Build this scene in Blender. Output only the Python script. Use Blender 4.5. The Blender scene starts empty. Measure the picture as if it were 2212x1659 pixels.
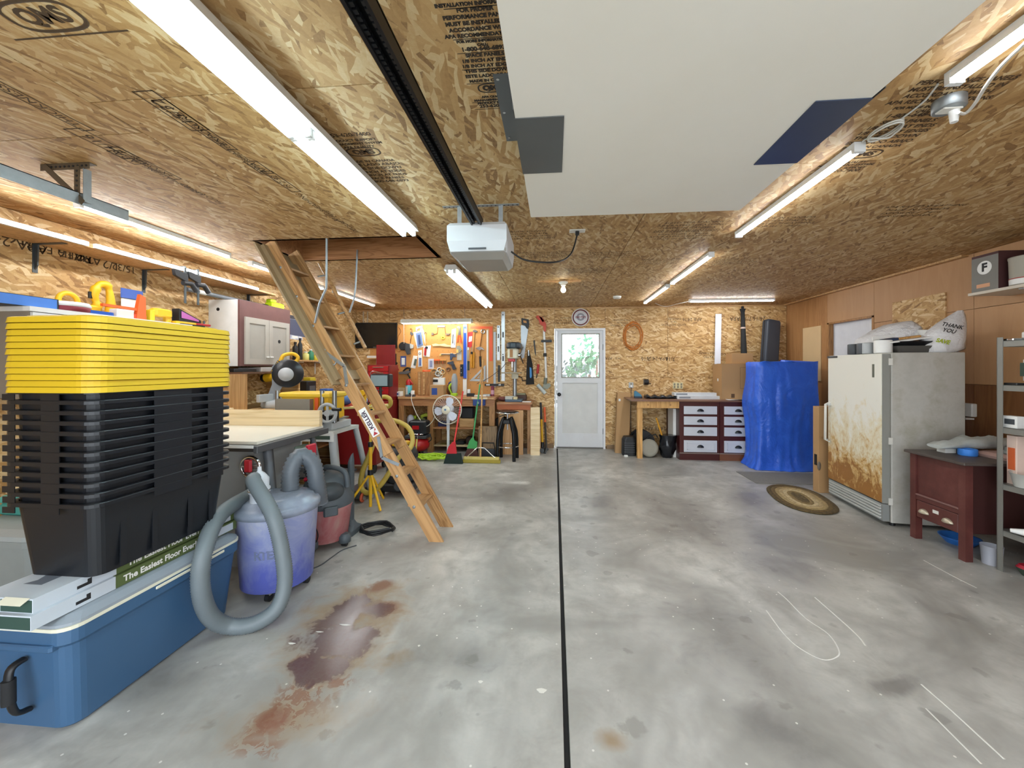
import bpy, math, random
from mathutils import Vector, Matrix
random.seed(7)
SC = bpy.context.scene
COL = SC.collection
R = math.radians

# ------------------------------------------------------------------ camera, world, exposure
FPX, YAW, CU, CV, CAMH = 850.0, R(5.1), 1122.1, 795.0, 1.39
cam = bpy.data.objects.new('camera', bpy.data.cameras.new('camera'))
COL.objects.link(cam)
cam.location = (0, 0, CAMH)
cam.rotation_euler = (R(90), 0, YAW)
cam.data.sensor_width = 36.0
cam.data.lens = 36.0 * FPX / 2212
cam.data.shift_x = -16.1 / 2212
cam.data.shift_y = -34.5 / 2212
cam.data.clip_start = 0.05
SC.camera = cam
world = bpy.data.worlds.new('overcast_sky')
SC.world = world
world.use_nodes = True
bg = world.node_tree.nodes['Background']
bg.inputs[0].default_value = (0.86, 0.93, 1.0, 1)
bg.inputs[1].default_value = 1.9
LED = 22.0            # strength of the LED and fluorescent diffusers
SC.view_settings.view_transform = 'Standard'
SC.view_settings.look = 'None'
SC.view_settings.gamma = 1.0
SC.view_settings.use_curve_mapping = False
SC.view_settings.exposure = 1.5
SC.cycles.max_bounces = 5
SC.cycles.diffuse_bounces = 3
SC.cycles.glossy_bounces = 2
SC.cycles.adaptive_threshold = .04
SC.cycles.use_denoising = True

# room: left wall x=XL, right wall x=XR, back wall y=D, ceiling z=H, door side y=YF
XL, XR, D, H, YF = -3.585, 3.82, 6.88, 2.44, -0.75
YP = D - 0.012        # face of the pegboard

# ------------------------------------------------------------------ pixel -> place
_c, _s = math.cos(YAW), math.sin(YAW)
def ray(u, v):
    a, b = (u - CU) / FPX, -(v - CV) / FPX
    return Vector((_c * a - _s, _c + _s * a, b))
def onz(u, v, z=0.0):
    d = ray(u, v); t = (z - CAMH) / d.z
    return Vector((t * d.x, t * d.y, z))
def ony(u, v, y):
    d = ray(u, v); t = y / d.y
    return Vector((t * d.x, y, CAMH + t * d.z))
def onx(u, v, x):
    d = ray(u, v); t = x / d.x
    return Vector((x, t * d.y, CAMH + t * d.z))

# ------------------------------------------------------------------ mesh builder
def rrect(w, d, r, n=4, cx=0, cy=0):
    pts = []
    for k, (sx, sy) in enumerate(((1, 1), (-1, 1), (-1, -1), (1, -1))):
        for i in range(n + 1):
            a = R(90) * k + R(90) * i / n
            pts.append((cx + sx * (w / 2 - r) + r * math.cos(a), cy + sy * (d / 2 - r) + r * math.sin(a)))
    return pts
def circ(r, n=20, cx=0, cy=0, a0=0.0):
    return [(cx + r * math.cos(a0 + 2 * math.pi * i / n), cy + r * math.sin(a0 + 2 * math.pi * i / n)) for i in range(n)]
def frame(origin, ex, ey, ez=None):
    ex = Vector(ex).normalized(); ey = Vector(ey).normalized()
    ez = ex.cross(ey) if ez is None else Vector(ez)
    M = Matrix((ex, ey, ez)).transposed().to_4x4()
    M.translation = Vector(origin)
    return M
def TR(x=0, y=0, z=0): return Matrix.Translation((x, y, z))
def RX(a): return Matrix.Rotation(R(a), 4, 'X')
def RY(a): return Matrix.Rotation(R(a), 4, 'Y')
def RZ(a): return Matrix.Rotation(R(a), 4, 'Z')

class MB:
    def __init__(self): self.v = []; self.f = []; self.sm = []
    def add(self, vs, fs, M=None, smooth=False):
        o = len(self.v)
        self.v += [tuple(M @ Vector(p)) if M else tuple(p) for p in vs]
        self.f += [tuple(i + o for i in f) for f in fs]
        self.sm += [smooth] * len(fs)
        return self
    def box(self, x0, x1, y0, y1, z0, z1, M=None, b=0.0):
        if b <= 0:
            vs = [(x, y, z) for z in (z0, z1) for x, y in ((x0, y0), (x1, y0), (x1, y1), (x0, y1))]
            return self.add(vs, [(3, 2, 1, 0), (4, 5, 6, 7), (0, 1, 5, 4), (1, 2, 6, 5), (2, 3, 7, 6), (3, 0, 4, 7)], M)
        b = min(b, (x1 - x0) * .45, (y1 - y0) * .45, (z1 - z0) * .45)
        def oc(i):
            return [(x0 + b + i, y0 + i), (x1 - b - i, y0 + i), (x1 - i, y0 + b + i), (x1 - i, y1 - b - i),
                    (x1 - b - i, y1 - i), (x0 + b + i, y1 - i), (x0 + i, y1 - b - i), (x0 + i, y0 + b + i)]
        k = b * .6
        return self.loft([[(x, y, z) for x, y in oc(i)] for i, z in ((k, z0), (0, z0 + k), (0, z1 - k), (k, z1))], M=M)
    def loft(self, rings, M=None, cap=True, smooth=False, close=False):
        n = len(rings[0]); vs = [p for r in rings for p in r]; fs = []
        m = len(rings)
        for j in range(m if close else m - 1):
            a, b = j * n, ((j + 1) % m) * n
            for i in range(n):
                k = (i + 1) % n
                fs.append((a + i, a + k, b + k, b + i))
        self.add(vs, fs, M, smooth)
        if cap and not close:
            self.add(rings[0], [tuple(range(n))[::-1]], M)
            self.add(rings[-1], [tuple(range(n))], M)
        return self
    def prism(self, poly, h, M=None, z0=0.0, smooth=False):
        return self.loft([[(x, y, z0) for x, y in poly], [(x, y, z0 + h) for x, y in poly]], M=M, smooth=smooth)
    def cyl(self, p0, p1, r, r1=None, n=14, cap=True, M=None):
        p0, p1 = Vector(p0), Vector(p1); d = (p1 - p0)
        if d.length < 1e-9: return self
        d.normalize(); a = d.orthogonal().normalized(); b = d.cross(a)
        r1 = r if r1 is None else r1
        rg = [[tuple(p + (a * math.cos(t) + b * math.sin(t)) * q) for t in (2 * math.pi * i / n for i in range(n))] for p, q in ((p0, r), (p1, r1))]
        return self.loft(rg, M=M, cap=cap, smooth=True)
    def tube(self, pts, r, n=8, closed=False, M=None, flat=1.0):
        P = [Vector(p) for p in pts]; m = len(P); rings = []
        rr = r if isinstance(r, (list, tuple)) else [r] * m
        nv = None
        for i in range(m):
            t = (P[(i + 1) % m] - P[i - 1]) if closed else (P[min(i + 1, m - 1)] - P[max(i - 1, 0)])
            if t.length < 1e-9: t = Vector((0, 0, 1))
            t.normalize()
            if nv is None:
                nv = t.orthogonal().normalized()
                if flat != 1.0:
                    up = Vector((0, 0, 1)); nv = (up - t * up.dot(t))
                    nv = nv.normalized() if nv.length > 1e-4 else t.orthogonal().normalized()
            nv = (nv - t * nv.dot(t)); nv = nv.normalized() if nv.length > 1e-6 else t.orthogonal().normalized()
            bv = t.cross(nv)
            rings.append([tuple(P[i] + (nv * math.cos(q) * flat + bv * math.sin(q)) * rr[i]) for q in (2 * math.pi * k / n for k in range(n))])
        return self.loft(rings, M=M, cap=not closed, smooth=True, close=closed)
    def lathe(self, c, prof, n=24, M=None, ax='z', smooth=True, cap=True):
        rings = []
        for r, z in prof:
            ring = []
            for i in range(n):
                a = 2 * math.pi * i / n; x, y = r * math.cos(a), r * math.sin(a)
                ring.append({'z': (c[0] + x, c[1] + y, c[2] + z), 'y': (c[0] + x, c[1] + z, c[2] - y), 'x': (c[0] + z, c[1] + x, c[2] + y)}[ax])
            rings.append(ring)
        return self.loft(rings, M=M, cap=cap, smooth=smooth)
    def ell(self, c, r, n=16, m=10, M=None):
        if not isinstance(r, (tuple, list)): r = (r, r, r)
        rings = []
        for j in range(m + 1):
            t = math.pi * (j + .02) / (m + .04) - math.pi / 2
            rings.append([(c[0] + r[0] * math.cos(t) * math.cos(a), c[1] + r[1] * math.cos(t) * math.sin(a), c[2] + r[2] * math.sin(t)) for a in (2 * math.pi * i / n for i in range(n))])
        return self.loft(rings, M=M, smooth=True)
    def torus(self, c, R0, r, M=None, n=24, m=8, ax='z'):
        pts = []
        for i in range(n):
            a = 2 * math.pi * i / n; x, y = R0 * math.cos(a), R0 * math.sin(a)
            pts.append({'z': (c[0] + x, c[1] + y, c[2]), 'y': (c[0] + x, c[1], c[2] + y), 'x': (c[0], c[1] + x, c[2] + y)}[ax])
        return self.tube(pts, r, m, closed=True, M=M)
    def mesh(self, name):
        me = bpy.data.meshes.new(name)
        me.from_pydata(self.v, [], self.f)
        me.polygons.foreach_set('use_smooth', self.sm)
        me.update()
        return me

def crv(pts, n=6):
    """Catmull-Rom through the points"""
    P = [Vector(p) for p in pts]; out = []
    for i in range(len(P) - 1):
        p0, p1, p2, p3 = P[max(i - 1, 0)], P[i], P[i + 1], P[min(i + 2, len(P) - 1)]
        for k in range(n):
            t = k / n
            out.append(.5 * ((2 * p1) + (p2 - p0) * t + (2 * p0 - 5 * p1 + 4 * p2 - p3) * t * t + (3 * p1 - p0 - 3 * p2 + p3) * t ** 3))
    out.append(P[-1])
    return out

# ------------------------------------------------------------------ objects
def setp(o, label=None, cat=None, group=None, kind=None):
    if label: o['label'] = label
    if cat: o['category'] = cat
    if group: o['group'] = group
    if kind: o['kind'] = kind
    return o
ROOT = {}
def thing(name, label, cat, loc=(0, 0, 0), rz=0.0, group=None, kind=None):
    o = bpy.data.objects.new(name, None); COL.objects.link(o)
    o.empty_display_size = .1
    o.location = loc; o.rotation_euler = (0, 0, R(rz))
    ROOT[o.name] = Matrix.Translation(loc) @ Matrix.Rotation(R(rz), 4, 'Z')
    return setp(o, label, cat, group, kind)
def part(p, name, mb, mat, world=False, label=None, kind=None):
    """a mesh of its own under its thing or part; coordinates are the thing's unless world"""
    if world:
        q = p
        while q.name not in ROOT: q = q.parent
        I = ROOT[q.name].inverted()
        mb.v = [tuple(I @ Vector(a)) for a in mb.v]
    me = mb.mesh(name); me.materials.append(mat)
    o = bpy.data.objects.new(name, me); COL.objects.link(o); o.parent = p
    return setp(o, label, None, None, kind)
def solo(name, label, cat, mb, mat, group=None, kind=None):
    xs = [a[0] for a in mb.v]; ys = [a[1] for a in mb.v]; zs = [a[2] for a in mb.v]
    l = Vector(((min(xs) + max(xs)) / 2, (min(ys) + max(ys)) / 2, min(zs)))
    mb.v = [tuple(Vector(a) - l) for a in mb.v]
    me = mb.mesh(name); me.materials.append(mat)
    o = bpy.data.objects.new(name, me); COL.objects.link(o); o.location = l
    ROOT[o.name] = Matrix.Translation(l)
    return setp(o, label, cat, group, kind)
def copytree(o, loc, label=None, group=None, parent=None):
    c = o.copy(); COL.objects.link(c)
    if parent is None:
        c.location = loc; ROOT[c.name] = Matrix.Translation(loc) @ Matrix.Rotation(o.rotation_euler.z, 4, 'Z')
        if label: c['label'] = label
        if group: c['group'] = group
    else: c.parent = parent
    for ch in list(o.children): copytree(ch, None, parent=c)
    return c
def text(p, name, body, size, M, mat, align='CENTER', world=True, sx=1.0, th=0.0, bold=0.0, spacing=1.0):
    cu = bpy.data.curves.new('t', 'FONT'); cu.body = body; cu.size = size; cu.align_x = align; cu.align_y = 'CENTER'
    cu.extrude = th; cu.offset = bold; cu.resolution_u = 3; cu.space_line = spacing
    t = bpy.data.objects.new('t', cu)
    me = bpy.data.meshes.new_from_object(t)
    bpy.data.objects.remove(t); bpy.data.curves.remove(cu)
    me.name = name
    T = M @ Matrix.Diagonal((sx, 1, 1, 1))
    if world:
        q = p
        while q.name not in ROOT: q = q.parent
        T = ROOT[q.name].inverted() @ T
    me.transform(T); me.materials.clear(); me.materials.append(mat)
    o = bpy.data.objects.new(name, me); COL.objects.link(o); o.parent = p
    return o

# ------------------------------------------------------------------ materials
def lin(h):
    h = h.lstrip('#'); q = [int(h[i:i + 2], 16) / 255 for i in (0, 2, 4)]
    return tuple((x / 12.92 if x <= .04045 else ((x + .055) / 1.055) ** 2.4) for x in q) + (1,)
def sc(c, k): return tuple(min(1, x * k) for x in c[:3]) + (1,)
class N:
    def __init__(self, name):
        self.m = bpy.data.materials.new(name); self.m.use_nodes = True
        self.t = self.m.node_tree; self.b = self.t.nodes['Principled BSDF']
    def n(self, typ, **k):
        x = self.t.nodes.new(typ)
        for a, b in k.items(): setattr(x, a, b)
        return x
    def l(self, a, b): self.t.links.new(a, b)
    def val(self, x, v):
        if hasattr(v, 'is_output') or isinstance(v, bpy.types.NodeSocket): self.l(v, x)
        else: x.default_value = v
    def math(self, op, a, b=0.0, clamp=False):
        x = self.n('ShaderNodeMath', operation=op); x.use_clamp = clamp
        self.val(x.inputs[0], a); self.val(x.inputs[1], b)
        return x.outputs[0]
    def mix(self, f, a, b, typ='MIX'):
        x = self.n('ShaderNodeMix', data_type='RGBA', blend_type=typ)
        self.val(x.inputs[0], f); self.val(x.inputs[6], a); self.val(x.inputs[7], b)
        return x.outputs[2]
    def ramp(self, f, st):
        x = self.n('ShaderNodeValToRGB'); self.l(f, x.inputs[0]); e = x.color_ramp.elements
        while len(e) < len(st): e.new(.5)
        for i, (p, c) in enumerate(st): e[i].position = p; e[i].color = c if len(c) == 4 else tuple(c) + (1,)
        return x.outputs[0]
    def coord(self, rnd=False, scale=(1, 1, 1), rot=(0, 0, 0), loc=(0, 0, 0), out='Object'):
        c = self.n('ShaderNodeTexCoord').outputs[out]
        if rnd:
            oi = self.n('ShaderNodeObjectInfo').outputs['Random']
            a = self.n('ShaderNodeVectorMath', operation='MULTIPLY_ADD')
            self.l(oi, a.inputs[0]); a.inputs[1].default_value = (37, 53, 71); self.l(c, a.inputs[2]); c = a.outputs[0]
        mp = self.n('ShaderNodeMapping'); self.l(c, mp.inputs[0])
        mp.inputs['Scale'].default_value = scale; mp.inputs['Rotation'].default_value = rot; mp.inputs['Location'].default_value = loc
        return mp.outputs[0]
    def noise(self, co, scale=5, detail=3, rough=.5, dist=0.0):
        x = self.n('ShaderNodeTexNoise'); self.l(co, x.inputs['Vector'])
        x.inputs['Scale'].default_value = scale; x.inputs['Detail'].default_value = detail
        x.inputs['Roughness'].default_value = rough; x.inputs['Distortion'].default_value = dist
        return x.outputs['Fac']
    def vor(self, co, scale=5, out='Color', feature='F1', dim='3D'):
        x = self.n('ShaderNodeTexVoronoi', feature=feature, voronoi_dimensions=dim); self.l(co, x.inputs['Vector'])
        x.inputs['Scale'].default_value = scale
        return x.outputs[out]
    def sep(self, c):
        x = self.n('ShaderNodeSeparateColor'); self.l(c, x.inputs[0]); return x.outputs
    def bump(self, h, st=.2, dist=.01):
        x = self.n('ShaderNodeBump'); x.inputs['Strength'].default_value = st; x.inputs['Distance'].default_value = dist
        self.l(h, x.inputs['Height']); self.l(x.outputs[0], self.b.inputs['Normal'])
    def col(self, c): self.val(self.b.inputs['Base Color'], c)
    def rough(self, r): self.val(self.b.inputs['Roughness'], r)
MC = {}
def mat(hexc, rough=.5, metal=0.0, var=.10, scale=9, bump=0.0, trans=0.0, coat=0.0, key='', alpha=1.0, sub=0.0):
    k = (hexc, rough, metal, var, scale, bump, trans, coat, key, alpha)
    if k in MC: return MC[k]
    n = N('mat_' + hexc.strip('#') + key); c = lin(hexc)
    f = n.noise(n.coord(rnd=True), scale, 4, .6)
    n.col(n.mix(f, sc(c, 1 - var), sc(c, 1 + var)))
    n.rough(n.math('MULTIPLY_ADD', f, .2) if False else rough)
    n.b.inputs['Metallic'].default_value = metal
    n.b.inputs['Transmission Weight'].default_value = trans
    n.b.inputs['Coat Weight'].default_value = coat
    n.b.inputs['Alpha'].default_value = alpha
    if bump: n.bump(f, bump, .01)
    MC[k] = n.m
    return n.m
def emis(hexc, st, name='glow'):
    n = N(name); n.col(lin(hexc)); n.b.inputs['Emission Color'].default_value = lin(hexc); n.b.inputs['Emission Strength'].default_value = st
    MC[name] = n.m
    return n.m
def osb(name, ax, dark=1.0, base=('#7c5730', '#b28852', '#caa26a', '#e2c798'), along=0):
    """strand board: layers of long chips lying every which way"""
    n = N(name)
    co = n.coord(rnd=True)
    sp = n.n('ShaderNodeSeparateXYZ'); n.l(co, sp.inputs[0])
    cb = n.n('ShaderNodeCombineXYZ'); n.l(sp.outputs[ax[0]], cb.inputs[0]); n.l(sp.outputs[ax[1]], cb.inputs[1])
    wob = n.n('ShaderNodeTexNoise'); n.l(cb.outputs[0], wob.inputs['Vector']); wob.inputs['Scale'].default_value = 6; wob.inputs['Detail'].default_value = 2
    va = n.n('ShaderNodeVectorMath', operation='MULTIPLY_ADD'); n.l(wob.outputs['Color'], va.inputs[0]); va.inputs[1].default_value = (.035, .035, 0); n.l(cb.outputs[0], va.inputs[2])
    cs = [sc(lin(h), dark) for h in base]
    col = n.ramp(n.noise(cb.outputs[0], 14, 4, .6), [(.3, cs[1]), (.7, cs[2])])
    hgt = None
    streak = n.noise(cb.outputs[0], 60, 3, .8)
    rnd = random.Random(5)
    for i, (ang, lx, ly, thr) in enumerate(((12, 9, 44, .3), (98, 11, 40, .7), (-38, 8, 38, .55), (52, 9, 36, .66), (-8, 7, 50, .6), (25, 12, 60, .72))):
        mp = n.n('ShaderNodeMapping'); n.l(va.outputs[0], mp.inputs[0])
        # rotate first, then stretch
        mp.inputs['Rotation'].default_value = (0, 0, R(ang + along)); mp.inputs['Location'].default_value = (i * 3.7, i * 1.9, 0)
        m2 = n.n('ShaderNodeMapping'); n.l(mp.outputs[0], m2.inputs[0]); m2.inputs['Scale'].default_value = (lx, ly, 1)
        v = n.n('ShaderNodeTexVoronoi', voronoi_dimensions='2D'); n.l(m2.outputs[0], v.inputs['Vector']); v.inputs['Scale'].default_value = 1.0; v.inputs['Randomness'].default_value = .9
        o = n.sep(v.outputs['Color'])
        msk = n.math('GREATER_THAN', o[0], thr)
        tone = n.math('ADD', n.math('MULTIPLY', o[1], .8), n.math('MULTIPLY', streak, .36))
        c = n.ramp(tone, [(.1, cs[0]), (.32, cs[1]), (.66, cs[2]), (1, cs[3])])
        col = n.mix(msk, col, c)
        hv = n.math('MULTIPLY', msk, n.math('SUBTRACT', o[2], v.outputs['Distance']))
        hgt = hv if hgt is None else n.math('MAXIMUM', hgt, hv)
    n.col(col); n.rough(.62); n.bump(hgt, .25, .003)
    return n.m
def wood(name, h1, h2, axis=0, scale=1.0, rough=.45, dark=.0, ring=14, knots=False):
    """grain running along one axis of the object"""
    n = N(name); s = [1, 1, 1]; s[axis] = .07
    co = n.coord(rnd=True, scale=tuple(scale * q for q in s))
    w = n.noise(co, ring, 3, .55, 1.6)
    fine = n.noise(co, ring * 7, 2, .6)
    bands = n.math('PINGPONG', n.math('MULTIPLY', w, 9.0), 1.0)
    f = n.math('ADD', n.math('MULTIPLY', bands, .7), n.math('MULTIPLY', fine, .3))
    n.col(n.ramp(f, [(.1, lin(h2)), (.55, lin(h1)), (1, sc(lin(h1), 1.1))]))
    n.rough(rough); n.bump(f, .08, .003)
    return n.m

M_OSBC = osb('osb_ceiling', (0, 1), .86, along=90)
M_OSBB = osb('osb_wall_back', (0, 2), 1.02)
M_OSBL = osb('osb_wall_left', (1, 2), 1.02)
M_PINE = wood('pine', '#c79f6c', '#a67a48', 0)
M_PINEZ = wood('pine_upright', '#b0804e', '#8c6036', 2)
M_BENCH = wood('bench_wood', '#b27e52', '#946036', 0)
M_PLYL = wood('plywood_light', '#c79a66', '#b0814c', 2, .6)
M_PLYF = wood('plywood_pale', '#e6cfa6', '#d9bd8c', 0, .6)
M_STUD = wood('stud', '#d8a765', '#c08d4c', 2)
M_STEEL = mat('#9a9ea0', .35, .9)
M_GALV = mat('#a7adb0', .45, .8, .2, 30)
M_DKST = mat('#5d6163', .4, .75)
M_WHITE = mat('#e9e9e6', .45)
M_OFFW = mat('#d9d6cd', .5)
M_BLACK = mat('#16171a', .45)
M_BLKR = mat('#1b1c1e', .8)
M_GREY = mat('#7c8084', .5)
M_LGREY = mat('#b4b8ba', .5)
M_DGREY = mat('#46494d', .5)
M_RED = mat('#b01a1e', .35)
M_DRED = mat('#7d1417', .4)
M_YEL = mat('#e8b41c', .45)
M_LIME = mat('#a9d02a', .45)
M_BLUE = mat('#1d4fa8', .4)
M_ORNG = mat('#e2602a', .45)
M_CARD = mat('#b08a5e', .8, var=.08, scale=3)
M_CHROME = mat('#d8dadc', .15, 1.0, .03)
M_COPPER = mat('#8a5a34', .4, .6)
M_INK = mat('#4a3620', .8, var=.3, scale=40, key='ink')
M_INKB = mat('#2b2117', .8, var=.3, scale=40, key='ink')
M_TXTW = mat('#f1f0ea', .6, key='txt')
M_TXTK = mat('#202022', .6, key='txt')
M_TXTB = mat('#25449a', .6, key='txt')
M_BULB = emis('#fff1cf', 9, 'bulb_glow')
M_LED = emis('#f4f8fb', LED, 'led_glow')
M_FLUO = emis('#d9f6ff', LED * .45, 'fluorescent_glow')
M_FLUO2 = emis('#fff6e4', LED * .62, 'fluorescent_warm_glow')

def concrete():
    n = N('concrete'); n.rough(.4)
    co = n.coord()
    big = n.noise(co, 1.1, 4, .62, .6); med = n.noise(co, 5, 4, .65, .4); fin = n.noise(co, 60, 1, .6)
    st = n.coord(rot=(0, 0, R(32)), scale=(1, .28, 1)); drag = n.noise(st, 2.3, 4, .62, .5)
    c = n.ramp(big, [(.36, lin('#898782')), (.5, lin('#acaaa4')), (.63, lin('#c4c2bb'))])
    c = n.mix(n.ramp(med, [(.42, (0, 0, 0)), (.7, (.75, .75, .75))]), c, lin('#918e87'))
    sx = n.n('ShaderNodeSeparateXYZ'); n.l(co, sx.inputs[0]); X, Y = sx.outputs[0], sx.outputs[1]
    # oil darkening, worn by tyres, on the right bay
    def blob(cx, cy, rx, ry, rot=0.0, soft=.35):
        ca, sa = math.cos(R(rot)), math.sin(R(rot))
        dx, dy = n.math('SUBTRACT', X, cx), n.math('SUBTRACT', Y, cy)
        a = n.math('DIVIDE', n.math('ADD', n.math('MULTIPLY', dx, ca), n.math('MULTIPLY', dy, sa)), rx)
        b = n.math('DIVIDE', n.math('SUBTRACT', n.math('MULTIPLY', dy, ca), n.math('MULTIPLY', dx, sa)), ry)
        d = n.math('SQRT', n.math('ADD', n.math('MULTIPLY', a, a), n.math('MULTIPLY', b, b)))
        e = n.math('ADD', d, n.math('MULTIPLY', n.math('SUBTRACT', med, .5), 2.4))
        return n.math('MULTIPLY', n.math('SUBTRACT', 1.0, e), 1 / soft, clamp=True)
    def smear(*bs):
        r = bs[0]
        for q in bs[1:]: r = n.math('MAXIMUM', r, q)
        return r
    oil = n.math('MULTIPLY', smear(*[blob(*a) for a in OILS]), n.math('MULTIPLY_ADD', drag, 1.1, ))
    c = n.mix(n.math('MULTIPLY', oil, .7), c, lin('#6a6664'))
    n.l(n.ramp(drag, [(.52, (0, 0, 0)), (.7, (.8, .8, .8))]), (dr := n.n('ShaderNodeMath', operation='MULTIPLY')).inputs[0]); dr.inputs[1].default_value = .5
    c = n.mix(dr.outputs[0], c, lin('#807b72'))
    # fine spatter
    sv = n.n('ShaderNodeTexVoronoi', voronoi_dimensions='2D'); n.l(co, sv.inputs['Vector']); sv.inputs['Scale'].default_value = 7; sp = sv.outputs['Distance']; spc = n.sep(sv.outputs['Color'])
    dot = n.math('MULTIPLY', n.math('SUBTRACT', n.math('MULTIPLY', n.math('POWER', spc[1], 5.0), .4), n.math('ADD', sp, n.math('MULTIPLY', n.math('SUBTRACT', med, .42), 1.5))), 9.0, clamp=True)
    c = n.mix(n.math('MULTIPLY', dot, .36), c, lin('#5c5850'))
    fv = n.n('ShaderNodeTexVoronoi', voronoi_dimensions='2D'); n.l(co, fv.inputs['Vector']); fv.inputs['Scale'].default_value = 11
    fl = n.math('MULTIPLY', n.math('LESS_THAN', fv.outputs['Distance'], .05), n.math('GREATER_THAN', n.sep(fv.outputs['Color'])[1], .86))
    c = n.mix(n.math('MULTIPLY', fl, .8), c, lin('#e4e2da'))
    # rust spill
    halo = smear(*[blob(*a) for a in HALO]); core = smear(*[blob(*a) for a in CORE]); flake = n.math('GREATER_THAN', n.noise(co, 22, 3, .6, .8), .5)
    c = n.mix(n.math('MULTIPLY', halo, n.math('MULTIPLY_ADD', med, .6)), c, lin('#8f7450'))
    low = n.math('MULTIPLY', smear(*[blob(*a) for a in LOWR]), flake)
    c = n.mix(n.math('MULTIPLY', low, .75), c, lin('#7c4a2c'))
    c = n.mix(n.math('MULTIPLY', smear(*[blob(*a) for a in RIMS]), .8), c, lin('#7a4526'))
    c = n.mix(n.math('MULTIPLY', core, .88), c, lin('#55393a'))
    white = smear(*[blob(*a) for a in PALE])
    c = n.mix(n.math('MULTIPLY', white, .8), c, lin('#d9d8d2'))
    c = n.mix(n.math('MULTIPLY', fin, .22), c, lin('#8d8a82'))
    n.col(c)
    r = n.math('MULTIPLY_ADD', med, .3); r.node.inputs[2].default_value = .25
    n.rough(n.math('SUBTRACT', r, n.math('MULTIPLY', core, .2)))
    n.bump(fin, .06, .004)
    return n.m
def F(u, v): p = onz(u, v); return p.x, p.y
def bl(u, v, rx, ry, rot=0, soft=.35): x, y = F(u, v); return (x, y, rx, ry, rot, soft)
OILS = [bl(1480, 1120, .42, .8, 10, .8), bl(1700, 1230, .3, .38, 20, .7), bl(1560, 1370, .3, .5, 15, .9), bl(1680, 1590, .2, .18, 30, .9), bl(1930, 1480, .16, .07, 15, .5),
        bl(1300, 1085, .22, .3, 0, .8), bl(1100, 1060, .5, .5, 0, .9), bl(350, 1470, .26, .2, 0, .9), bl(1010, 1420, .24, .16, 0, .9), bl(880, 1180, .5, .2, 30, .9), bl(1620, 1080, .5, .25, 60, .8)]
HALO = [bl(765, 1320, .33, .36, -10, .5), bl(710, 1420, .32, .26, -20, .6), bl(610, 1550, .3, .2, 20, .9), bl(820, 1275, .13, .14, 0, .5), bl(1320, 1600, .06, .05, 0, .8)]
CORE = [bl(757, 1318, .14, .16, -15, .3), bl(720, 1385, .21, .19, -30, .3), bl(690, 1440, .17, .1, 0, .3), bl(805, 1315, .12, .1, 0, .6)]
RIMS = [bl(820, 1265, .07, .12, -30, .5), bl(830, 1310, .1, .09, 0, .7), bl(655, 1430, .07, .09, 30, .6), bl(590, 1555, .07, .07, 0, .6)]
LOWR = [bl(600, 1550, .16, .12, 20, .6), bl(660, 1500, .2, .1, 0, .7), bl(560, 1620, .14, .06, 0, .7), bl(730, 1470, .16, .08, 0, .7)]
PALE = [bl(1115, 1042, .22, .1, 0, .9), bl(1090, 1025, .1, .12, 0, .9)]
M_CONC = concrete()

# ------------------------------------------------------------------ the room
# floor slab with a saw-cut control joint
JX = 0.045
fb = MB()
prof = [(-6, 0), (JX - .012, 0), (JX - .009, -.02), (JX + .009, -.02), (JX + .012, 0), (7, 0)]
vs = []
for y in (-5.0, D + .1):
    vs += [(x, y, z) for x, z in prof]
fb.add(vs, [(i, i + 1, i + 7, i + 6) for i in range(5)])
fl = solo('floor', None, None, fb, M_CONC, kind='structure')
fl.location = (0, 0, 0); fl.data.transform(Matrix.Translation(((-6 + 7) / 2, (-5 + D + .1) / 2, -.02)))
ROOT['floor'] = Matrix.Identity(4)
part(fl, 'joint_filler', MB().box(JX - .0095, JX + .0095, -5, D, -.03, -.011), mat('#121110', .9))
# lines scraped and chalked on the slab
chalk = mat('#d5d3cc', .8, var=.2, scale=30)
def chalkline(px, r=.004, closed=False):
    pts = [onz(u, v, .0004) for u, v in px]
    pts = crv(pts + ([pts[0]] if closed else []), 5)
    part(fl, 'chalk_line', MB().tube(pts, r, 6, flat=.08), chalk)
chalkline([(1655, 1318), (1690, 1365), (1725, 1398), (1775, 1424), (1805, 1420), (1812, 1405), (1790, 1370), (1740, 1335), (1700, 1295), (1680, 1278)], .004)
chalkline([(1760, 1290), (1800, 1325), (1850, 1370), (1870, 1395)], .005)
chalkline([(1995, 1210), (2060, 1245), (2110, 1270)], .004)
chalkline([(1990, 1478), (2050, 1530), (2110, 1585), (2170, 1640)], .005)
chalkline([(2000, 1530), (2060, 1590), (2120, 1650)], .004)
for u, v, a, b in ((1170, 1492, .02, .013), (690, 1365, .02, .004), (745, 1350, .03, .005), (630, 1390, .018, .006), (1038, 1473, .01, .008), (905, 1395, .006, .006)):
    q = onz(u, v, .0002); part(fl, 'paint_fleck', MB().prism([(q.x + a * math.cos(t) * (1 + .3 * math.sin(3 * t)), q.y + b * math.sin(t)) for t in (i * .52 for i in range(12))], .0008, z0=.0002), M_OFFW)

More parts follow.
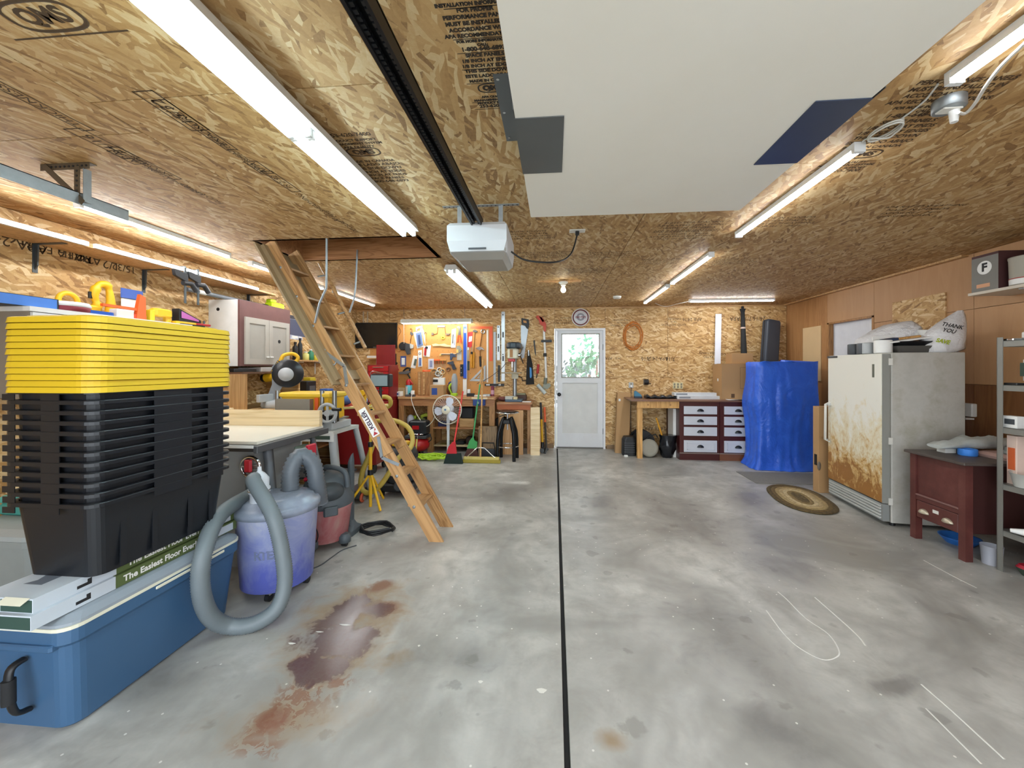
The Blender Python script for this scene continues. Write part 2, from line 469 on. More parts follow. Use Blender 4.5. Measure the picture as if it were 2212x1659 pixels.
# ceiling: OSB sheets 1.22 m wide in strips that run to the back, joints staggered, the attic hatch cut out
HX0, HX1, HY0, HY1 = -2.45, -1.11, 3.06, 3.64
ce = solo('ceiling', None, None, MB().box(XL - .1, HX0 - .06, YF, D, H + .03, H + .06).box(HX1 + .06, XR + .1, YF, D, H + .03, H + .06).box(HX0 - .06, HX1 + .06, YF, HY0 - .05, H + .03, H + .06).box(HX0 - .06, HX1 + .06, HY1 + .05, D, H + .03, H + .06), mat('#6d4b2a', .9), kind='structure')
xs = [XL, -3.05, -1.83, -.61, .61, 1.83, 3.05, XR]
first = [.2, 1.6, -1.04, .2, -.3, -1.04, -.24]
G = .0022
for i in range(len(xs) - 1):
    y = first[i] - 2.44
    while y < D:
        y0, y1 = max(y, YF), min(y + 2.44, D); y += 2.44
        if y1 - y0 < .05: continue
        rects = [(xs[i], xs[i + 1], y0, y1)]
        out = []
        for a, b, c, d in rects:
            if b <= HX0 or a >= HX1 or d <= HY0 or c >= HY1: out.append((a, b, c, d)); continue
            if c < HY0: out.append((a, b, c, HY0))
            if d > HY1: out.append((a, b, HY1, d))
            cc, dd = max(c, HY0), min(d, HY1)
            if a < HX0: out.append((a, HX0, cc, dd))
            if b > HX1: out.append((HX1, b, cc, dd))
        for a, b, c, d in out:
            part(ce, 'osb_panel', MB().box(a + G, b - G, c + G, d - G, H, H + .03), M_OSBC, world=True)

# walls
LAP = .012
wb = solo('wall_back', None, None, MB().box(XL - .1, -.01, D + LAP, D + .12, 0, H + .06).box(.88, XR + .1, D + LAP, D + .12, 0, H + .06).box(-.01, .88, D + LAP, D + .12, 2.09, H + .06), mat('#7b5a35', .9), kind='structure')
DX0, DX1, DZ1 = .0, .868, 2.075       # outer edge of the door frame
def panels_back(row, z0, z1, first):
    x = first
    while x < XR:
        a, b = max(x, XL), min(x + 2.44, XR); x += 2.44
        if b - a < .04: continue
        for p, q in ([(a, b)] if (b <= DX0 or a >= DX1) else [(a, DX0), (DX1, b)]):
            if q - p > .02: part(wb, 'osb_panel', MB().box(p + G, q - G, D, D + LAP, z0 + G, z1 - G), M_OSBB, world=True)
        if a < DX1 and b > DX0 and z1 > DZ1:
            part(wb, 'osb_panel', MB().box(max(a, DX0) + G, min(b, DX1) - G, D, D + LAP, DZ1, z1 - G), M_OSBB, world=True)
panels_back(0, 0.04, 1.24, XL - .6)
panels_back(1, 1.24, H, XL + .62 - 2.44)
wl = solo('wall_left', None, None, MB().box(XL - .12, XL - LAP, YF, D + .12, 0, H + .06), mat('#7b5a35', .9), kind='structure')
for z0, z1, f in ((.04, 1.24, -1.6), (1.24, H, -.4)):
    y = f
    while y < D:
        a, b = max(y, YF), min(y + 2.44, D); y += 2.44
        if b - a > .04: part(wl, 'osb_panel', MB().box(XL - LAP, XL, a + G, b - G, z0 + G, z1 - G), M_OSBL, world=True)
# right wall: smooth brown plywood sheets, with a framed opening closed by a white board
def rply(name, a, b, dk):
    n = N(name)
    co = n.coord(rnd=True, scale=(1, 1, .12)); w = n.noise(co, 6, 4, .6, 1.4); f = n.math('PINGPONG', n.math('MULTIPLY', w, 7), 1.0)
    blot = n.noise(n.coord(), 1.6, 4, .6)
    c = n.mix(n.math('MULTIPLY', f, dk), lin(a), lin(b)); c = n.mix(n.math('MULTIPLY', blot, .35), c, lin(b))
    n.col(c); n.rough(.55); n.bump(f, .05, .003); return n.m
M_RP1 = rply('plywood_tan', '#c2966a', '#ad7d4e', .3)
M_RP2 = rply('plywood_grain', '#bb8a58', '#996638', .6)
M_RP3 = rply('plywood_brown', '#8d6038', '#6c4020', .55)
OY0, OY1, OZ1 = onx(1888, 690, XR).y, onx(1787, 696, XR).y, onx(1830, 691, XR).z
wr = solo('wall_right', None, None, MB().box(XR + LAP, XR + .12, YF, OY0, 0, H + .06).box(XR + LAP, XR + .12, OY1, D + .12, 0, H + .06).box(XR + LAP, XR + .12, OY0, OY1, OZ1, H + .06), mat('#6b4a2c', .9), kind='structure')
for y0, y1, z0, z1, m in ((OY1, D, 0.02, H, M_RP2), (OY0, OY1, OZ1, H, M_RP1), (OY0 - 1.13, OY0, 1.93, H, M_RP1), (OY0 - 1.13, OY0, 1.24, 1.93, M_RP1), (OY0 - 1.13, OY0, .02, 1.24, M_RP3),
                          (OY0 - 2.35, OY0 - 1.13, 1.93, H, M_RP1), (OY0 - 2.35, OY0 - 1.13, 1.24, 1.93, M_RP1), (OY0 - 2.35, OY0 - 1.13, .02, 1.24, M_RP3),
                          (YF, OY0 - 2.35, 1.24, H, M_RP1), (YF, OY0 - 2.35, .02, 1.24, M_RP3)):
    part(wr, 'plywood_panel', MB().box(XR, XR + LAP, y0 + G, y1 - G, z0 + G, z1 - G), m, world=True)
d2 = thing('door_2', None, None, (XR, OY0, 0), kind='structure')
part(d2, 'jamb', MB().box(XR - .004, XR + .13, OY1 - .035, OY1, 0, OZ1), M_PINEZ, world=True)
part(d2, 'jamb', MB().box(XR - .004, XR + .13, OY0, OY0 + .03, 0, OZ1), M_PINEZ, world=True)
part(d2, 'header', MB().box(XR - .004, XR + .13, OY0, OY1, OZ1 - .02, OZ1), M_PINEZ, world=True)
part(d2, 'door_leaf', MB().box(XR + .06, XR + .1, OY0 + .03, OY1 - .035, 0, OZ1 - .02), mat('#e4e6ea', .5), world=True)
# wall with the wide vehicle opening, behind the camera
wf = solo('wall_front', None, None, MB().box(XL - .12, -2.4, YF - .12, YF, 0, H + .06).box(2.55, XR + .12, YF - .12, YF, 0, H + .06).box(-2.4, 2.55, YF - .12, YF, 2.2, H + .06), mat('#b58a58', .8), kind='structure')
# trims
t1 = solo('trim_1', None, None, MB().box(XL, XR, D - .018, D, H - .022, H), M_PINE, kind='structure')
t2 = solo('trim_2', None, None, MB().box(XL, -.02, D - .02, D, 0, .07).box(.89, XR, D - .02, D, 0, .07), mat('#8d7356', .7), kind='structure')
t3 = solo('trim_3', None, None, MB().box(3.76, XR, 4.0, D, H - .02, H), M_PINE, kind='structure')
# conduit and bare stud bay in the back left corner
cj = ony(795, 690, D - .02)
for u in (786, 795):
    x = ony(u, 690, D).x; part(wb, 'conduit', MB().cyl((x, D - .02, 1.95), (x, D - .02, H - .022), .011, n=8), mat('#b9a58a', .5), world=True)

# printing on the boards: ceiling text faces down, reads from the door
def ceil_M(x, y, rot=0): return TR(x, y, H - .0008) @ RX(180) @ RZ(rot)
def stamp(lines, x, y, rot=0.0, ink=M_INKB, k=1.0):
    yy = 0.0
    for s, size, rule in lines:
        M = ceil_M(x, y, rot) @ TR(0, -yy * k, 0)
        if s == 'QMS':
            text(ce, 'panel_print', 'QMS', .075 * k, M, ink, bold=.003)
            o = circ(1, 28); ring = MB()
            pts = [(.115 * k * math.copysign(abs(a) ** .7, a), .05 * k * math.copysign(abs(b) ** .7, b), 0) for a, b in o]
            ring.tube(pts, .006 * k, 6, closed=True)
            ring.v = [tuple(M @ Vector((a, b, c * .05))) for a, b, c in ring.v]
            part(ce, 'panel_print', ring, ink, world=True)
        elif s:
            text(ce, 'panel_print', s, size * k, M, ink, bold=.0012)
        if rule:
            part(ce, 'panel_print', MB().add([(-.2 * k, -rule * k, 0), (.2 * k, -rule * k, 0), (.2 * k, (-rule + .006) * k, 0), (-.2 * k, (-rule + .006) * k, 0)], [(0, 1, 2, 3)], M), ink, world=True)
        yy += size * 1.15
APA = [('INSTALLATION INFORMATION', .036, .028), ('FOR PROPER', .042, 0), ('PERFORMANCE PANELS', .042, 0), ('MUST BE INSTALLED IN', .042, 0), ('ACCORDANCE WITH', .042, 0), ('APA RECOMMENDATIONS', .042, .03),
       ('FOR MORE INFORMATION', .03, 0), ('CALL:', .03, 0), ('1-800-648-6893', .05, .036), ('SPACE PANELS', .044, 0), ('1/8 INCH AT ENDS', .044, 0), ('1/8 INCH AT EDGES', .044, .034), ('THIS SIDE DOWN', .046, 0), ('ESTE LADO ABAJO', .046, 0),
       ('MADE IN CANADA', .04, .03), ('', .035, 0), ('QMS', .07, 0), ('', .02, 0), ('APA QUALITY', .034, 0), ('MANAGEMENT SYSTEM', .034, .026), ('PRODUCT SUPPORT', .034, 0), ('253-620-7400', .052, .04)]
p = onz(1035, 2, H)
p = onz(1040, 100, H); stamp(APA, p.x + .005, onz(1030, 6, H).y, k=.455)
p = onz(765, 305, H); stamp([(s, a, 0) for s, a, b in APA[8:]][::-1], p.x, p.y - .05, rot=0, ink=M_INK, k=.7)
p = onz(60, 12, H); stamp([('', .03, 0), ('QMS', .09, .07)], p.x, p.y, ink=M_INK)
def boxed(u, v, s, size, rot=90, ink=M_INK, box=True):
    q = onz(u, v, H); M = ceil_M(q.x, q.y, rot)
    text(ce, 'panel_print', s, size, M, ink)
    if box:
        w = len(s) * size * .36; h = size * .62; mb = MB()
        for a, b, c, d in ((-w, w, -h, -h + .006), (-w, w, h - .006, h), (-w, -w + .006, -h, h), (w - .006, w, -h, h)):
            mb.add([(a, c, 0), (b, c, 0), (b, d, 0), (a, d, 0)], [(0, 1, 2, 3)], M)
        part(ce, 'panel_print', mb, ink, world=True)
for row in (((395, 262), (445, 290)), ((290, 330), (350, 350)), ((660, 450), (700, 470))):
    pass
boxed(375, 242, '15/32', .07); boxed(430, 275, 'EXPOSURE 1', .05); boxed(480, 308, 'SIZED FOR SPACING', .035, box=False); boxed(520, 340, 'RATED SHEATHING', .035, box=False)
boxed(560, 362, 'APA', .06); boxed(610, 393, 'PS 2-92', .05)
boxed(225, 312, '24/16', .07); boxed(275, 340, 'APA', .06); boxed(320, 355, 'EXPOSURE 1', .045); boxed(380, 392, 'RATED SHEATHING', .04, box=False); boxed(440, 420, 'HUD-UM-40', .05, box=False)
boxed(690, 450, 'RATED SHEATHING', .05, box=False); boxed(740, 480, 'EXPOSURE 1  24/16', .05, box=False); boxed(90, 230, 'THICKNESS', .05)
for u, v in ((1130, 500), (1180, 545), (1320, 545), (1270, 580), (1480, 500), (1500, 480), (1590, 560), (1700, 470), (2000, 445), (1880, 600), (1430, 560), (1230, 610)):
    q = onz(u, v, H)
    for k in range(4):
        text(ce, 'panel_print', random.choice(['APA RATED SHEATHING', 'EXPOSURE 1  24/16', 'THIS SIDE DOWN', 'SIZED FOR SPACING', 'MADE IN CANADA']), .045, ceil_M(q.x, q.y + k * .055), M_INK)
p = onz(1958, 265, H); stamp([(s, a, 0) for s, a, b in APA[2:]], p.x, p.y - .25, rot=0, ink=M_INK, k=.75)
# stamps on the walls
def wstamp(u, v, s, size, flip=False, ink=M_INK):
    q = ony(u, v, D - .0006)
    M = frame(q, (1, 0, 0), (0, 0, 1)) if not flip else frame(q, (-1, 0, 0), (0, 0, -1))
    text(wb, 'panel_print', s, size, M, ink, sx=.9)
for u, v, s, z, f in ((1220, 692, 'RATED SHEATHING\n24/16 7/16 INCH\nEXPOSURE 1', .045, True), (1342, 697, 'SIZED FOR SPACING\nEXPOSURE 1\nTHICKNESS 0.451', .045, True), (1455, 695, 'RATED SHEATHING\n24/16\nEXPOSURE 1', .05, True), (1495, 690, 'APA 24/16', .08, True), (1600, 688, '7/16 APA', .1, True), (1640, 688, '24/16', .1, True),
                      (1315, 774, 'APA', .07, True), (1335, 774, '24/16', .05, True), (1395, 775, '7/16', .1, True), (1420, 774, 'APA 24/16', .09, True), (1448, 775, '7/16', .1, True), (1530, 766, 'RATED\nSHEATHING', .06, True), (1560, 765, 'EXPOSURE 1', .06, True), (1345, 850, 'EXP 1', .06, True),
                      (1186, 775, '2', .08, True), (1190, 845, '2', .08, True), (1110, 690, 'SIZED\nFOR', .05, True), (1415, 925, '24/16 APA', .09, True)):
    wstamp(u, v, s, z, f)
def lstamp(u, v, s, size):
    q = onx(u, v, XL + .0006)
    text(wl, 'panel_print', s, size, frame(q, (0, -1, 0), (0, 0, -1)), M_INK)
for u, v, s, z in ((20, 522, 'APA 24/16', .09), (55, 520, '7/16', .1), (130, 545, 'SIZED FOR', .08), (165, 552, '24/16', .1), (190, 558, 'APA', .1), (240, 572, '1/2', .1), (268, 579, '15/32', .08)):
    lstamp(u, v, s, z)

# attic hatch frame
hf = solo('trim_4', None, None, MB().box(HX0 - .04, HX1 + .04, HY0 - .03, HY0, H, H + .25).box(HX0 - .04, HX1 + .04, HY1, HY1 + .03, H, H + .25).box(HX0 - .04, HX0, HY0, HY1, H, H + .25).box(HX1, HX1 + .04, HY0, HY1, H, H + .25), M_BENCH, kind='structure')
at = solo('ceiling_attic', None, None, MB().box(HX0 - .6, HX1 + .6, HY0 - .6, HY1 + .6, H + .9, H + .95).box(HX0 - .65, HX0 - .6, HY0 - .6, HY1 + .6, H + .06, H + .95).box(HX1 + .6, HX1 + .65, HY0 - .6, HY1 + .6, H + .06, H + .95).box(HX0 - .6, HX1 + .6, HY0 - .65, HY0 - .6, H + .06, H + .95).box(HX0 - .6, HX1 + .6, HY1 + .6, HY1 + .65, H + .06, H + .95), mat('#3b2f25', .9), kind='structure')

# back door
d1 = thing('door_1', None, None, (DX0, D, 0), kind='structure')
M_DOOR = mat('#d7d8da', .5, var=.12, scale=3)
fy0, fy1 = D - .03, D + .09
part(d1, 'door_frame', MB().box(DX0, DX0 + .035, fy0, fy1, 0, DZ1).box(DX1 - .035, DX1, fy0, fy1, 0, DZ1).box(DX0 + .035, DX1 - .035, fy0, fy1, DZ1 - .035, DZ1), mat('#e3e4e6', .5), world=True)
part(d1, 'threshold', MB().box(DX0 + .035, DX1 - .035, fy0, fy1, 0, .018), mat('#6a6660', .5, .5), world=True)
ly0, ly1 = D + .0, D + .045
lx0, lx1, lz0, lz1 = DX0 + .04, DX1 - .04, .022, DZ1 - .04
A_, B_ = ony(1214, 722, D), ony(1294, 815, D)
wx0, wx1, wz1, wz0 = A_.x, B_.x, A_.z, B_.z
C_, E_ = ony(1215, 827, D), ony(1291, 937, D)
px0, px1, pz1, pz0 = C_.x, E_.x, C_.z, E_.z
leaf = part(d1, 'door_leaf', MB().box(lx0, wx0, ly0, ly1, lz0, lz1).box(wx1, lx1, ly0, ly1, lz0, lz1).box(wx0, wx1, ly0, ly1, wz1, lz1).box(wx0, wx1, ly0, ly1, pz1, wz0).box(wx0, wx1, ly0, ly1, lz0, pz0).box(wx0, px0, ly0, ly1, pz0, pz1).box(px1, wx1, ly0, ly1, pz0, pz1), M_DOOR, world=True)
part(leaf, 'recessed_panel', MB().box(px0, px1, ly0 + .014, ly1 - .01, pz0, pz1), mat('#cfcfcc', .55, var=.14, scale=4), world=True)
gl = N('window_glass'); gl.col((.95, .98, 1, 1)); gl.rough(.02); gl.b.inputs['Transmission Weight'].default_value = 1; gl.b.inputs['IOR'].default_value = 1.05
part(leaf, 'window_pane', MB().box(wx0, wx1, ly0 + .022, ly0 + .027, wz0, wz1), gl.m, world=True)
gb = MB(); w_, h_ = wx1 - wx0, wz1 - wz0; st = .026; sl = .62
k = -h_ / sl
while k < w_ + h_ / sl:
    for s in (1, -1):
        # clip the line x = k + s*z/sl to the window
        z0, z1 = 0.0, h_
        def xx(z): return k + (z if s > 0 else h_ - z) / sl
        xa, xb = xx(0), xx(h_)
        lo, hi = 0.0, 1.0
        for (pv, dv) in ((xa, xb - xa),):
            for lim, sg in ((0, 1), (w_, -1)):
                t = (lim - pv) / dv
                if sg * dv > 0: lo = max(lo, t)
                else: hi = min(hi, t)
        if hi - lo > .01:
            a = (wx0 + xa + (xb - xa) * lo, ly0 + .008, wz0 + h_ * lo); b = (wx0 + xa + (xb - xa) * hi, ly0 + .008, wz0 + h_ * hi)
            gb.cyl(a, b, .0032, n=4)
    k += st / sl * .9
part(leaf, 'expanded_metal_grille', gb, mat('#f0f1f2', .4, .2), world=True, kind='stuff')
part(leaf, 'grille_frame', MB().box(wx0 - .012, wx1 + .012, ly0 - .004, ly0, wz0 - .012, wz0 + .006).box(wx0 - .012, wx1 + .012, ly0 - .004, ly0, wz1 - .006, wz1 + .012).box(wx0 - .012, wx0 + .006, ly0 - .004, ly0, wz0, wz1).box(wx1 - .006, wx1 + .012, ly0 - .004, ly0, wz0, wz1), mat('#9c9a90', .6, var=.4, scale=30), world=True)
kb = ony(1208, 852, D); part(leaf, 'door_knob', MB().lathe((kb.x, D, kb.z), [(.032, 0), (.032, -.006), (.012, -.01), (.012, -.03), (.024, -.036), (.03, -.048), (.026, -.06), (.01, -.066)], 16, ax='y'), M_BLACK, world=True)
for z in (.3, 1.75): part(leaf, 'hinge', MB().box(lx1 - .004, lx1 + .012, ly0 - .006, ly0, z - .05, z + .05), M_DKST, world=True)
# shrub and ground beyond the door window
for i, (x, y, z, r, h) in enumerate(((.75, 8.6, 1.25, .5, '#3f7a3a'), (.35, 9.6, 1.0, .6, '#56635f'), (1.1, 10.4, 1.7, .8, '#4d9a6a'))):
    mb = MB()
    for k in range(160):
        a, b, q = random.random() * 6.28, random.uniform(-1, 1), r * random.uniform(.5, 1) ** .5
        c = Vector((x + q * math.cos(a) * math.sqrt(1 - b * b), y + q * math.sin(a) * math.sqrt(1 - b * b), z + q * b))
        d = Vector((random.gauss(0, 1), random.gauss(0, 1), random.gauss(0, 1))).normalized() * .09; e = d.orthogonal() * .5
        mb.add([c - d, c + e, c + d, c - e], [(0, 1, 2, 3)])
    t = thing('shrub', ['dark green shrub outside the back door window', 'grey green bush standing furthest behind the door glass', 'tall pale green shrub outside beyond the door'][i], 'shrub', (x, y, 0))
    part(t, 'foliage', mb, mat(h, .6), world=True, kind='stuff'); part(t, 'stem', MB().cyl((x, y, 0), (x, y, z), .03), M_COPPER, world=True)
solo('ground', None, None, MB().box(-3, 5, D + .13, 14, -.05, -.005), mat('#8a8a72', .9), kind='structure')

# ------------------------------------------------------------------ lamps on the ceiling
M_LAMPW = mat('#eceeee', .4)
def led(label, x, y0, y1, z=H, along='y', x1=None, name='led_shop_light'):
    w = .02
    if along == 'y':
        t = thing(name, label, 'shop light', (x, (y0 + y1) / 2, z - .045), group='LED strip lights')
        part(t, 'housing', MB().box(x - w * 1.2, x + w * 1.2, y0, y1, z - .03, z - .001), M_LAMPW, world=True)
        part(t, 'diffuser', MB().loft([[(x + r * math.cos(a) * 1.15, y, z - .03 - r * math.sin(a) * .8) for a in (math.pi * i / 8 for i in range(9))] for y in (y0 + .015, y1 - .015) for r in (w,)], smooth=False), M_LED, world=True)
        part(t, 'end_cap', MB().box(x - w * 1.25, x + w * 1.25, y0 - .004, y0 + .016, z - .047, z - .001), M_LAMPW, world=True)
        part(t, 'end_cap', MB().box(x - w * 1.25, x + w * 1.25, y1 - .016, y1 + .004, z - .047, z - .001), M_LAMPW, world=True)
    else:
        y = y0
        t = thing(name, label, 'shop light', ((x + x1) / 2, y, z - .045), group='LED strip lights')
        part(t, 'housing', MB().box(x, x1, y - w * 1.2, y + w * 1.2, z - .03, z - .001), M_LAMPW, world=True)
        part(t, 'diffuser', MB().loft([[(q, y - w * math.cos(a) * 1.15, z - .03 - w * math.sin(a) * .8) for a in (math.pi * i / 8 for i in range(9))] for q in (x + .015, x1 - .015)]), M_LED, world=True)
        for q in (x - .004, x1 - .016): part(t, 'end_cap', MB().box(q, q + .02, y - w * 1.25, y + w * 1.25, z - .047, z - .001), M_LAMPW, world=True)
    return t
XA = 1.41
led('white LED strip light on the ceiling beside the far end of the white board', XA, 1.96, 3.17)
led('white LED strip light plugged in by the round ceiling box', XA, .3, 1.53)
led('white LED strip light between the coiled cable row and the back wall', XA, 3.69, 4.88)
led('last LED strip light of the right row, running up to the back wall', XA, 5.06, 6.3)
led('LED strip light running crosswise above the drawer cabinets', 2.05, 6.22, 6.22, along='x', x1=3.28)
led('LED strip light hanging by the end of the galvanised track', -2.965, 2.2, 3.34)
led('LED strip light half hidden behind the attic ladder', -2.965, 3.6, 4.8)
led('LED strip light above the left tool corner behind the ladder', -2.93, 5.0, 6.16)
# cables between the strips
def cord(name, label, pts, r, m, cat='cable', group=None, n=6):
    return solo(name, label, cat, MB().tube(crv(pts, 7), r, n), m, group)
zc = H - .006
M_CABW = mat('#dcdad2', .5)
cp = [onz(u, v, zc) for u, v in ((2026, 182), (2000, 215), (1970, 240), (1945, 258))]
loop = onz(1912, 278, zc); rr = .075
cp += [Vector((loop.x + rr * .55 * math.cos(a), loop.y + rr * 1.0 * math.sin(a), zc - .004 * k * .2)) for k, a in enumerate([R(-60) + R(30) * i for i in range(28)])]
cp += [onz(u, v, zc) for u, v in ((1872, 300), (1855, 318))]
cord('coiled_cable', 'thin white cable tied in a small coil between two LED strips', cp, .004, M_CABW)
cp = [onz(2070, 243, H - .09)] + [onz(u, v, H - .06) for u, v in ((2085, 245), (2105, 225), (2130, 185), (2165, 140), (2212, 95), (2260, 50))]
cord('outlet_lead', 'thick white cord leaving the round ceiling outlet box', cp, .006, M_CABW)
cord('linking_cable', 'short white cable sagging between the right row and the crosswise light', [onz(u, v, z) for u, v, z in ((1415, 655, zc), (1428, 660, H - .03), (1440, 662, H - .04), (1465, 656, H - .03), (1488, 651, zc))], .004, M_CABW)
cord('linking_cable', 'white cable between the two left LED strips', [onz(492, 553, zc), onz(515, 562, zc - .01), onz(540, 570, zc)], .004, M_CABW)
cord('linking_cable', 'white cable joining two strips past the white board', [Vector((XA, 4.885, zc)), Vector((XA + .03, 4.97, zc)), Vector((XA, 5.055, zc))], .004, M_CABW)
cord('linking_cable', 'white cable hanging below the left corner LED strip', [Vector((-2.93, 6.16, zc)), Vector((-3.0, 6.3, H - .05)), Vector((-3.2, 6.5, H - .02)), Vector((-3.3, 6.6, zc))], .004, M_CABW)
# round outlet box
bx_ = onz(2050, 215, H)
t = thing('outlet_box', 'round metal outlet box with plug on the ceiling', 'outlet', (bx_.x, bx_.y, H - .04))
part(t, 'box', MB().lathe((bx_.x, bx_.y, H), [(.05, 0), (.05, -.038), (.046, -.04)], 20), M_GALV, world=True)
part(t, 'receptacle', MB().box(bx_.x - .035, bx_.x + .035, bx_.y - .02, bx_.y + .02, H - .046, H - .04, b=.006), M_OFFW, world=True)
part(t, 'plug', MB().cyl((bx_.x + .018, bx_.y, H - .046), (bx_.x + .018, bx_.y, H - .09), .017, .012), M_WHITE, world=True)

# fluorescent strips with two tubes
def fluo(label, x, y0, y1, secs, m, hang=.03, halfw=.058):
    t = thing('fluorescent_fixture', label, 'light fixture', (x, (y0 + y1) / 2, H - .13), group='two-tube fluorescent fixtures')
    ztop, zb = H - hang, H - hang - .05
    part(t, 'channel', MB().loft([[(x - .05, y, ztop), (x + .05, y, ztop), (x + halfw + .012, y, zb), (x - halfw - .012, y, zb)] for y in (y0, y1)]), mat('#d6d4cf', .45), world=True)
    for yy in (y0 + .2, y1 - .23): part(t, 'hanger', MB().box(x - .02, x + .02, yy, yy + .03, ztop, H), M_GALV, world=True)
    part(t, 'reflector', MB().box(x - .016, x + .016, y0 + .005, y1 - .005, zb - .004, zb - .0005), mat('#7d97a0', .5), world=True)
    L = (y1 - y0) / secs
    for s in range(secs):
        a, b = y0 + L * s, y0 + L * (s + 1)
        for sx in (-1, 1):
            tb = part(t, 'tube', MB().cyl((x + sx * .036, a + .02, zb - .022), (x + sx * .036, b - .02, zb - .022), .017, n=12), m, world=True)
            for q in (a + .002, b - .02):
                part(tb, 'lamp_holder', MB().box(x + sx * .036 - .014, x + sx * .036 + .014, q, q + .018, zb - .036, zb, b=.003), M_WHITE, world=True)
    return t
fluo('long two-tube fluorescent fixture running beside the garage opener rail', -1.03, .32, 2.72, 2, M_FLUO)
fluo('two-tube fluorescent fixture near the back wall behind the garage opener', -1.02, 3.8, 6.05, 2, M_FLUO)

# the bulb holder and its board
q = onz(1215, 606, H); t = thing('ceiling_bulb', 'bare glowing bulb in a porcelain holder on a small ceiling board', 'lamp', (q.x, q.y, H - .13))
part(t, 'board', MB().box(q.x - .3, q.x + .22, q.y - .02, q.y + .02, H - .018, H), M_PLYL, world=True)
part(t, 'holder', MB().lathe((q.x + .01, q.y, H - .018), [(.055, 0), (.055, -.012), (.03, -.03), (.028, -.045)], 18), M_OFFW, world=True)
part(t, 'bulb', MB().lathe((q.x + .01, q.y, H - .06), [(.014, 0), (.016, -.015), (.03, -.045), (.031, -.06), (.02, -.08), (.004, -.086)], 16), M_BULB, world=True)
q = onz(1333, 640, H); solo('smoke_detector', 'small white round detector on the ceiling near the clock', 'detector', MB().lathe((q.x, q.y, H), [(.06, 0), (.06, -.02), (.05, -.034), (.02, -.038)], 20), M_OFFW)

# hanging shop lamp above the pegboard
a, b = ony(868, 697, 6.62), ony(1020, 697, 6.62)
t = thing('bench_light', 'white hooded shop light with one tube over the pegboard', 'light fixture', ((a.x + b.x) / 2, 6.6, a.z - .02))
zt = ony(940, 689, 6.6).z
part(t, 'hood', MB().loft([[(x, 6.54, zt - .07), (x, 6.58, zt), (x, 6.64, zt), (x, 6.72, zt - .05), (x, 6.64, zt - .03), (x, 6.58, zt - .03)] for x in (a.x, b.x)]), mat('#cfcdc0', .4), world=True)
part(t, 'tube', MB().cyl((a.x + .03, 6.6, zt - .06), (b.x - .03, 6.6, zt - .06), .022, n=12), M_FLUO2, world=True)
for x in (a.x, b.x - .02): part(t, 'end_plate', MB().box(x, x + .02, 6.55, 6.66, zt - .075, zt - .01, b=.004), M_OFFW, world=True)
for x in (a.x + .05, b.x - .12): part(t, 'hanging_wire', MB().cyl((x, 6.6, zt), (x - .01, 6.6, H), .003, n=6), M_DKST, world=True)
part(t, 'pull_cord', MB().cyl((a.x + .05, 6.58, zt - .06), (a.x + .055, 6.58, zt - .42), .004, n=6), M_OFFW, world=True)

# ------------------------------------------------------------------ white board held up under the ceiling
ZB = 2.31
BX0, BX1, BY0, BY1 = -.145, 1.075, -.04, 2.4
nb = N('white_board'); f = nb.noise(nb.coord(), 2, 4, .6); nb.col(nb.mix(f, lin('#ebe6d8'), lin('#f4f1e8'))); nb.rough(.5)
t = thing('foam_board', 'large white board sheet slung flat under the ceiling', 'board', ((BX0 + BX1) / 2, (BY0 + BY1) / 2, ZB))
part(t, 'sheet', MB().prism(rrect(BX1 - BX0, BY1 - BY0, .012, 3, (BX0 + BX1) / 2, (BY0 + BY1) / 2), .026, z0=ZB), nb.m, world=True)
part(t, 'sheet', MB().prism(rrect(BX1 - BX0 - .09, BY1 - BY0 - .02, .012, 3, (BX0 + BX1) / 2 + .04, (BY0 + BY1) / 2 - .01), .04, z0=ZB + .0265), M_OFFW, world=True)
M_SHEET = mat('#6f7375', .38, .6, .1, 4); M_SHEETB = mat('#4e5a74', .35, .6, .1, 4)
def bracket(label, side, y0, y1, m):
    s = -1 if side == 'l' else 1
    xe = BX0 if side == 'l' else BX1
    t = thing('sheet_metal_hanger', label, 'bracket', (xe, (y0 + y1) / 2, ZB))
    xa, xb = sorted((xe - s * .18, xe + s * .004))
    part(t, 'support_plate', MB().box(xa, xb, y0, y1, ZB - .004, ZB - .001), m, world=True)
    xa, xb = sorted((xe + s * .002, xe + s * .005))
    part(t, 'web', MB().box(xa, xb, y0 - .05, y1 - .05, ZB - .003, H - .001), M_BLACK if side == 'r' else m, world=True)
    xa, xb = sorted((xe + s * .005, xe + s * .075))
    fl_ = part(t, 'ceiling_flange', MB().box(xa, xb, y0 - .05, y1 - .05, H - .004, H - .0005), M_SHEET, world=True)
    for yy in (y0 - .03, (y0 + y1) / 2 - .05, y1 - .08):
        part(fl_, 'screw', MB().cyl(((xa + xb) / 2 + .02 * s, yy, H - .007), ((xa + xb) / 2 + .02 * s, yy, H - .003), .006, n=8), M_CHROME, world=True)
p0, p1 = onz(1110, 255, ZB), onz(1160, 373, ZB)
bracket('folded sheet metal hanger gripping the left edge of the white board', 'l', p0.y, p1.y, M_SHEET)
p0, p1 = onz(1800, 215, ZB), onz(1690, 352, ZB)
bracket('folded sheet metal hanger gripping the right edge of the white board', 'r', p0.y, p1.y, M_SHEETB)

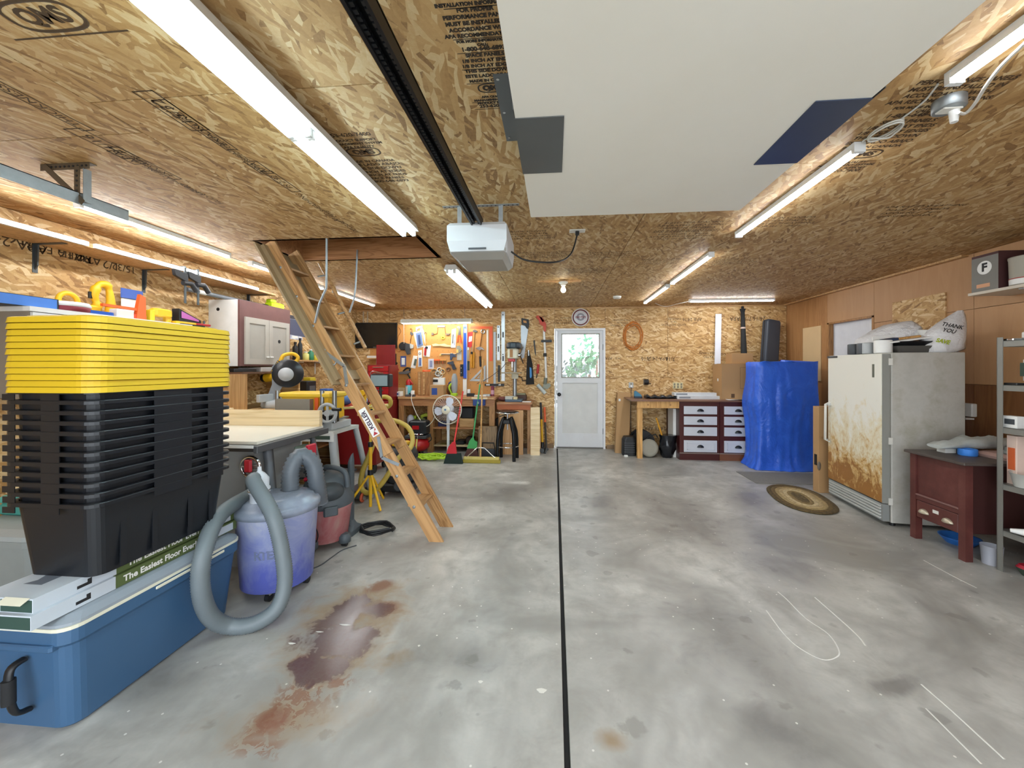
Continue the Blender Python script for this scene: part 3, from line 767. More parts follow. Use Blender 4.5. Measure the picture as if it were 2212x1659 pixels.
# ------------------------------------------------------------------ garage door opener
OX = -.475
t = thing('garage_opener', 'grey garage door opener hanging from a perforated strap', 'opener', (OX, 2.55, 2.1))
ow, zt, zm, zb = .185, 2.285, 2.17, 2.085
M_OPN = mat('#c9ccce', .45, var=.04); M_LENS = mat('#a5a29a', .4, var=.06)
body = part(t, 'body', MB().loft([[(OX - ow + i, 2.37 + i, z), (OX + ow - i, 2.37 + i, z), (OX + ow - i * .3, 2.42 + i, z), (OX + ow - i * .3, 2.8 - i, z), (OX - ow + i * .3, 2.8 - i, z), (OX - ow + i * .3, 2.42 + i, z)] for z, i in ((zm - .06, .02), (zm, .0), (zt - .02, .0), (zt, .015))]), M_OPN, world=True)
part(t, 'light_lens', MB().loft([[(OX - ow * k, y0, z), (OX + ow * k, y0, z), (OX + ow * k, y1, z), (OX - ow * k, y1, z)] for z, k, y0, y1 in ((zb, .78, 2.5, 2.8), (zm - .055, .95, 2.4, 2.82), (zm - .04, .95, 2.4, 2.82))]), M_LENS, world=True)
part(body, 'logo_slot', MB().box(OX - .05, OX + .06, 2.366, 2.371, zm - .055, zm - .045), M_DGREY, world=True)
part(t, 'rail', MB().box(OX - .032, OX - .022, -.7, 2.42, 2.262, 2.312).box(OX + .022, OX + .032, -.7, 2.42, 2.262, 2.312).box(OX - .032, OX + .032, -.7, 2.42, 2.306, 2.316), mat('#232325', .4, .5), world=True)
ch = MB()
for i in range(150):
    y = -.69 + i * .0205
    for sx in (-.016, .016): ch.box(OX + sx - .006, OX + sx + .006, y, y + .013, 2.272, 2.286)
part(t, 'drive_chain', ch, M_BLACK, world=True, kind='stuff')
st_ = MB().box(OX - .25, OX + .25, 2.495, 2.525, H - .004, H - .0005); 
strap = part(t, 'ceiling_strap', st_, M_GALV, world=True)
hm = MB()
for i in range(18): hm.cyl((OX - .235 + i * .0277, 2.51, H - .0045), (OX - .235 + i * .0277, 2.51, H - .0035), .006, n=8)
part(strap, 'strap_hole', hm, M_BLACK, world=True, kind='stuff')
for sx in (-.14, .13): part(t, 'hanger_strap', MB().box(OX + sx - .014, OX + sx + .014, 2.508, 2.512, zt - .02, H - .004), M_GALV, world=True)
q = onz(1247, 498, H)
part(t, 'power_cord', MB().tube(crv([(OX + ow, 2.62, 2.17), (OX + ow + .1, 2.66, 2.12), (OX + ow + .3, 2.72, 2.12), (q.x - .05, q.y - .05, 2.25), (q.x, q.y, H - .03)], 8), .006), M_BLACK, world=True)
t = thing('ceiling_outlet', 'cream outlet plate on the ceiling with the opener plugged in', 'outlet', (q.x, q.y, H - .02))
part(t, 'plate', MB().box(q.x - .06, q.x + .06, q.y - .035, q.y + .035, H - .007, H - .0005, b=.004), M_OFFW, world=True)
part(t, 'plug', MB().box(q.x - .015, q.x + .015, q.y - .015, q.y + .015, H - .035, H - .007, b=.004), M_BLACK, world=True)
# galvanised track at the left
t = thing('door_track', 'galvanised angle track hung from the ceiling at the left', 'track', (-2.41, 1.0, 2.24))
part(t, 'angle_rail', MB().box(-2.415, -2.411, -.7, 2.03, 2.225, 2.285).box(-2.45, -2.411, -.7, 2.03, 2.281, 2.285), M_GALV, world=True)
part(t, 'upright_strap', MB().box(-2.395, -2.391, 1.80, 1.835, 2.24, H - .03), M_GALV, world=True)
M_PERF = mat('#5d4d38', .6, .3)
hd = part(t, 'perforated_angle', MB().box(-2.64, -2.36, 1.8, 1.835, H - .004, H - .0005).box(-2.64, -2.36, 1.8, 1.803, H - .034, H - .003), M_PERF, world=True)
part(t, 'perforated_angle', MB().box(-2.44, -2.41, 1.796, 1.8, 2.25, H - .02), M_PERF, world=True)
part(t, 'perforated_angle', MB().box(-.15, .15, -.014, .014, -.0015, .0015, M=frame((-2.5, 1.795, 2.33), (.75, 0, -.66), (.66, 0, .75))), M_PERF, world=True)
hm = MB()
for i in range(11): hm.cyl((-2.625 + i * .025, 1.7985, H - .018), (-2.625 + i * .025, 1.8, H - .018), .006, n=8)
for i in range(6): hm.cyl((-2.425, 1.7945, 2.27 + i * .025), (-2.425, 1.796, 2.27 + i * .025), .006, n=8)
part(hd, 'angle_hole', hm, M_BLACK, world=True, kind='stuff')
# dark rod high on the right
a, b = onz(2160, 518, H - .03), onz(2290, 470, H - .03)
t = thing('curtain_rod', 'dark rod with a pale tip fixed under the ceiling at the right', 'rod', tuple(a))
part(t, 'rod', MB().cyl((3.70, 3.2, H - .03), (3.70, 2.2, H - .03), .025), mat('#33201a', .6), world=True)
part(t, 'tip', MB().cyl((3.70, 3.2, H - .03), (3.70, 3.24, H - .03), .012), M_WHITE, world=True)

# ------------------------------------------------------------------ attic ladder
# near stringer in the plane y=LY0, far one at y=LY1; foot at x=-.947, hinge at x=-2.42
LY0, LY1 = 3.07, 3.37
T0, T1 = Vector((-2.41, 0, H - .03)), Vector((-1.0, 0, 0.0))
dv = (T1 - T0).normalized(); nv = Vector((dv.z, 0, -dv.x)); nv = nv if nv.z > 0 else -nv    # nv: tread-side normal up/right
SW = .1
def at(s, o=0.0): return T0 + dv * s + nv * o
LL = (T1 - T0).length
t = thing('attic_ladder', 'folding wooden attic ladder let down from the ceiling hatch', 'ladder', (-1.6, 3.2, 0))
M_LAD = wood('ladder_pine', '#c29562', '#96683a', 0, .8, ring=9)
cuts = [0.0, 1.22, 2.02, LL]
def strg(y, s0, s1, foot=False):
    a, b = at(s0, 0), at(s0, SW); c, d = at(s1, SW), at(s1, 0)
    if foot:   # cut flat on the floor
        k = SW * abs(nv.z) / abs(dv.z)
        c, d = at(LL - .0, SW), at(LL, 0)
        c = at(LL + SW * nv.z / -dv.z, SW) if True else c
    poly = [(p.x, p.z) for p in (a, d, c, b)]
    if foot:
        poly = [(a.x, a.z), (d.x, 0.0), (c.x, 0.0), (b.x, b.z)]
    return MB().loft([[(x, y, z) for x, z in poly], [(x, y + .022, z) for x, z in poly]])
M_LADR = M_LAD.copy()
for nm, y in (('near', LY0), ('far', LY1)):
    for i in range(3):
        mb = strg(y, cuts[i] + (.002 if i else 0), cuts[i + 1], i == 2)
        # lay the grain along the stringer: give the object the ladder's axis as its own x
        ang = math.atan2(-dv.z, dv.x)
        Mx = Matrix.Rotation(-ang, 4, 'Y').inverted()
        o = part(t, 'stringer', MB(), M_LAD)
        loc = ROOT[t.name].inverted()
        Rm = frame((0, 0, 0), dv, (0, 1, 0), dv.cross(Vector((0, 1, 0))))
        mb.v = [tuple(Rm.inverted() @ (loc @ Vector(v))) for v in mb.v]
        o.data = mb.mesh('stringer'); o.data.materials.append(M_LAD); o.matrix_local = Rm
        # bolts through each tread
# treads are level boards housed between the stringers
M_TREAD = wood('ladder_tread', '#b58a5c', '#94693c', 1, .8)
for k in range(10):
    z = .285 + .2435 * k
    if z > H - .08: break
    s = (z - T0.z) / dv.z
    xa, xb = at(s, .004).x, at(s, SW - .004).x
    cx = at(s, SW / 2).x
    part(t, 'tread', MB().box(cx - .062, cx + .062, LY0 + .022, LY1, z - .018, z, b=.003), M_TREAD, world=True)
    q = at(s, SW / 2)
    part(t, 'bolt', MB().lathe((q.x, LY0, z - .01), [(.013, .0), (.013, -.003), (.006, -.005)], 12, ax='y'), M_GALV, world=True)
# door panel fixed under the top section
pn = Rm2 = None
a, b = at(.0, -.018), at(1.33, -.018); c, d = at(1.33, -.002), at(0, -.002)
M_PAN = mat('#9d8664', .6, var=.12, scale=6)
part(t, 'hatch_panel', MB().loft([[(p.x, y, p.z) for p in (a, b, c, d)] for y in (LY0 - .1, LY1 + .13)]), M_PAN, world=True)
for s in (.12, 1.22):
    a, b, c, d = at(s, -.002), at(s + .09, -.002), at(s + .09, .03), at(s, .03)
    part(t, 'panel_batten', MB().loft([[(p.x, y, p.z) for p in (a, b, c, d)] for y in (LY0 + .022, LY1)]), M_PAN, world=True)
a, b, c, d = at(.02, -.002), at(1.3, -.002), at(1.3, .03), at(.02, .03)
part(t, 'panel_batten', MB().loft([[(p.x, y, p.z) for p in (a, b, c, d)] for y in (LY0 - .05, LY0 - .002)]), M_PAN, world=True)
# strap hinges
def hinge(s0, flip):
    p = at(s0, SW - .005 if flip else SW - .005)
    for s, o in (((-.15, -.09), (-.09, -.09)) if False else ((-.15, .0), (.02, -.13))):
        pass
    w = .013
    def bar(pa, pb):
        dd = (pb - pa).normalized(); mm = Vector((-dd.z, 0, dd.x))
        return MB().loft([[tuple(Vector((q.x, y, q.z))) for q in (pa - mm * w, pb - mm * w, pb + mm * w, pa + mm * w)] for y in (LY0 - .006, LY0 - .001)])
    return bar
tip = at(1.22, SW)
for pa, pb in ((at(1.05, .02), tip), (tip, at(1.36, .045))): part(t, 'strap_hinge', hinge(1.22, 1)(pa, pb), M_GALV, world=True)
tip = at(2.02, .0)
for pa, pb in ((tip, at(1.86, .06)), (tip, at(2.14, .095))): part(t, 'strap_hinge', hinge(2.02, 1)(pa, pb), M_GALV, world=True)
part(t, 'spring_hook', MB().tube(crv([at(1.02, .03) + Vector((0, LY0 - .01, 0)), at(1.1, .0) + Vector((0, LY0 - .015, 0)), at(1.17, .03) + Vector((0, LY0 - .015, 0)), at(1.16, .06) + Vector((0, LY0 - .012, 0))], 6), .006), M_GALV, world=True)
# swing arms
for y, px in ((LY0 - .03, ((706, 515), (705, 622), (690, 655), (680, 698))), (HY1 - .04, ((772, 540), (768, 620), (765, 645), (755, 675)))):
    pts = [ony(u, v, y) for u, v in px]
    pts[0].z = max(pts[0].z, H + .05)
    part(t, 'swing_arm', MB().tube(pts, .013, 6, flat=.5), M_GALV, world=True)
# hand rail on the far stringer
yr = LY1 + .1
a, b = ony(690, 567, yr), ony(789, 752, yr)
part(t, 'hand_rail', MB().tube([a, b], .026, 4, flat=.7), M_LAD, world=True)
for k in (.15, .58, .92):
    q = a.lerp(b, k); part(t, 'rail_bracket', MB().cyl(tuple(q), (q.x - .03, LY1 + .02, q.z - .03), .008, n=6), M_GALV, world=True)
# maker's plate upside down on the near stringer
ex = -dv; ey = -nv
pc = at(1.72, SW * .5) + Vector((0, LY0 - .0015, 0))
lb = part(t, 'maker_label', MB().box(-.125, .125, -.032, .032, -.0005, .0005, M=frame(pc, ex, ey)), mat('#f4f3ef', .5), world=True)
tm = frame(pc + Vector((0, -.0012, 0)), ex, ey)
text(lb, 'label_print', 'KELLER', .05, tm @ TR(.02, 0, 0), mat('#3a2340', .6, key='t'), bold=.0015)
part(lb, 'label_print', MB().add([(-.115, -.022, 0), (-.085, 0, 0), (-.115, .022, 0)], [(0, 1, 2)], tm).add([(-.08, -.02, 0), (-.06, -.02, 0), (-.085, .0, 0)], [(0, 1, 2)], tm), mat('#b0303a', .6, key='t'), world=True)
for s in (): pass

# ------------------------------------------------------------------ big blue cooler
M_COOL = mat('#3a5c7e', .42, var=.08, scale=4); M_LID = mat('#8f979f', .5, var=.06, scale=5); M_CREAM = mat('#ddd9c4', .5)
cx0, cx1, cy0, cy1 = -2.26, -1.80, 1.30, 2.13
CX, CY, CW, CD = (cx0 + cx1) / 2, (cy0 + cy1) / 2, cx1 - cx0, cy1 - cy0
t = thing('cooler', 'large blue ice chest with grey lid on the floor under the totes', 'cooler', (CX, CY, 0))
part(t, 'body', MB().loft([[(x, y, z) for x, y in rrect(CW - 2 * i, CD - 2 * i, .06, 5, CX, CY)] for i, z in ((.055, 0), (.04, .015), (.012, .34), (.0, .355), (.0, .405))], smooth=False), M_COOL, world=True)
part(t, 'liner_edge', MB().prism(rrect(CW + .004, CD + .004, .06, 5, CX, CY), .013, z0=.4055), M_CREAM, world=True)
lid = part(t, 'lid', MB().loft([[(x, y, z) for x, y in rrect(CW - 2 * i, CD - 2 * i, .07, 5, CX, CY)] for i, z in ((0, .419), (.0, .43), (.03, .448), (.05, .452))]), M_LID, world=True)
part(t, 'latch_recess', MB().box(cx1 - .014, cx1 + .004, 1.63, 2.0, .385, .398, b=.003), M_CREAM, world=True)
hy = cy0
part(t, 'end_ledge', MB().box(cx0 + .05, cx1 - .05, hy - .012, hy + .03, .335, .36, b=.008), M_COOL, world=True)
for x in (-1.98, -2.13):
    h = part(t, 'handle', MB().tube(crv([(x, hy + .005, .30), (x, hy - .035, .285), (x + .006, hy - .04, .2), (x, hy - .02, .12), (x, hy + .02, .10)], 5), .016, 8, flat=.6), M_BLACK, world=True)
    part(h, 'grip', MB().cyl((x + .002, hy - .04, .255), (x + .006, hy - .042, .17), .019, n=10), M_BLKR, world=True)
# flooring cartons
M_GRN = mat('#59683a', .6, var=.1, scale=6); M_CTN = mat('#c4ccd4', .6, var=.05)
def carton(label, x0, x1, y0, y1, z, th, txt, dx):
    t = thing('flooring_carton', label, 'carton', ((x0 + x1) / 2, (y0 + y1) / 2, z), group='cartons on the cooler')
    b = part(t, 'carton', MB().box(x0, x1, y0, y1, z, z + th, b=.003), M_GRN, world=True)
    e = y0 + .27
    part(t, 'pale_end_print', MB().box(x0 - .001, x1 + .0012, y0 - .0012, e, z + .001, z + th + .0012), M_CTN, world=True)
    Ms = frame((x1 + .0018, 0, z + th / 2), (0, 1, 0), (0, 0, 1))
    text(b, 'side_print', txt, .037, frame((x1 + .0018, y0 + .3 + dx, z + th / 2), (0, 1, 0), (0, 0, 1)), M_TXTW, align='LEFT', bold=.0012)
    part(b, 'side_print', MB().box(x1 + .001, x1 + .002, y1 - .13, y1 - .03, z + .006, z + th - .006), M_CTN, world=True)
    part(b, 'end_print', MB().add([(0, -.012, 0), (.05, -.012, 0), (.05, .012, 0), (.035, .012, 0), (.035, 0, 0), (0, 0, 0)], [(0, 1, 2, 3, 4, 5)], frame((x1 + .0018, y0 + .13, z + th / 2), (0, 1, 0), (0, 0, 1))), M_TXTK, world=True)
    part(b, 'end_panel', MB().box(x0 + .1, x1 - .002, y0 - .0022, y0 - .0014, z + .004, z + th - .004), mat('#2f4a42', .6), world=True)
    part(b, 'end_label', MB().box(x0 + .005, x0 + .1, y0 - .0024, y0 - .0014, z + .004, z + th - .004), M_CTN, world=True)
    return t, b
carton('lower green flooring carton lying on the cooler lid', -2.09, -1.855, 1.24, 2.15, .4525, .052, 'The Easiest Floor Ever!', -.0)
t, b = carton('upper green flooring carton directly under the stacked totes', -2.1, -1.87, 1.255, 2.15, .505, .052, 'The Easiest Floor Ever!', .015)
zc_ = .5584
part(b, 'top_print', MB().add([(-.06, -.04, 0), (.06, -.04, 0), (.06, .03, 0), (.02, .04, 0), (-.03, .02, 0), (-.06, .04, 0)], [(0, 1, 2, 3, 4, 5)], frame((-2.0, 1.40, zc_), (0, 1, 0), (-1, 0, 0))), mat('#6c7480', .6), world=True)
part(b, 'top_print', MB().add([(-.09, -.05, 0), (.09, -.05, 0), (.06, .05, 0), (-.05, .03, 0)], [(0, 1, 2, 3)], frame((-1.99, 1.60, zc_), (1, 0, 0), (0, 1, 0))), mat('#a58a60', .6), world=True)
part(b, 'torn_flap', MB().box(-.05, .05, -.03, .0, 0, .002, M=TR(-1.93, 1.254, .56) @ RX(25)), M_CREAM, world=True)

# ------------------------------------------------------------------ nested totes and their lids
M_TOTE = mat('#15181d', .38, var=.12, scale=5); M_TLID = mat('#d6b01c', .5, var=.04, scale=4)
TX, TY, TW, TD, TH = -1.968, 1.69, .385, .64, .305
Z0 = .558; PIT = .0402
def tote_mesh():
    m = MB()
    def rr(i, z, r=.05): return [(x, y, z) for x, y in rrect(TW - 2 * i, TD - 2 * i, r, 6)]
    rb, rt = .034, .006
    m.loft([rr(rb, 0), rr(rt, TH)], cap=False, smooth=False)                     # outer wall
    m.loft([rr(rb + .003, .003), rr(rt + .0025, TH)], cap=False)
    m.add(rr(rb, 0), [tuple(range(28))[::-1]])
    # upright ribs pressed into the wall
    for y in (-.2, -.07, .1, .22): m.box(-.012, .012, -.002, .002, .01, TH - .07, M=frame((TW / 2 - .0185, y, 0), (0, 1, 0), (-1, 0, .0), (0, 0, 1)))
    return m
def flange():
    m = MB()
    def rr(i, z, r=.055): return [(x, y, z) for x, y in rrect(TW - 2 * i, TD - 2 * i, r, 6)]
    m.loft([rr(.006, TH), rr(-.012, TH - .001), rr(-.014, TH - .004), rr(-.014, TH - .017), rr(-.010, TH - .018), rr(-.010, TH - .006), rr(.006, TH - .006)], cap=False, close=True)
    return m
def skirts():
    out = []
    z0, z1 = TH - PIT - .001, TH - .017
    o = .0135
    for y0, y1 in ((-.10, .08), (.17, .262)): out.append((TW / 2 + o - .003, TW / 2 + o, y0, y1))
    for y0, y1 in ((-.10, .08),): out.append((-TW / 2 - o, -TW / 2 - o + .003, y0, y1))
    for x0, x1 in ((-.19, -.135), (-.02, .06)): out.append((x0, x1, -TD / 2 - o, -TD / 2 - o + .003))
    for x0, x1 in ((-.06, .06),): out.append((x0, x1, TD / 2 + o - .003, TD / 2 + o))
    return [MB().box(a, b, c, d, z0, z1) for a, b, c, d in out]
NT = 12
t0 = thing('storage_tote', 'black plastic tote at the bottom of the nested stack', 'tote', (TX, TY, Z0), group='nested black totes')
part(t0, 'body', tote_mesh(), M_TOTE); part(t0, 'rim', flange(), M_TOTE)
for q in skirts(): part(t0, 'rim_skirt', q, M_TOTE)
ORD = ['', '', 'second', 'third', 'fourth', 'fifth', 'sixth', 'seventh', 'eighth', 'ninth', 'tenth', 'eleventh']
for k in range(1, NT):
    copytree(t0, (TX + random.uniform(-.001, .001), TY, Z0 + PIT * k), ('black plastic tote, %s from the bottom of the nested stack' % ORD[k + 1]) if k < NT - 1 else 'topmost black tote right under the yellow lids', 'nested black totes')
ZL = Z0 + TH + PIT * (NT - 1) - .012
def lid_mesh(top=False):
    m = MB(); p = .0245
    def rr(i, z, r=.07): return [(x, y, z) for x, y in rrect(TW + .036 - 2 * i, TD + .036 - 2 * i, r, 6)]
    m.loft([rr(-.003, 0), rr(.0, p - .003), rr(.006, p)], cap=False)
    m.add(rr(.006, p), [tuple(range(28))])
    if top: m.loft([rr(.03, p), rr(.036, p + .007)], cap=True)
    return m
t1_ = solo('tote_lid', 'yellow lid at the bottom of the lid stack on the black totes', 'lid', lid_mesh(), M_TLID, 'stacked yellow lids')
t1_.location = (TX, TY, ZL)
NL = 12
for k in range(1, NL - 1):
    c = t1_.copy(); COL.objects.link(c); c.location = (TX + random.uniform(-.002, .002), TY + random.uniform(-.002, .002), ZL + .0245 * k + .0004 * k); c.rotation_euler.z = R(random.uniform(-.25, .25))
    c['label'] = 'yellow plastic tote lid, %s up from the black totes' % ORD[k + 1]
c = solo('tote_lid', 'topmost yellow tote lid with a raised panel', 'lid', lid_mesh(True), M_TLID, 'stacked yellow lids')
c.location = (TX, TY, ZL + .0245 * (NL - 1) + .0052)

# ------------------------------------------------------------------ dust bin with hose
BXc, BYc = -1.755, 2.36
nbk = N('cloudy_blue_bin'); f = nbk.noise(nbk.coord(), 5, 5, .7, .8); zz = nbk.n('ShaderNodeSeparateXYZ'); nbk.l(nbk.coord(), zz.inputs[0])
g = nbk.math('MULTIPLY_ADD', zz.outputs[2], -2.2); g.node.inputs[2].default_value = 1.05
w = nbk.math('ADD', nbk.math('MULTIPLY', f, 1.0), nbk.math('MULTIPLY', g, .55))
nbk.col(nbk.ramp(w, [(.3, lin('#d2d6e2')), (.6, lin('#a6b0dc')), (1.0, lin('#6570cc'))])); nbk.rough(.4)
t = thing('dust_bin', 'cloudy blue plastic bin on casters collecting sawdust', 'bin', (BXc, BYc, 0))
bin_ = part(t, 'drum', MB().lathe((BXc, BYc, 0), [(.192, .055), (.2, .06), (.228, .50), (.236, .505), (.236, .525)], 36), nbk.m, world=True)
M_CLR = mat('#98a2b2', .25, alpha=.7, var=.35, scale=14, key='clear')
part(t, 'lid', MB().lathe((BXc, BYc, 0), [(.23, .5), (.244, .5), (.246, .535), (.23, .55), (.21, .556), (.2, .575), (.13, .588), (.01, .59)], 36), M_CLR, world=True)
for a in (20, 110, 200, 290):
    x, y = BXc + .165 * math.cos(R(a)), BYc + .165 * math.sin(R(a))
    cs_ = part(t, 'caster', MB().cyl((x - .012, y, .024), (x + .012, y, .024), .024, n=16), M_BLACK, world=True)
    part(cs_, 'caster_fork', MB().box(x - .016, x + .016, y - .012, y + .012, .038, .058, b=.003), M_CHROME, world=True)
va = math.atan2(-BYc, -BXc)
def binM(a, z, r): return frame((BXc + r * math.cos(a), BYc + r * math.sin(a), z), (-math.sin(a), math.cos(a), 0), (0, 0, 1))
for i, ch_ in enumerate('RTEX'):
    a = va - .50 + i * .155
    text(bin_, 'faded_print', ch_, .07, binM(a, .29, .2155), mat('#6d7696', .6), bold=.002)
part(bin_, 'faded_print', MB().prism([(.2155 * math.cos(va + q), .2155 * math.sin(va + q)) for q in [-.6 + .1 * i for i in range(9)]] + [(.2135 * math.cos(va + q), .2135 * math.sin(va + q)) for q in [.2 - .1 * i for i in range(9)]], .012, M=TR(BXc, BYc, .345)), mat('#98a2c6', .6), world=True)
fx, fy = BXc - .03, BYc - .12
part(t, 'inlet_fitting', MB().lathe((fx, fy, .58), [(.05, 0), (.05, .05), (.058, .055), (.058, .085), (.05, .09), (.052, .14), (.03, .17), (.012, .185), (.01, .21)], 20), mat('#c8ccd2', .4), world=True)
part(t, 'hose_clamp', MB().torus((fx, fy, .65), .056, .005), M_CHROME, world=True)
def ribbed(pts, r, mb, amp=.004, pitch=.012, n=14):
    P = crv(pts, 14); L = [0.0]
    for a, b in zip(P, P[1:]): L.append(L[-1] + (b - a).length)
    out, rad, k = [], [], 0
    d, j = 0.0, 0
    while d < L[-1]:
        while j < len(L) - 2 and L[j + 1] < d: j += 1
        tt = (d - L[j]) / max(1e-6, L[j + 1] - L[j]); out.append(P[j].lerp(P[j + 1], tt)); rad.append(r + (amp if k % 2 else -amp * .4)); k += 1; d += pitch / 2
    return mb.tube(out, rad, n)
hp = [(fx, fy, .70), (fx + .01, fy - .06, .72)] + [tuple(ony(u, v, y)) for u, v, y in ((588, 1110, 2.09), (609, 1190, 2.07), (615, 1260, 2.05), (597, 1315, 2.0), (548, 1348, 1.95), (493, 1352, 1.91))] + [tuple(onx(u, v, x)) for u, v, x in ((452, 1328, -1.735), (433, 1265, -1.735), (442, 1185, -1.745), (478, 1110, -1.83))] + [(-1.96, 2.4, .575), (-2.06, 2.53, .57)]
solo('dust_hose', 'fat grey ribbed hose looping from the blue bin to the table saw', 'hose', ribbed(hp, .038, MB(), .003, .013), mat('#6c7579', .5), None)
hp = [(BXc + .02, BYc + .09, .585), (BXc + .02, BYc + .1, .72), (BXc + .05, BYc + .15, .80), (BXc + .11, BYc + .19, .74), (BXc + .13, BYc + .2, .62), (BXc + .13, BYc + .24, .45)]
solo('dust_hose', 'short dark ribbed hose arching off the bin lid', 'hose', ribbed(hp, .05, MB(), .006, .022), mat('#5f666d', .45))

# ------------------------------------------------------------------ red shop vacuum
VX, VY = -1.80, 2.97
nv_ = N('dusty_red'); f = nv_.noise(nv_.coord(), 4, 5, .65, .6); nv_.col(nv_.ramp(f, [(.32, lin('#ad4650')), (.5, lin('#bd7a7a')), (.66, lin('#c09a90'))])); nv_.rough(.5)
t = thing('shop_vacuum', 'dusty red shop vacuum with a grey motor head', 'vacuum', (VX, VY, 0))
VAC = t
part(t, 'drum', MB().lathe((VX, VY, 0), [(.14, .05), (.155, .055), (.185, .30), (.192, .305), (.192, .325)], 32), nv_.m, world=True)
M_VG = mat('#4d5459', .5, var=.2, scale=8)
hd = part(t, 'motor_head', MB().lathe((VX, VY, 0), [(.195, .32), (.2, .335), (.196, .375), (.18, .40), (.172, .45), (.145, .52), (.09, .56), (.02, .57)], 32), M_VG, world=True)
part(hd, 'vent_dome', MB().ell((VX + .04, VY - .08, .44), (.14, .115, .09), 20, 10), mat('#3c4246', .45), world=True)
part(hd, 'switch', MB().box(-.022, .022, -.014, .014, 0, .02, M=TR(VX - .1, VY - .09, .525) @ RX(35) @ RZ(20), b=.004), mat('#c02038', .4), world=True)
part(hd, 'head_label', MB().box(-.06, .06, -.03, .03, 0, .012, M=TR(VX - .13, VY + .02, .565) @ RX(30), b=.003), mat('#2d3a3c', .5), world=True)
part(hd, 'label_stripe', MB().box(-.03, .03, -.014, .014, .0125, .0135, M=TR(VX - .13, VY + .02, .565) @ RX(30)), M_ORNG, world=True)
part(hd, 'carry_handle', MB().tube(crv([(VX - .06, VY + .06, .55), (VX - .02, VY + .02, .6), (VX + .1, VY - .01, .6), (VX + .17, VY - .02, .56), (VX + .185, VY - .02, .46)], 6), .02, 8), M_VG, world=True)
part(hd, 'drum_clip', MB().box(-.05, .05, -.014, .01, -.05, .02, M=frame((VX + .13, VY - .16, .33), (.78, .62, 0), (-.62, .78, 0)), b=.01), M_VG, world=True)
part(hd, 'vent_slot', MB().box(-.045, .045, -.003, .003, -.004, .004, M=frame((VX + .035, VY - .199, .365), (1, .15, 0), (-.15, 1, 0))), M_BLACK, world=True)
for a in (-95, -10, 80, 170):
    x, y = VX + .17 * math.cos(R(a)), VY + .17 * math.sin(R(a))
    c_ = part(t, 'caster_foot', MB().lathe((x, y, 0), [(.03, .03), (.045, .035), (.047, .08), (.03, .1)], 16), M_VG, world=True)
    part(c_, 'caster', MB().cyl((x - .018, y, .022), (x + .018, y, .022), .022, n=14), M_BLACK, world=True)
part(t, 'trim_wire', MB().tube(crv([(VX - .08, VY - .175, .25), (VX + .01, VY - .192, .23), (VX + .045, VY - .185, .15), (VX + .02, VY - .175, .08), (VX - .03, VY - .16, .05)], 6), .004), M_BLACK, world=True)
# floor wand
wq = onz(757, 1150)
t = thing('vacuum_wand', 'dark grey vacuum wand standing on its floor nozzle', 'wand', (wq.x, wq.y, 0))
part(t, 'tube', MB().cyl((wq.x, wq.y, .10), (wq.x + .005, wq.y, .52), .03, .027), M_VG, world=True)
part(t, 'crevice_tip', MB().loft([[(wq.x + .005 + x, wq.y + y, z + s * x) for x, y in circ(.027 * k, 14)] for z, k, s in ((.52, 1, 0), (.6, .95, .6), (.64, .7, 1.8))]), M_VG, world=True)
part(t, 'floor_nozzle', MB().loft([[(wq.x + x, wq.y + y, z) for x, y in rrect(w_, d_, .03, 4)] for z, w_, d_ in ((.0, .12, .2), (.04, .12, .2), (.07, .09, .1), (.11, .06, .06))]), M_VG, world=True)
rp = []
for k in range(46):
    a = k * .41; rr_ = .115 + .012 * math.sin(k * 1.7); rp.append((-1.50 + rr_ * 1.15 * math.cos(a), 3.22 + rr_ * math.sin(a), .012 + .0009 * k))
part(VAC, 'power_cord', MB().tube(rp, .009, 6), M_BLACK, world=True)
part(VAC, 'thin_cord', MB().tube(crv([onz(u, v, .005) for u, v in ((662, 1232), (690, 1222), (715, 1205), (740, 1188), (770, 1178))], 6), .004, 6), M_DGREY, world=True)

# ------------------------------------------------------------------ table saw
t = thing('table_saw', 'table saw with white sheet on top and a tall pine fence', 'table saw', (-2.3, 2.8, 0))
SX0, SX1, SY0, SY1 = -2.95, -1.95, 2.39, 3.2
part(t, 'table', MB().box(SX0, SX1, SY0, SY1, .845, .88), mat('#2a2b2d', .4), world=True)
part(t, 'table_edge', MB().box(SX0, SX1 + .004, SY0 - .006, SY0, .868, .886), M_WHITE, world=True)
part(t, 'side_rail', MB().box(SX1, SX1 + .03, SY0, SY1, .835, .88, b=.004), mat('#4a4b4e', .5), world=True)
part(t, 'laminate_sheet', MB().box(SX0, SX1 - .02, SY0 + .06, SY1 - .0, .8805, .9), mat('#efeadb', .35, var=.03), world=True)
part(t, 'pine_fence', MB().box(SX0, SX1 - .01, 3.13, 3.15, .9005, 1.03), M_PLYF, world=True)
part(t, 'pine_fence', MB().box(SX0, SX1 - .01, 3.152, 3.172, .9005, 1.032), M_PLYF, world=True)
M_SAWG = mat('#9b9d9c', .5, var=.06)
part(t, 'cabinet', MB().loft([[(x, y, z) for x, y in ((-2.75 + i, 2.5 + i), (-2.03 - i, 2.5 + i), (-2.03 - i, 3.0 - i), (-2.75 + i, 3.0 - i))] for z, i in ((0.35, .06), (.84, 0))]), M_SAWG, world=True)
part(t, 'base', MB().box(-2.7, -2.08, 2.56, 2.94, 0, .35), M_SAWG, world=True)
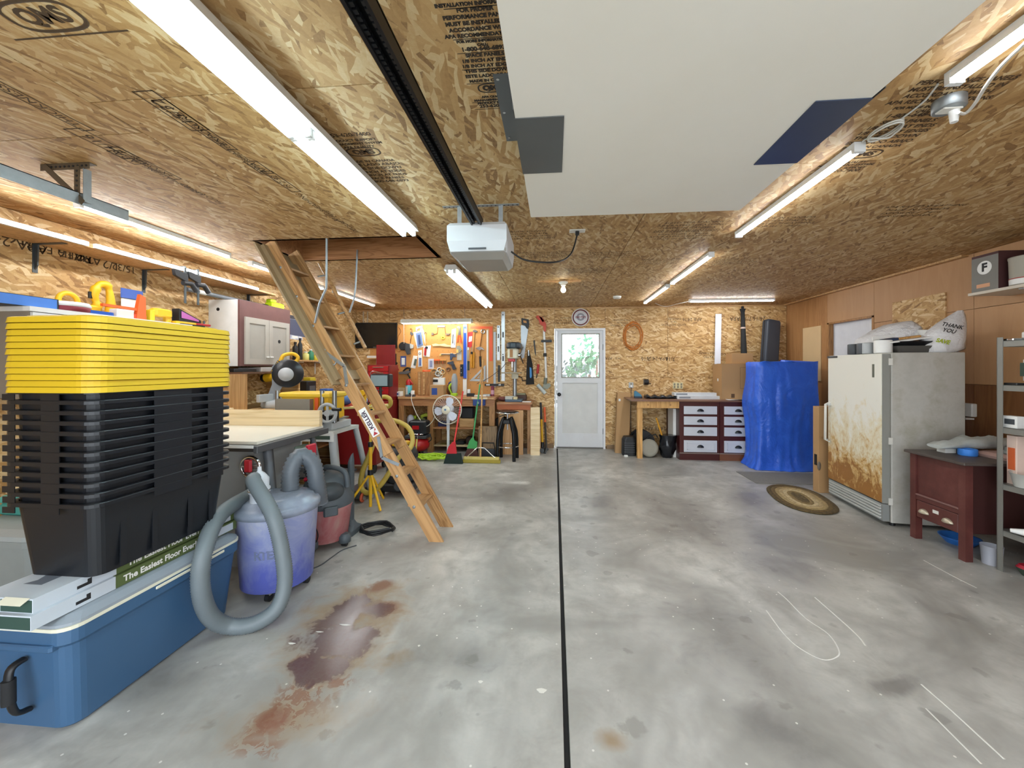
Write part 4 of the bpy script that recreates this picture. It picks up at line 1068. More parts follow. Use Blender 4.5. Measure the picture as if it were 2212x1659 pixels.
for sx, sy in ((-2.01, 2.6), (-2.01, 3.1), (-2.8, 2.6), (-2.8, 3.1)):
    o = .12 if sx > -2.4 else -.12
    part(t, 'leg', MB().tube([(sx, sy, .845), (sx + o, sy + (.12 if sy > 2.8 else -.05), 0.0)], .035, 4, flat=.6), mat('#6b6f74', .5), world=True)
hw = onz(541, 1003, .72); hw = Vector((-2.0, 2.44, .73))
w_ = part(t, 'handwheel', MB().torus((-2.0, 2.43, .735), .065, .011, ax='y', n=28), M_CHROME, world=True)
part(w_, 'spokes', MB().cyl((-2.0, 2.43, .735), (-2.0, 2.5, .735), .015).cyl((-2.065, 2.43, .735), (-1.935, 2.43, .735), .009).cyl((-2.0, 2.43, .67), (-2.0, 2.43, .8), .009), M_STEEL, world=True)
part(w_, 'red_knob', MB().box(-2.03, -1.975, 2.4, 2.425, .705, .79, b=.012), mat('#b81f2c', .4), world=True)
s_ = part(t, 'switch_box', MB().box(-1.945, -1.86, 2.78, 2.9, .68, .8, b=.008), mat('#6d7a6c', .5), world=True)
part(s_, 'red_paddle', MB().box(-1.86, -1.83, 2.79, 2.89, .67, .81, b=.008), mat('#c5243c', .4), world=True)
part(t, 'dust_port', MB().cyl((-2.03, 2.5, .575), (-2.12, 2.6, .575), .05), mat('#6b7176', .5), world=True)
part(t, 'cable', MB().tube(crv([(-1.9, 2.84, .68), (-1.92, 2.9, .5), (-1.98, 2.95, .3), (-2.1, 3.05, .1)], 6), .006), M_DGREY, world=True)

# ------------------------------------------------------------------ planer on its stand
PX0, PX1, PY0, PY1 = -2.72, -2.12, 3.58, 3.95
t = thing('planer_stand', 'grey steel planer stand with splayed legs behind the table saw', 'stand', (-2.42, 3.77, 0))
part(t, 'top', MB().box(PX0 - .02, PX1 + .05, PY0 - .06, PY1 + .06, .76, .79), mat('#c6c8c4', .5), world=True)
part(t, 'front_rail', MB().box(PX0 - .02, PX1 + .06, PY0 - .075, PY0 - .06, .70, .785), M_WHITE, world=True)
part(t, 'rail_label', MB().box(PX1 - .2, PX1 + .03, PY0 - .0765, PY0 - .075, .72, .755), mat('#4a5a50', .5), world=True)
for sx in (-1, 1):
    for sy in (-1, 1):
        xa = (PX1 + .03) if sx > 0 else PX0; ya = PY1 + .03 if sy > 0 else PY0 - .03
        part(t, 'leg', MB().tube([(xa, ya, .76), (xa + sx * .13, ya + sy * .1, 0)], .042, 4, flat=.7), M_LGREY, world=True)
part(t, 'foot_bar', MB().box(PX1 - .33, PX1 + .14, PY0 - .1, PY0 - .05, .42, .46, b=.006), mat('#6d7378', .5), world=True)
part(t, 'lower_shelf', MB().box(PX0 - .04, PX1 + .06, PY0, PY1, .32, .34), M_DGREY, world=True)
t = thing('planer', 'yellow benchtop thickness planer with a grey handwheel', 'planer', (-2.42, 3.77, .79))
part(t, 'base', MB().box(PX0 + .02, PX1 - .0, PY0 + .02, PY1, .7905, .86, b=.01), M_LGREY, world=True)
part(t, 'infeed_table', MB().box(PX0 + .06, PX1 - .08, PY0 - .12, PY1 + .1, .86, .875), M_STEEL, world=True)
hs = part(t, 'housing', MB().box(PX0 + .03, PX1 - .04, PY0 + .06, PY1 - .04, .88, 1.12, b=.03), M_YEL, world=True)
part(hs, 'dust_hood', MB().loft([[(x, y, z) for x, y in ((PX0 + .03, 3.58), (PX1 - .22, 3.58), (PX1 - .22, 3.75), (PX0 + .03, 3.75))] for z in (.95, 1.09)]), mat('#a3a29c', .35, .5), world=True)
part(hs, 'top_cover', MB().box(PX0 + .02, PX1 - .02, PY0 + .04, PY1 - .02, 1.1, 1.15, b=.025), mat('#ecc63a', .45), world=True)
part(hs, 'depth_scale', MB().box(PX1 - .2, PX1 - .165, PY0 + .045, PY0 + .06, .86, 1.1), M_ORNG, world=True)
part(hs, 'black_cheek', MB().box(PX1 - .15, PX1 - .01, PY0 + .04, PY0 + .16, .86, .98, b=.01), M_BLACK, world=True)
for x in (PX0 + .01, PX1 - .13, PX1 - .005):
    part(t, 'column', MB().cyl((x, PY0 + .06, .86), (x, PY0 + .06, 1.17), .022), M_STEEL, world=True)
hw_ = part(t, 'handwheel', MB().torus((PX1 - .03, PY0 - .02, .96), .085, .016, ax='y', n=28), M_LGREY, world=True)
part(hw_, 'hub', MB().cyl((PX1 - .03, PY0 - .03, .96), (PX1 - .03, PY0 + .06, .96), .03).box(PX1 - .04, PX1 - .02, PY0 - .025, PY0 - .012, .88, 1.04).box(PX1 - .1, PX1 + .04, PY0 - .025, PY0 - .012, .95, .97), M_LGREY, world=True)
part(hw_, 'crank_grip', MB().cyl((PX1 + .03, PY0 - .03, 1.0), (PX1 + .12, PY0 - .05, 1.0), .016), M_BLACK, world=True)

# ------------------------------------------------------------------ grey bin and green case beside the cooler
t = thing('grey_crate', 'light grey plastic bin on the floor left of the cooler', 'bin', (-2.75, 1.95, 0))
part(t, 'bin_body', MB().loft([[(x, y, z) for x, y in rrect(.5 - 2 * i, .5 - 2 * i, .06, 4, -2.73, 1.92)] for i, z in ((.05, 0), (.0, .52), (-.02, .53), (-.02, .56))]), mat('#8b918f', .55), world=True)
part(t, 'bin_lid', MB().loft([[(x, y, z) for x, y in rrect(.54 - 2 * i, .54 - 2 * i, .06, 4, -2.73, 1.92)] for i, z in ((0, .561), (0, .585), (.05, .6))]), mat('#9aa09f', .55), world=True)
t = thing('tool_case', 'teal green plastic case on the grey bin', 'case', (-2.8, 1.95, .6))
part(t, 'shell', MB().box(-2.98, -2.56, 1.85, 2.1, .601, .66, b=.015), mat('#3f8f86', .5), world=True)
part(t, 'case_lid', MB().box(-2.98, -2.56, 1.85, 2.1, .662, .70, b=.015), mat('#4fa096', .5), world=True)
part(t, 'latch', MB().box(-2.7, -2.64, 1.835, 1.851, .64, .68, b=.004), M_BLACK, world=True)
solo('lumber_offcut', 'pale board offcuts lying on the teal case', 'board', MB().box(-3.0, -2.5, 1.9, 2.05, .7005, .74), M_PLYF)

# ------------------------------------------------------------------ along the left wall
# long high shelf with light strips on its front edge
SHX, SHZ = -3.30, 2.25
t = thing('wall_shelf', 'long wooden shelf high on the left wall on steel brackets', 'shelf', (-3.45, 2.0, SHZ))
part(t, 'shelf_board', MB().box(XL, SHX, -.4, 4.41, SHZ, SHZ + .02), M_PLYL, world=True)
for u, v in ((75, 530), (310, 590), (535, 640)):
    y = onx(u, v, XL).y
    b = part(t, 'shelf_bracket', MB().box(XL, XL + .004, y - .014, y + .014, SHZ - .2, SHZ).box(XL, SHX - .05, y - .014, y + .014, SHZ - .005, SHZ), M_DKST, world=True)
    part(b, 'brace', MB().loft([[(XL + .004, y + s, SHZ - .18), (XL + .025, y + s, SHZ - .15), (XL + .03, y + s, SHZ - .005), (XL + .004, y + s, SHZ - .005)] for s in (-.004, .004)]), M_DKST, world=True)
def edge(label, y0, y1):
    t = thing('shelf_light', label, 'strip light', (SHX, (y0 + y1) / 2, SHZ), group='strip lights on the high shelf')
    part(t, 'housing', MB().box(SHX, SHX + .022, y0, y1, SHZ + .002, SHZ + .032), M_LAMPW, world=True)
    part(t, 'diffuser', MB().box(SHX + .022, SHX + .03, y0 + .01, y1 - .01, SHZ + .01, SHZ + .024), M_LED, world=True)
edge('thin white light strip on the shelf edge nearer the big door', 1.2, 2.5)
edge('thin white light strip on the shelf edge above the wall cabinets', 2.54, 4.1)
# white wall cabinet with drawers behind the totes
t = thing('wall_cabinet', 'grey sided white cabinet on the left wall behind the totes', 'cabinet', (-3.4, 2.7, 1.2))
cz = 1.775
part(t, 'carcass', MB().box(XL, -3.26, 2.17, 3.25, 1.2, cz - .03), mat('#8f857a', .5), world=True)
part(t, 'top', MB().box(XL, -3.24, 2.16, 3.26, cz - .03, cz), M_WHITE, world=True)
for i in range(2):
    y0 = 2.175 + i * .54
    d_ = part(t, 'door', MB().box(-3.26, -3.242, y0, y0 + .535, 1.21, cz - .035), M_WHITE, world=True)
    part(d_, 'door_panel', MB().box(-3.242, -3.238, y0 + .05, y0 + .485, 1.26, cz - .085), mat('#c9cac8', .5), world=True)
# corner cabinet with double doors
t = thing('corner_cabinet', 'white sided cupboard with two greige panel doors on the left wall', 'cabinet', (-3.42, 4.17, 1.41))
kz0, kz1, ky0, ky1, kx = 1.41, 2.1, 3.79, 4.57, -3.26
part(t, 'side', MB().box(XL, kx, ky0, ky0 + .018, kz0, kz1), M_WHITE, world=True)
part(t, 'side', MB().box(XL, kx, ky1 - .018, ky1, kz0, kz1), M_WHITE, world=True)
part(t, 'carcass', MB().box(XL, kx, ky0 + .018, ky1 - .018, kz0, kz1 - .01), mat('#6d4f4a', .5), world=True)
part(t, 'face_frame', MB().box(kx, kx + .02, ky0, ky1, kz0, kz1), mat('#6f4a47', .45, var=.2), world=True)
part(t, 'cord_hole', MB().cyl((-3.48, ky0 - .0008, 2.0), (-3.48, ky0, 2.0), .018), M_BLACK, world=True)
M_GREI = mat('#b3ada3', .5)
for i in range(2):
    y0 = ky0 + .06 + i * .345; y1 = y0 + .34; z0, z1 = kz0 + .02, kz0 + .52
    d_ = part(t, 'door', MB().box(kx + .02, kx + .038, y0, y0 + .055, z0, z1).box(kx + .02, kx + .038, y1 - .055, y1, z0, z1).box(kx + .02, kx + .038, y0 + .055, y1 - .055, z0, z0 + .06).box(kx + .02, kx + .038, y0 + .055, y1 - .055, z1 - .06, z1), M_GREI, world=True)
    part(d_, 'door_panel', MB().box(kx + .02, kx + .03, y0 + .055, y1 - .055, z0 + .06, z1 - .06), mat('#a8a39a', .5), world=True)
    part(d_, 'pull', MB().box(kx + .038, kx + .055, (y1 - .05) if i == 0 else y0 + .01, (y1 - .01) if i == 0 else y0 + .05, z0 + .075, z0 + .09, b=.004), M_WHITE, world=True)
    if i: part(d_, 'oval_badge', MB().lathe((kx + .03, (y0 + y1) / 2, z0 + .27), [(.02, 0), (.02, .003)], 16, ax='x'), M_TXTK, world=True)
# left bench with cubbies
t = thing('left_workbench', 'OSB workbench with open cubbies along the left wall', 'workbench', (-3.2, 3.9, 0))
LBX = -2.92
part(t, 'bench_top', MB().box(XL, LBX, 2.55, 5.4, .93, .96), M_OSBL, world=True)
for y in (2.56, 3.62, 4.45, 5.37): part(t, 'divider', MB().box(XL, LBX, y, y + .02, 0, .93), M_OSBL, world=True)
part(t, 'cubby_back', MB().box(XL, XL + .012, 2.58, 5.37, .05, .93), M_RP3, world=True)
part(t, 'low_shelf', MB().box(XL + .012, LBX - .03, 2.58, 5.37, .38, .40), M_RP3, world=True)
part(t, 'hutch_side', MB().box(XL, -3.16, 3.72, 3.74, .96, 1.33), M_OSBL, world=True)
part(t, 'hutch_side', MB().box(XL, -3.16, 4.62, 4.64, .96, 1.33), M_OSBL, world=True)
part(t, 'hutch_shelf', MB().box(XL, -3.14, 3.7, 4.66, 1.33, 1.348), mat('#6b4a34', .6), world=True)
part(t, 'hutch_front', MB().box(-3.16, -3.145, 3.55, 3.78, .96, 1.33), M_PLYL, world=True)
for i, (y, l, h, m, lb) in enumerate(((3.85, .3, .035, M_BLACK, 'dark flat tool box on the hutch shelf under the cupboard'), (4.2, .26, .05, mat('#b9b4b0', .6), 'pale folded sandpaper pack on the hutch shelf'), (4.48, .16, .06, mat('#c9a24a', .5), 'small tan box at the far end of the hutch shelf'))):
    solo('shelf_box', lb, 'box', MB().box(-3.5, -3.22, y - l / 2, y + l / 2, 1.3485, 1.3485 + h, b=.006), m)
# miter saw
MX, MY, MZ = -3.02, 4.12, .96
t = thing('miter_saw', 'yellow and grey miter saw with round black guard on the left bench', 'saw', (MX, MY, MZ))
part(t, 'turntable', MB().lathe((MX, MY, MZ), [(.19, .001), (.2, .02), (.19, .07), (.06, .08)], 28), M_LGREY, world=True)
part(t, 'fence', MB().box(MX - .08, MX - .04, MY - .28, MY + .28, MZ + .07, MZ + .15, b=.006), M_LGREY, world=True)
Mg = TR(MX + .02, MY + .02, MZ + .37) @ RZ(38)
arm = part(t, 'saw_arm', MB().prism([(-.17, -.27), (-.09, -.28), (.0, -.1), (.05, .06), (-.03, .15), (-.12, .08), (-.12, -.12)], .05, M=Mg @ RX(90) @ TR(0, 0, -.01)), mat('#85898e', .45), world=True)
part(arm, 'upper_guard', MB().prism([(.155 * math.cos(a), .155 * math.sin(a)) for a in [R(-20) + R(200) * i / 18 for i in range(19)]], .06, M=Mg @ RX(90) @ TR(.03, 0, 0)), mat('#8b8f94', .45), world=True)
part(arm, 'lower_guard', MB().lathe((0, 0, 0), [(.02, .0), (.152, .0), (.156, .02), (.15, .035), (.03, .035)], 40, M=Mg @ RX(90) @ TR(.03, 0, .035)), mat('#26282c', .3), world=True)
part(arm, 'blade_cover', MB().lathe((0, 0, 0), [(.01, 0), (.075, 0), (.075, .006), (.01, .006)], 30, M=Mg @ RX(90) @ TR(.01, -.01, .071)), mat('#b9bdc1', .35), world=True)
part(arm, 'top_handle', MB().tube([tuple(Mg @ Vector(p)) for p in crv([(-.04, 0, .13), (-.01, 0, .2), (.08, 0, .22), (.13, 0, .18), (.11, 0, .13)], 5)], .02, 8), M_YEL, world=True)
part(arm, 'motor', MB().cyl(tuple(Mg @ Vector((-.05, .03, -.03))), tuple(Mg @ Vector((-.17, .16, -.05))), .05), M_YEL, world=True)
part(arm, 'motor_cap', MB().cyl(tuple(Mg @ Vector((-.17, .16, -.05))), tuple(Mg @ Vector((-.2, .19, -.055))), .045), M_BLACK, world=True)
lbm = Mg @ RX(90) @ TR(-.085, .075, .062) @ RZ(62)
lb_ = part(arm, 'brand_plate', MB().box(-.07, .07, -.018, .018, 0, .002, M=lbm), M_BLACK, world=True)
text(lb_, 'brand_print', 'DEWALT', .032, lbm @ TR(0, 0, .003), M_YEL, bold=.001)
# posters and small shelf beyond the cabinet
q0, q1 = onx(625, 680, XL), onx(653, 735, XL)
t = thing('car_poster', 'blue grey poster of a pickup truck pinned to the left wall', 'poster', (XL, (q0.y + q1.y) / 2, q1.z))
m_ = N('poster_truck'); f = m_.noise(m_.coord(), 9, 4, .6); m_.col(m_.ramp(f, [(.3, lin('#6f7ea6')), (.5, lin('#b9c1d6')), (.65, lin('#e6e6ea'))])); m_.rough(.4)
pb = part(t, 'sheet', MB().box(XL, XL + .002, q0.y, q1.y, q1.z, q0.z), m_.m, world=True)
ym = (q0.y + q1.y) / 2; zm_ = (q0.z + q1.z) / 2
part(pb, 'poster_print', MB().add([(0, 0, 0), (0, .5, 0)][:0] + [(XL + .0025, ym + a, zm_ + b) for a, b in ((-.22, -.1), (.24, -.12), (.24, .0), (.1, .02), (.05, .11), (-.12, .11), (-.16, .02), (-.22, .0))], [tuple(range(8))]), mat('#46506e', .4), world=True)
part(pb, 'poster_band', MB().box(XL + .002, XL + .003, q0.y, q1.y, q0.z - .05, q0.z), mat('#2c3040', .5), world=True)
part(pb, 'poster_caption', MB().box(XL + .002, XL + .003, q0.y + .05, q1.y - .1, q1.z + .015, q1.z + .05), M_TXTW, world=True)
q0 = onx(655, 768, XL)
t = thing('bracket_shelf', 'small white bracketed shelf holding bottles beyond the truck poster', 'shelf', (XL + .1, 5.35, 1.48))
part(t, 'shelf_board', MB().box(XL, XL + .2, 4.95, 5.75, 1.48, 1.5), M_PINE, world=True)
for y in (5.1, 5.6): part(t, 'bracket', MB().box(XL, XL + .16, y, y + .012, 1.46, 1.48).box(XL, XL + .012, y, y + .012, 1.3, 1.48), M_WHITE, world=True)
for i, (y, r, h, m, lb) in enumerate(((5.02, .035, .24, M_BLACK, 'tall black spray bottle on the bracket shelf'), (5.12, .03, .3, mat('#26282a', .4), 'tallest black bottle on the bracket shelf'), (5.24, .045, .12, mat('#d8cf7a', .4), 'squat cream jar on the bracket shelf'), (5.36, .04, .16, mat('#2f7d5a', .4), 'green capped bottle on the bracket shelf'), (5.48, .04, .1, mat('#d9c23a', .4), 'short yellow tin on the bracket shelf'))):
    t = thing('bottle', lb, 'bottle', (XL + .1, y, 1.5))
    part(t, 'body', MB().lathe((XL + .1, y, 1.5005), [(r * .9, 0), (r, .006), (r, h * .7), (r * .45, h * .82), (r * .45, h * .88)], 16), m, world=True)
    part(t, 'cap', MB().lathe((XL + .1, y, 1.5005 + h * .88), [(r * .55, 0), (r * .55, h * .12)], 14), M_WHITE if i > 1 else M_BLACK, world=True)
# jars on the left bench further back
for i, (x, y, w, h, m, lb) in enumerate(((-3.3, 4.95, .2, .26, M_BLACK, 'black radio charger standing on the left bench'), (-3.4, 5.2, .12, .3, mat('#c9b22c', .4), 'yellow carton at the back of the left bench'), (-3.1, 5.05, .2, .1, mat('#8f9296', .5), 'grey parts tray on the left bench'), (-3.2, 5.28, .14, .14, mat('#3d62a8', .5), 'blue rag box on the left bench'))):
    t = thing('bench_box', lb, 'box', (x, y, .96))
    part(t, 'body', MB().box(x - w / 2, x + w / 2, y - w / 2, y + w / 2, .9605, .96 + h, b=.015), m, world=True)
    part(t, 'front_plate', MB().box(x + w / 2, x + w / 2 + .004, y - w * .3, y + w * .3, .96 + h * .3, .96 + h * .75), mat('#55585c', .4), world=True)
for i, (y, x) in enumerate(((3.3, -3.3), (3.45, -3.15))):
    solo('wood_block', ['reddish scrap block on the left bench', 'pale scrap block on the left bench near the saw table'][i], 'block', MB().box(x - .1, x + .1, y - .06, y + .06, .9605, 1.0 + i * .01, b=.01), [mat('#b98a74', .6), M_PLYF][i])

# ------------------------------------------------------------------ things on top of the white wall cabinet
def onc(u, x=-3.36): return onx(u, 690, x).y
zt = cz + .0005
y = onc(50); t = thing('blue_box', 'flat blue and black carton on the white wall cabinet', 'box', (-3.4, y, zt))
part(t, 'carton', MB().box(-3.5, -3.29, y - .17, y + .13, zt, zt + .07), mat('#33363c', .6), world=True); part(t, 'front_label', MB().box(-3.29, -3.288, y - .15, y + .12, zt + .004, zt + .066), mat('#4a7fd0', .5), world=True)
y = onc(145); t = thing('sander_pad', 'round red and white polishing pad on the white wall cabinet', 'pad', (-3.35, y, zt))
part(t, 'pad', MB().lathe((-3.35, y, zt), [(.1, 0), (.11, .006), (.11, .03), (.105, .036)], 26), mat('#7c2430', .6), world=True); part(t, 'foam', MB().lathe((-3.35, y, zt + .036), [(.105, 0), (.112, .01), (.1, .03), (.02, .034)], 26), M_WHITE, world=True)
y = onc(180); t = thing('tape_gun', 'yellow drywall tool with round loop handle on the wall cabinet', 'tool', (-3.4, y, zt))
part(t, 'body', MB().box(-3.44, -3.36, y - .08, y + .13, zt + .02, zt + .075, b=.02), M_YEL, world=True); part(t, 'loop', MB().torus((-3.4, y - .06, zt + .085), .055, .016, ax='x'), M_YEL, world=True); part(t, 'foot', MB().box(-3.43, -3.37, y + .02, y + .05, zt, zt + .02), M_YEL, world=True)
y = onc(232); t = thing('circular_saw', 'large yellow upright saw handle with black trigger on the wall cabinet', 'saw', (-3.42, y, zt))
part(t, 'handle', MB().tube(crv([(-3.42, y - .05, zt + .02), (-3.42, y - .02, zt + .08), (-3.42, y - .04, zt + .16), (-3.42, y - .01, zt + .24), (-3.42, y + .05, zt + .24), (-3.42, y + .07, zt + .12), (-3.42, y + .06, zt + .02)], 5), [.02, .022, .024, .026, .028, .03, .03] * 4 + [.03] * 3, 10), M_YEL, world=True)
part(t, 'body', MB().box(-3.46, -3.38, y - .1, y + .09, zt, zt + .04, b=.012), M_YEL, world=True); part(t, 'trigger', MB().box(-3.43, -3.41, y - .075, y - .045, zt + .13, zt + .18, b=.004), M_BLACK, world=True)
y = onc(205, -3.3); solo('blue_tray', 'flat blue plastic tray lying on the cabinet edge', 'tray', MB().prism(rrect(.06, .2, .02, 3, -3.29, y), .025, z0=zt), M_BLUE)
y = onc(300, -3.46); t = thing('blade_pack', 'blue and white blister pack standing against the wall', 'package', (-3.5, y, zt))
part(t, 'card', MB().box(-3.53, -3.525, y - .08, y + .08, zt, zt + .26), M_WHITE, world=True); part(t, 'blue_top', MB().box(-3.525, -3.515, y - .09, y + .085, zt + .19, zt + .27, b=.01), mat('#4766b8', .4), world=True); part(t, 'card_print', MB().box(-3.525, -3.523, y - .06, y + .05, zt + .03, zt + .09), mat('#3c66a8', .5), world=True)
y = onc(285); t = thing('clamp', 'bright orange bar clamp lying on the wall cabinet', 'clamp', (-3.34, y, zt))
part(t, 'bar', MB().box(-3.36, -3.335, y - .22, y + .06, zt + .075, zt + .095), M_ORNG, world=True); part(t, 'fixed_jaw', MB().prism([(-.03, 0), (.045, 0), (.04, .19), (.0, .21), (-.02, .1)], .03, M=frame((-3.36, y + .04, zt), (0, 1, 0), (0, 0, 1))), M_ORNG, world=True); part(t, 'grip', MB().box(-3.365, -3.335, y, y + .1, zt, zt + .05, b=.01), mat('#cf4a2c', .4), world=True)
y = onc(262, -3.3); solo('paper_pack', 'small white and yellow paper packet on the cabinet edge', 'packet', MB().box(-3.33, -3.26, y - .06, y + .06, zt, zt + .06, b=.005), mat('#ddd6d0', .6))
y = onc(345); t = thing('heat_gun', 'small yellow power tool standing on the wall cabinet', 'tool', (-3.36, y, zt))
part(t, 'body', MB().box(-3.4, -3.32, y - .07, y + .09, zt + .05, zt + .12, b=.02), M_YEL, world=True); part(t, 'grip', MB().box(-3.385, -3.335, y + .04, y + .09, zt, zt + .06, b=.012), M_YEL, world=True); part(t, 'collar', MB().box(-3.39, -3.33, y - .1, y - .06, zt, zt + .1, b=.008), mat('#d8c21c', .4), world=True)
y = onc(383); y += .06; t = thing('hand_vacuum', 'black and purple hand vacuum with yellow base on the wall cabinet', 'vacuum', (-3.34, y, zt))
part(t, 'base', MB().box(-3.37, -3.3, y - .12, y + .12, zt, zt + .03, b=.008), M_YEL, world=True); part(t, 'body', MB().loft([[(-3.37, y - .1, zt + .031), (-3.3, y - .1, zt + .031), (-3.3, y - .1, zt + .14), (-3.37, y - .1, zt + .14)], [(-3.355, y + .13, zt + .031), (-3.315, y + .13, zt + .031), (-3.315, y + .13, zt + .06), (-3.355, y + .13, zt + .06)]]), M_BLACK, world=True); part(t, 'window', MB().loft([[(-3.299, y - .08, zt + .06), (-3.297, y - .08, zt + .06), (-3.297, y - .08, zt + .12), (-3.299, y - .08, zt + .12)], [(-3.309, y + .1, zt + .045), (-3.307, y + .1, zt + .045), (-3.307, y + .1, zt + .06), (-3.309, y + .1, zt + .06)]]), mat('#b860a8', .3), world=True)
t = thing('red_clamp', 'red handled clamp hanging off the far cabinet end', 'clamp', (-3.3, 3.3, cz - .06))
part(t, 'bar', MB().box(-3.31, -3.29, 3.2, 3.42, cz - .03 + .031, cz + .012), M_BLACK, world=True); part(t, 'handle', MB().box(-3.315, -3.285, 3.36, 3.5, cz + .0125, cz + .03, b=.004), M_RED, world=True); part(t, 'screw', MB().cyl((-3.3, 3.44, cz - .08), (-3.3, 3.44, cz + .06), .008), M_DKST, world=True)
# two quick clamps hung on the shelf edge
for i, u in enumerate((400, 428)):
    q = onx(u, 600, SHX + .05); x = SHX + .05
    t = thing('bar_clamp', ['black bar clamp hooked over the high shelf, nearer the totes', 'black bar clamp hooked over the high shelf, nearer the cupboard'][i], 'clamp', (x, q.y, 1.9))
    z1 = onx(u, 577 + i * 5, x).z; z0 = onx(u, 655 + i * 4, x).z; zj = onx(u, 612 + i * 4, x).z
    part(t, 'bar', MB().box(x - .003, x + .003, q.y - .01, q.y + .01, z0, z1), M_DKST, world=True)
    part(t, 'fixed_jaw', MB().prism([(-.1, .0), (.015, -.04), (.015, .03), (-.08, .05), (-.11, .05)], .03, M=frame((x + .015, q.y, zj + .05), (0, 1, 0), (0, 0, 1)) @ TR(0, 0, -.03)), M_BLACK, world=True)
    part(t, 'trigger_grip', MB().tube([(x, q.y - .02, zj), (x, q.y + .06, zj + .01), (x, q.y + .11, zj - .05)], .022, 8), mat('#2a2c30', .5), world=True)
    part(t, 'shelf_hook', MB().box(SHX - .05, x, q.y - .008, q.y + .008, SHZ + .033, SHZ + .04), M_DKST, world=True)
# pole saw lying on the cupboard
a, b = Vector((-3.42, 3.05, 2.13)), Vector((-3.42, 4.42, 2.118))
t = thing('pole_saw', 'grey pole saw with lime green motor lying on the cupboard', 'pole saw', (-3.42, 4.1, 2.1))
part(t, 'pole', MB().cyl((-3.42, 3.38, 2.126), (-3.42, 4.35, 2.122), .02), mat('#6d7277', .4), world=True)
part(t, 'pole_label', MB().cyl((-3.42, 3.5, 2.1258), (-3.42, 3.58, 2.1255), .0208), M_WHITE, world=True)
part(t, 'coupler', MB().cyl((-3.42, 4.35, 2.122), (-3.42, 4.42, 2.122), .026), M_BLACK, world=True)
part(t, 'motor', MB().box(-3.46, -3.34, 4.41, 4.62, 2.101, 2.18, b=.02), mat('#c6e01e', .4), world=True)
part(t, 'motor_top', MB().box(-3.44, -3.36, 4.41, 4.5, 2.175, 2.215, b=.012), mat('#b8d41c', .4), world=True)

# ------------------------------------------------------------------ back wall, pegboard and its tools
a, b = ony(800, 703, D), ony(1066, 862, D)
peg = thing('pegboard', 'brown hardboard tool panel on the back wall above the bench', 'pegboard', ((a.x + b.x) / 2, D, b.z))
M_PEG = mat('#c98f4f', .55, var=.06, scale=3)
part(peg, 'board', MB().box(a.x, b.x, D - .012, D - .0005, b.z, a.z), M_PEG, world=True)
hm = MB(); 
for i in range(int((b.x - a.x) / .1)):
    for j in range(int((a.z - b.z) / .1)):
        x, z = a.x + .05 + i * .1, b.z + .05 + j * .1
        hm.add([(x - .004, D - .0125, z - .004), (x + .004, D - .0125, z - .004), (x + .004, D - .0125, z + .004), (x - .004, D - .0125, z + .004)], [(0, 1, 2, 3)])
part(peg, 'peg_hole', hm, M_INKB, world=True, kind='stuff')
def P2(u, v, y): q = ony(u, v, y); return (q.x, q.z)
def wt(name, label, cat, parts, y=YP, group=None):
    """a thing hung on the wall; parts given by their outline in the photograph, each with its own thickness"""
    xs_ = []; us = [p for q in parts for p in q[3] if p[0] > 50]
    u = sum(p[0] for p in us) / len(us); v = max(p[1] for p in us)
    loc = ony(u, v, y); loc.y = y
    t = thing(name, label, cat, tuple(loc), group=group)
    for k, q in enumerate(parts):
        typ, pn, m, pts = q[:4]; th = q[4] if len(q) > 4 else .012; off = q[5] if len(q) > 5 else 0.0
        mb = MB()
        yf = y - off - .0008
        if typ == 'poly':
            if len(pts) == 2: (u0, v0), (u1, v1) = pts; pts = [(u0, v0), (u1, v0), (u1, v1), (u0, v1)]
            pl = [P2(a_, b_, yf - th) for a_, b_ in pts]
            ar = sum(pl[i][0] * pl[(i + 1) % len(pl)][1] - pl[(i + 1) % len(pl)][0] * pl[i][1] for i in range(len(pl)))
            if ar < 0: pl = pl[::-1]
            mb.loft([[(x, yf, z) for x, z in pl][::1], [(x, yf - th, z) for x, z in pl]])
        elif typ == 'tube':
            mb.tube(crv([ony(a_, b_, yf - th) for a_, b_ in pts], 4) if len(pts) > 2 else [ony(a_, b_, yf - th) for a_, b_ in pts], th, 8)
        elif typ == 'ring':
            (u0, v0), r = pts[0], pts[1][0]; c = ony(u0, v0, yf - th); mb.torus(tuple(c), r, th, ax='y', n=20, m=6); 
        elif typ == 'disc':
            (u0, v0), (r, h) = pts; c = ony(u0, v0, yf); mb.lathe(tuple(c), [(r, 0), (r, -h * .8), (r * .9, -h)], 20, ax='y')
        part(t, pn, mb, m, world=True)
    return t
# note: for 'ring' and 'disc' the second pair holds radius (and depth) in metres
def wtr(*a, **k): return wt(*a, **k)
M_SIL = mat('#c2c6c8', .35, .6); M_WD = wood('handle_wood', '#c99a5e', '#a87838', 2); M_PAPW = mat('#e9e8e4', .6); M_PAPB = mat('#5f78ad', .5)
wt('television', 'black flat television on the back wall beside the pegboard', 'television', [('poly', 'screen', mat('#0b0c0f', .15), [(766, 699), (855, 749)], .02, .05), ('poly', 'bezel', M_BLACK, [(764, 697), (857, 752)], .03, .02), ('poly', 'wall_mount', M_DKST, [(775, 710), (797, 740)], .02), ('poly', 'chin_badge', M_LGREY, [(806, 749.5), (812, 750.5)], .003, .051)], y=D)
wt('angle_grinder', 'black angle grinder with round guard hung on the pegboard', 'grinder', [('disc', 'guard', M_BLACK, [(872, 748), (.075, .05)]), ('poly', 'body', mat('#3a3d42', .4), [(876, 741), (884, 743), (885, 764), (879, 766), (875, 757)], .06), ('poly', 'trigger', M_LGREY, [(885, 742), (893, 745), (892, 752), (886, 753)], .03)])
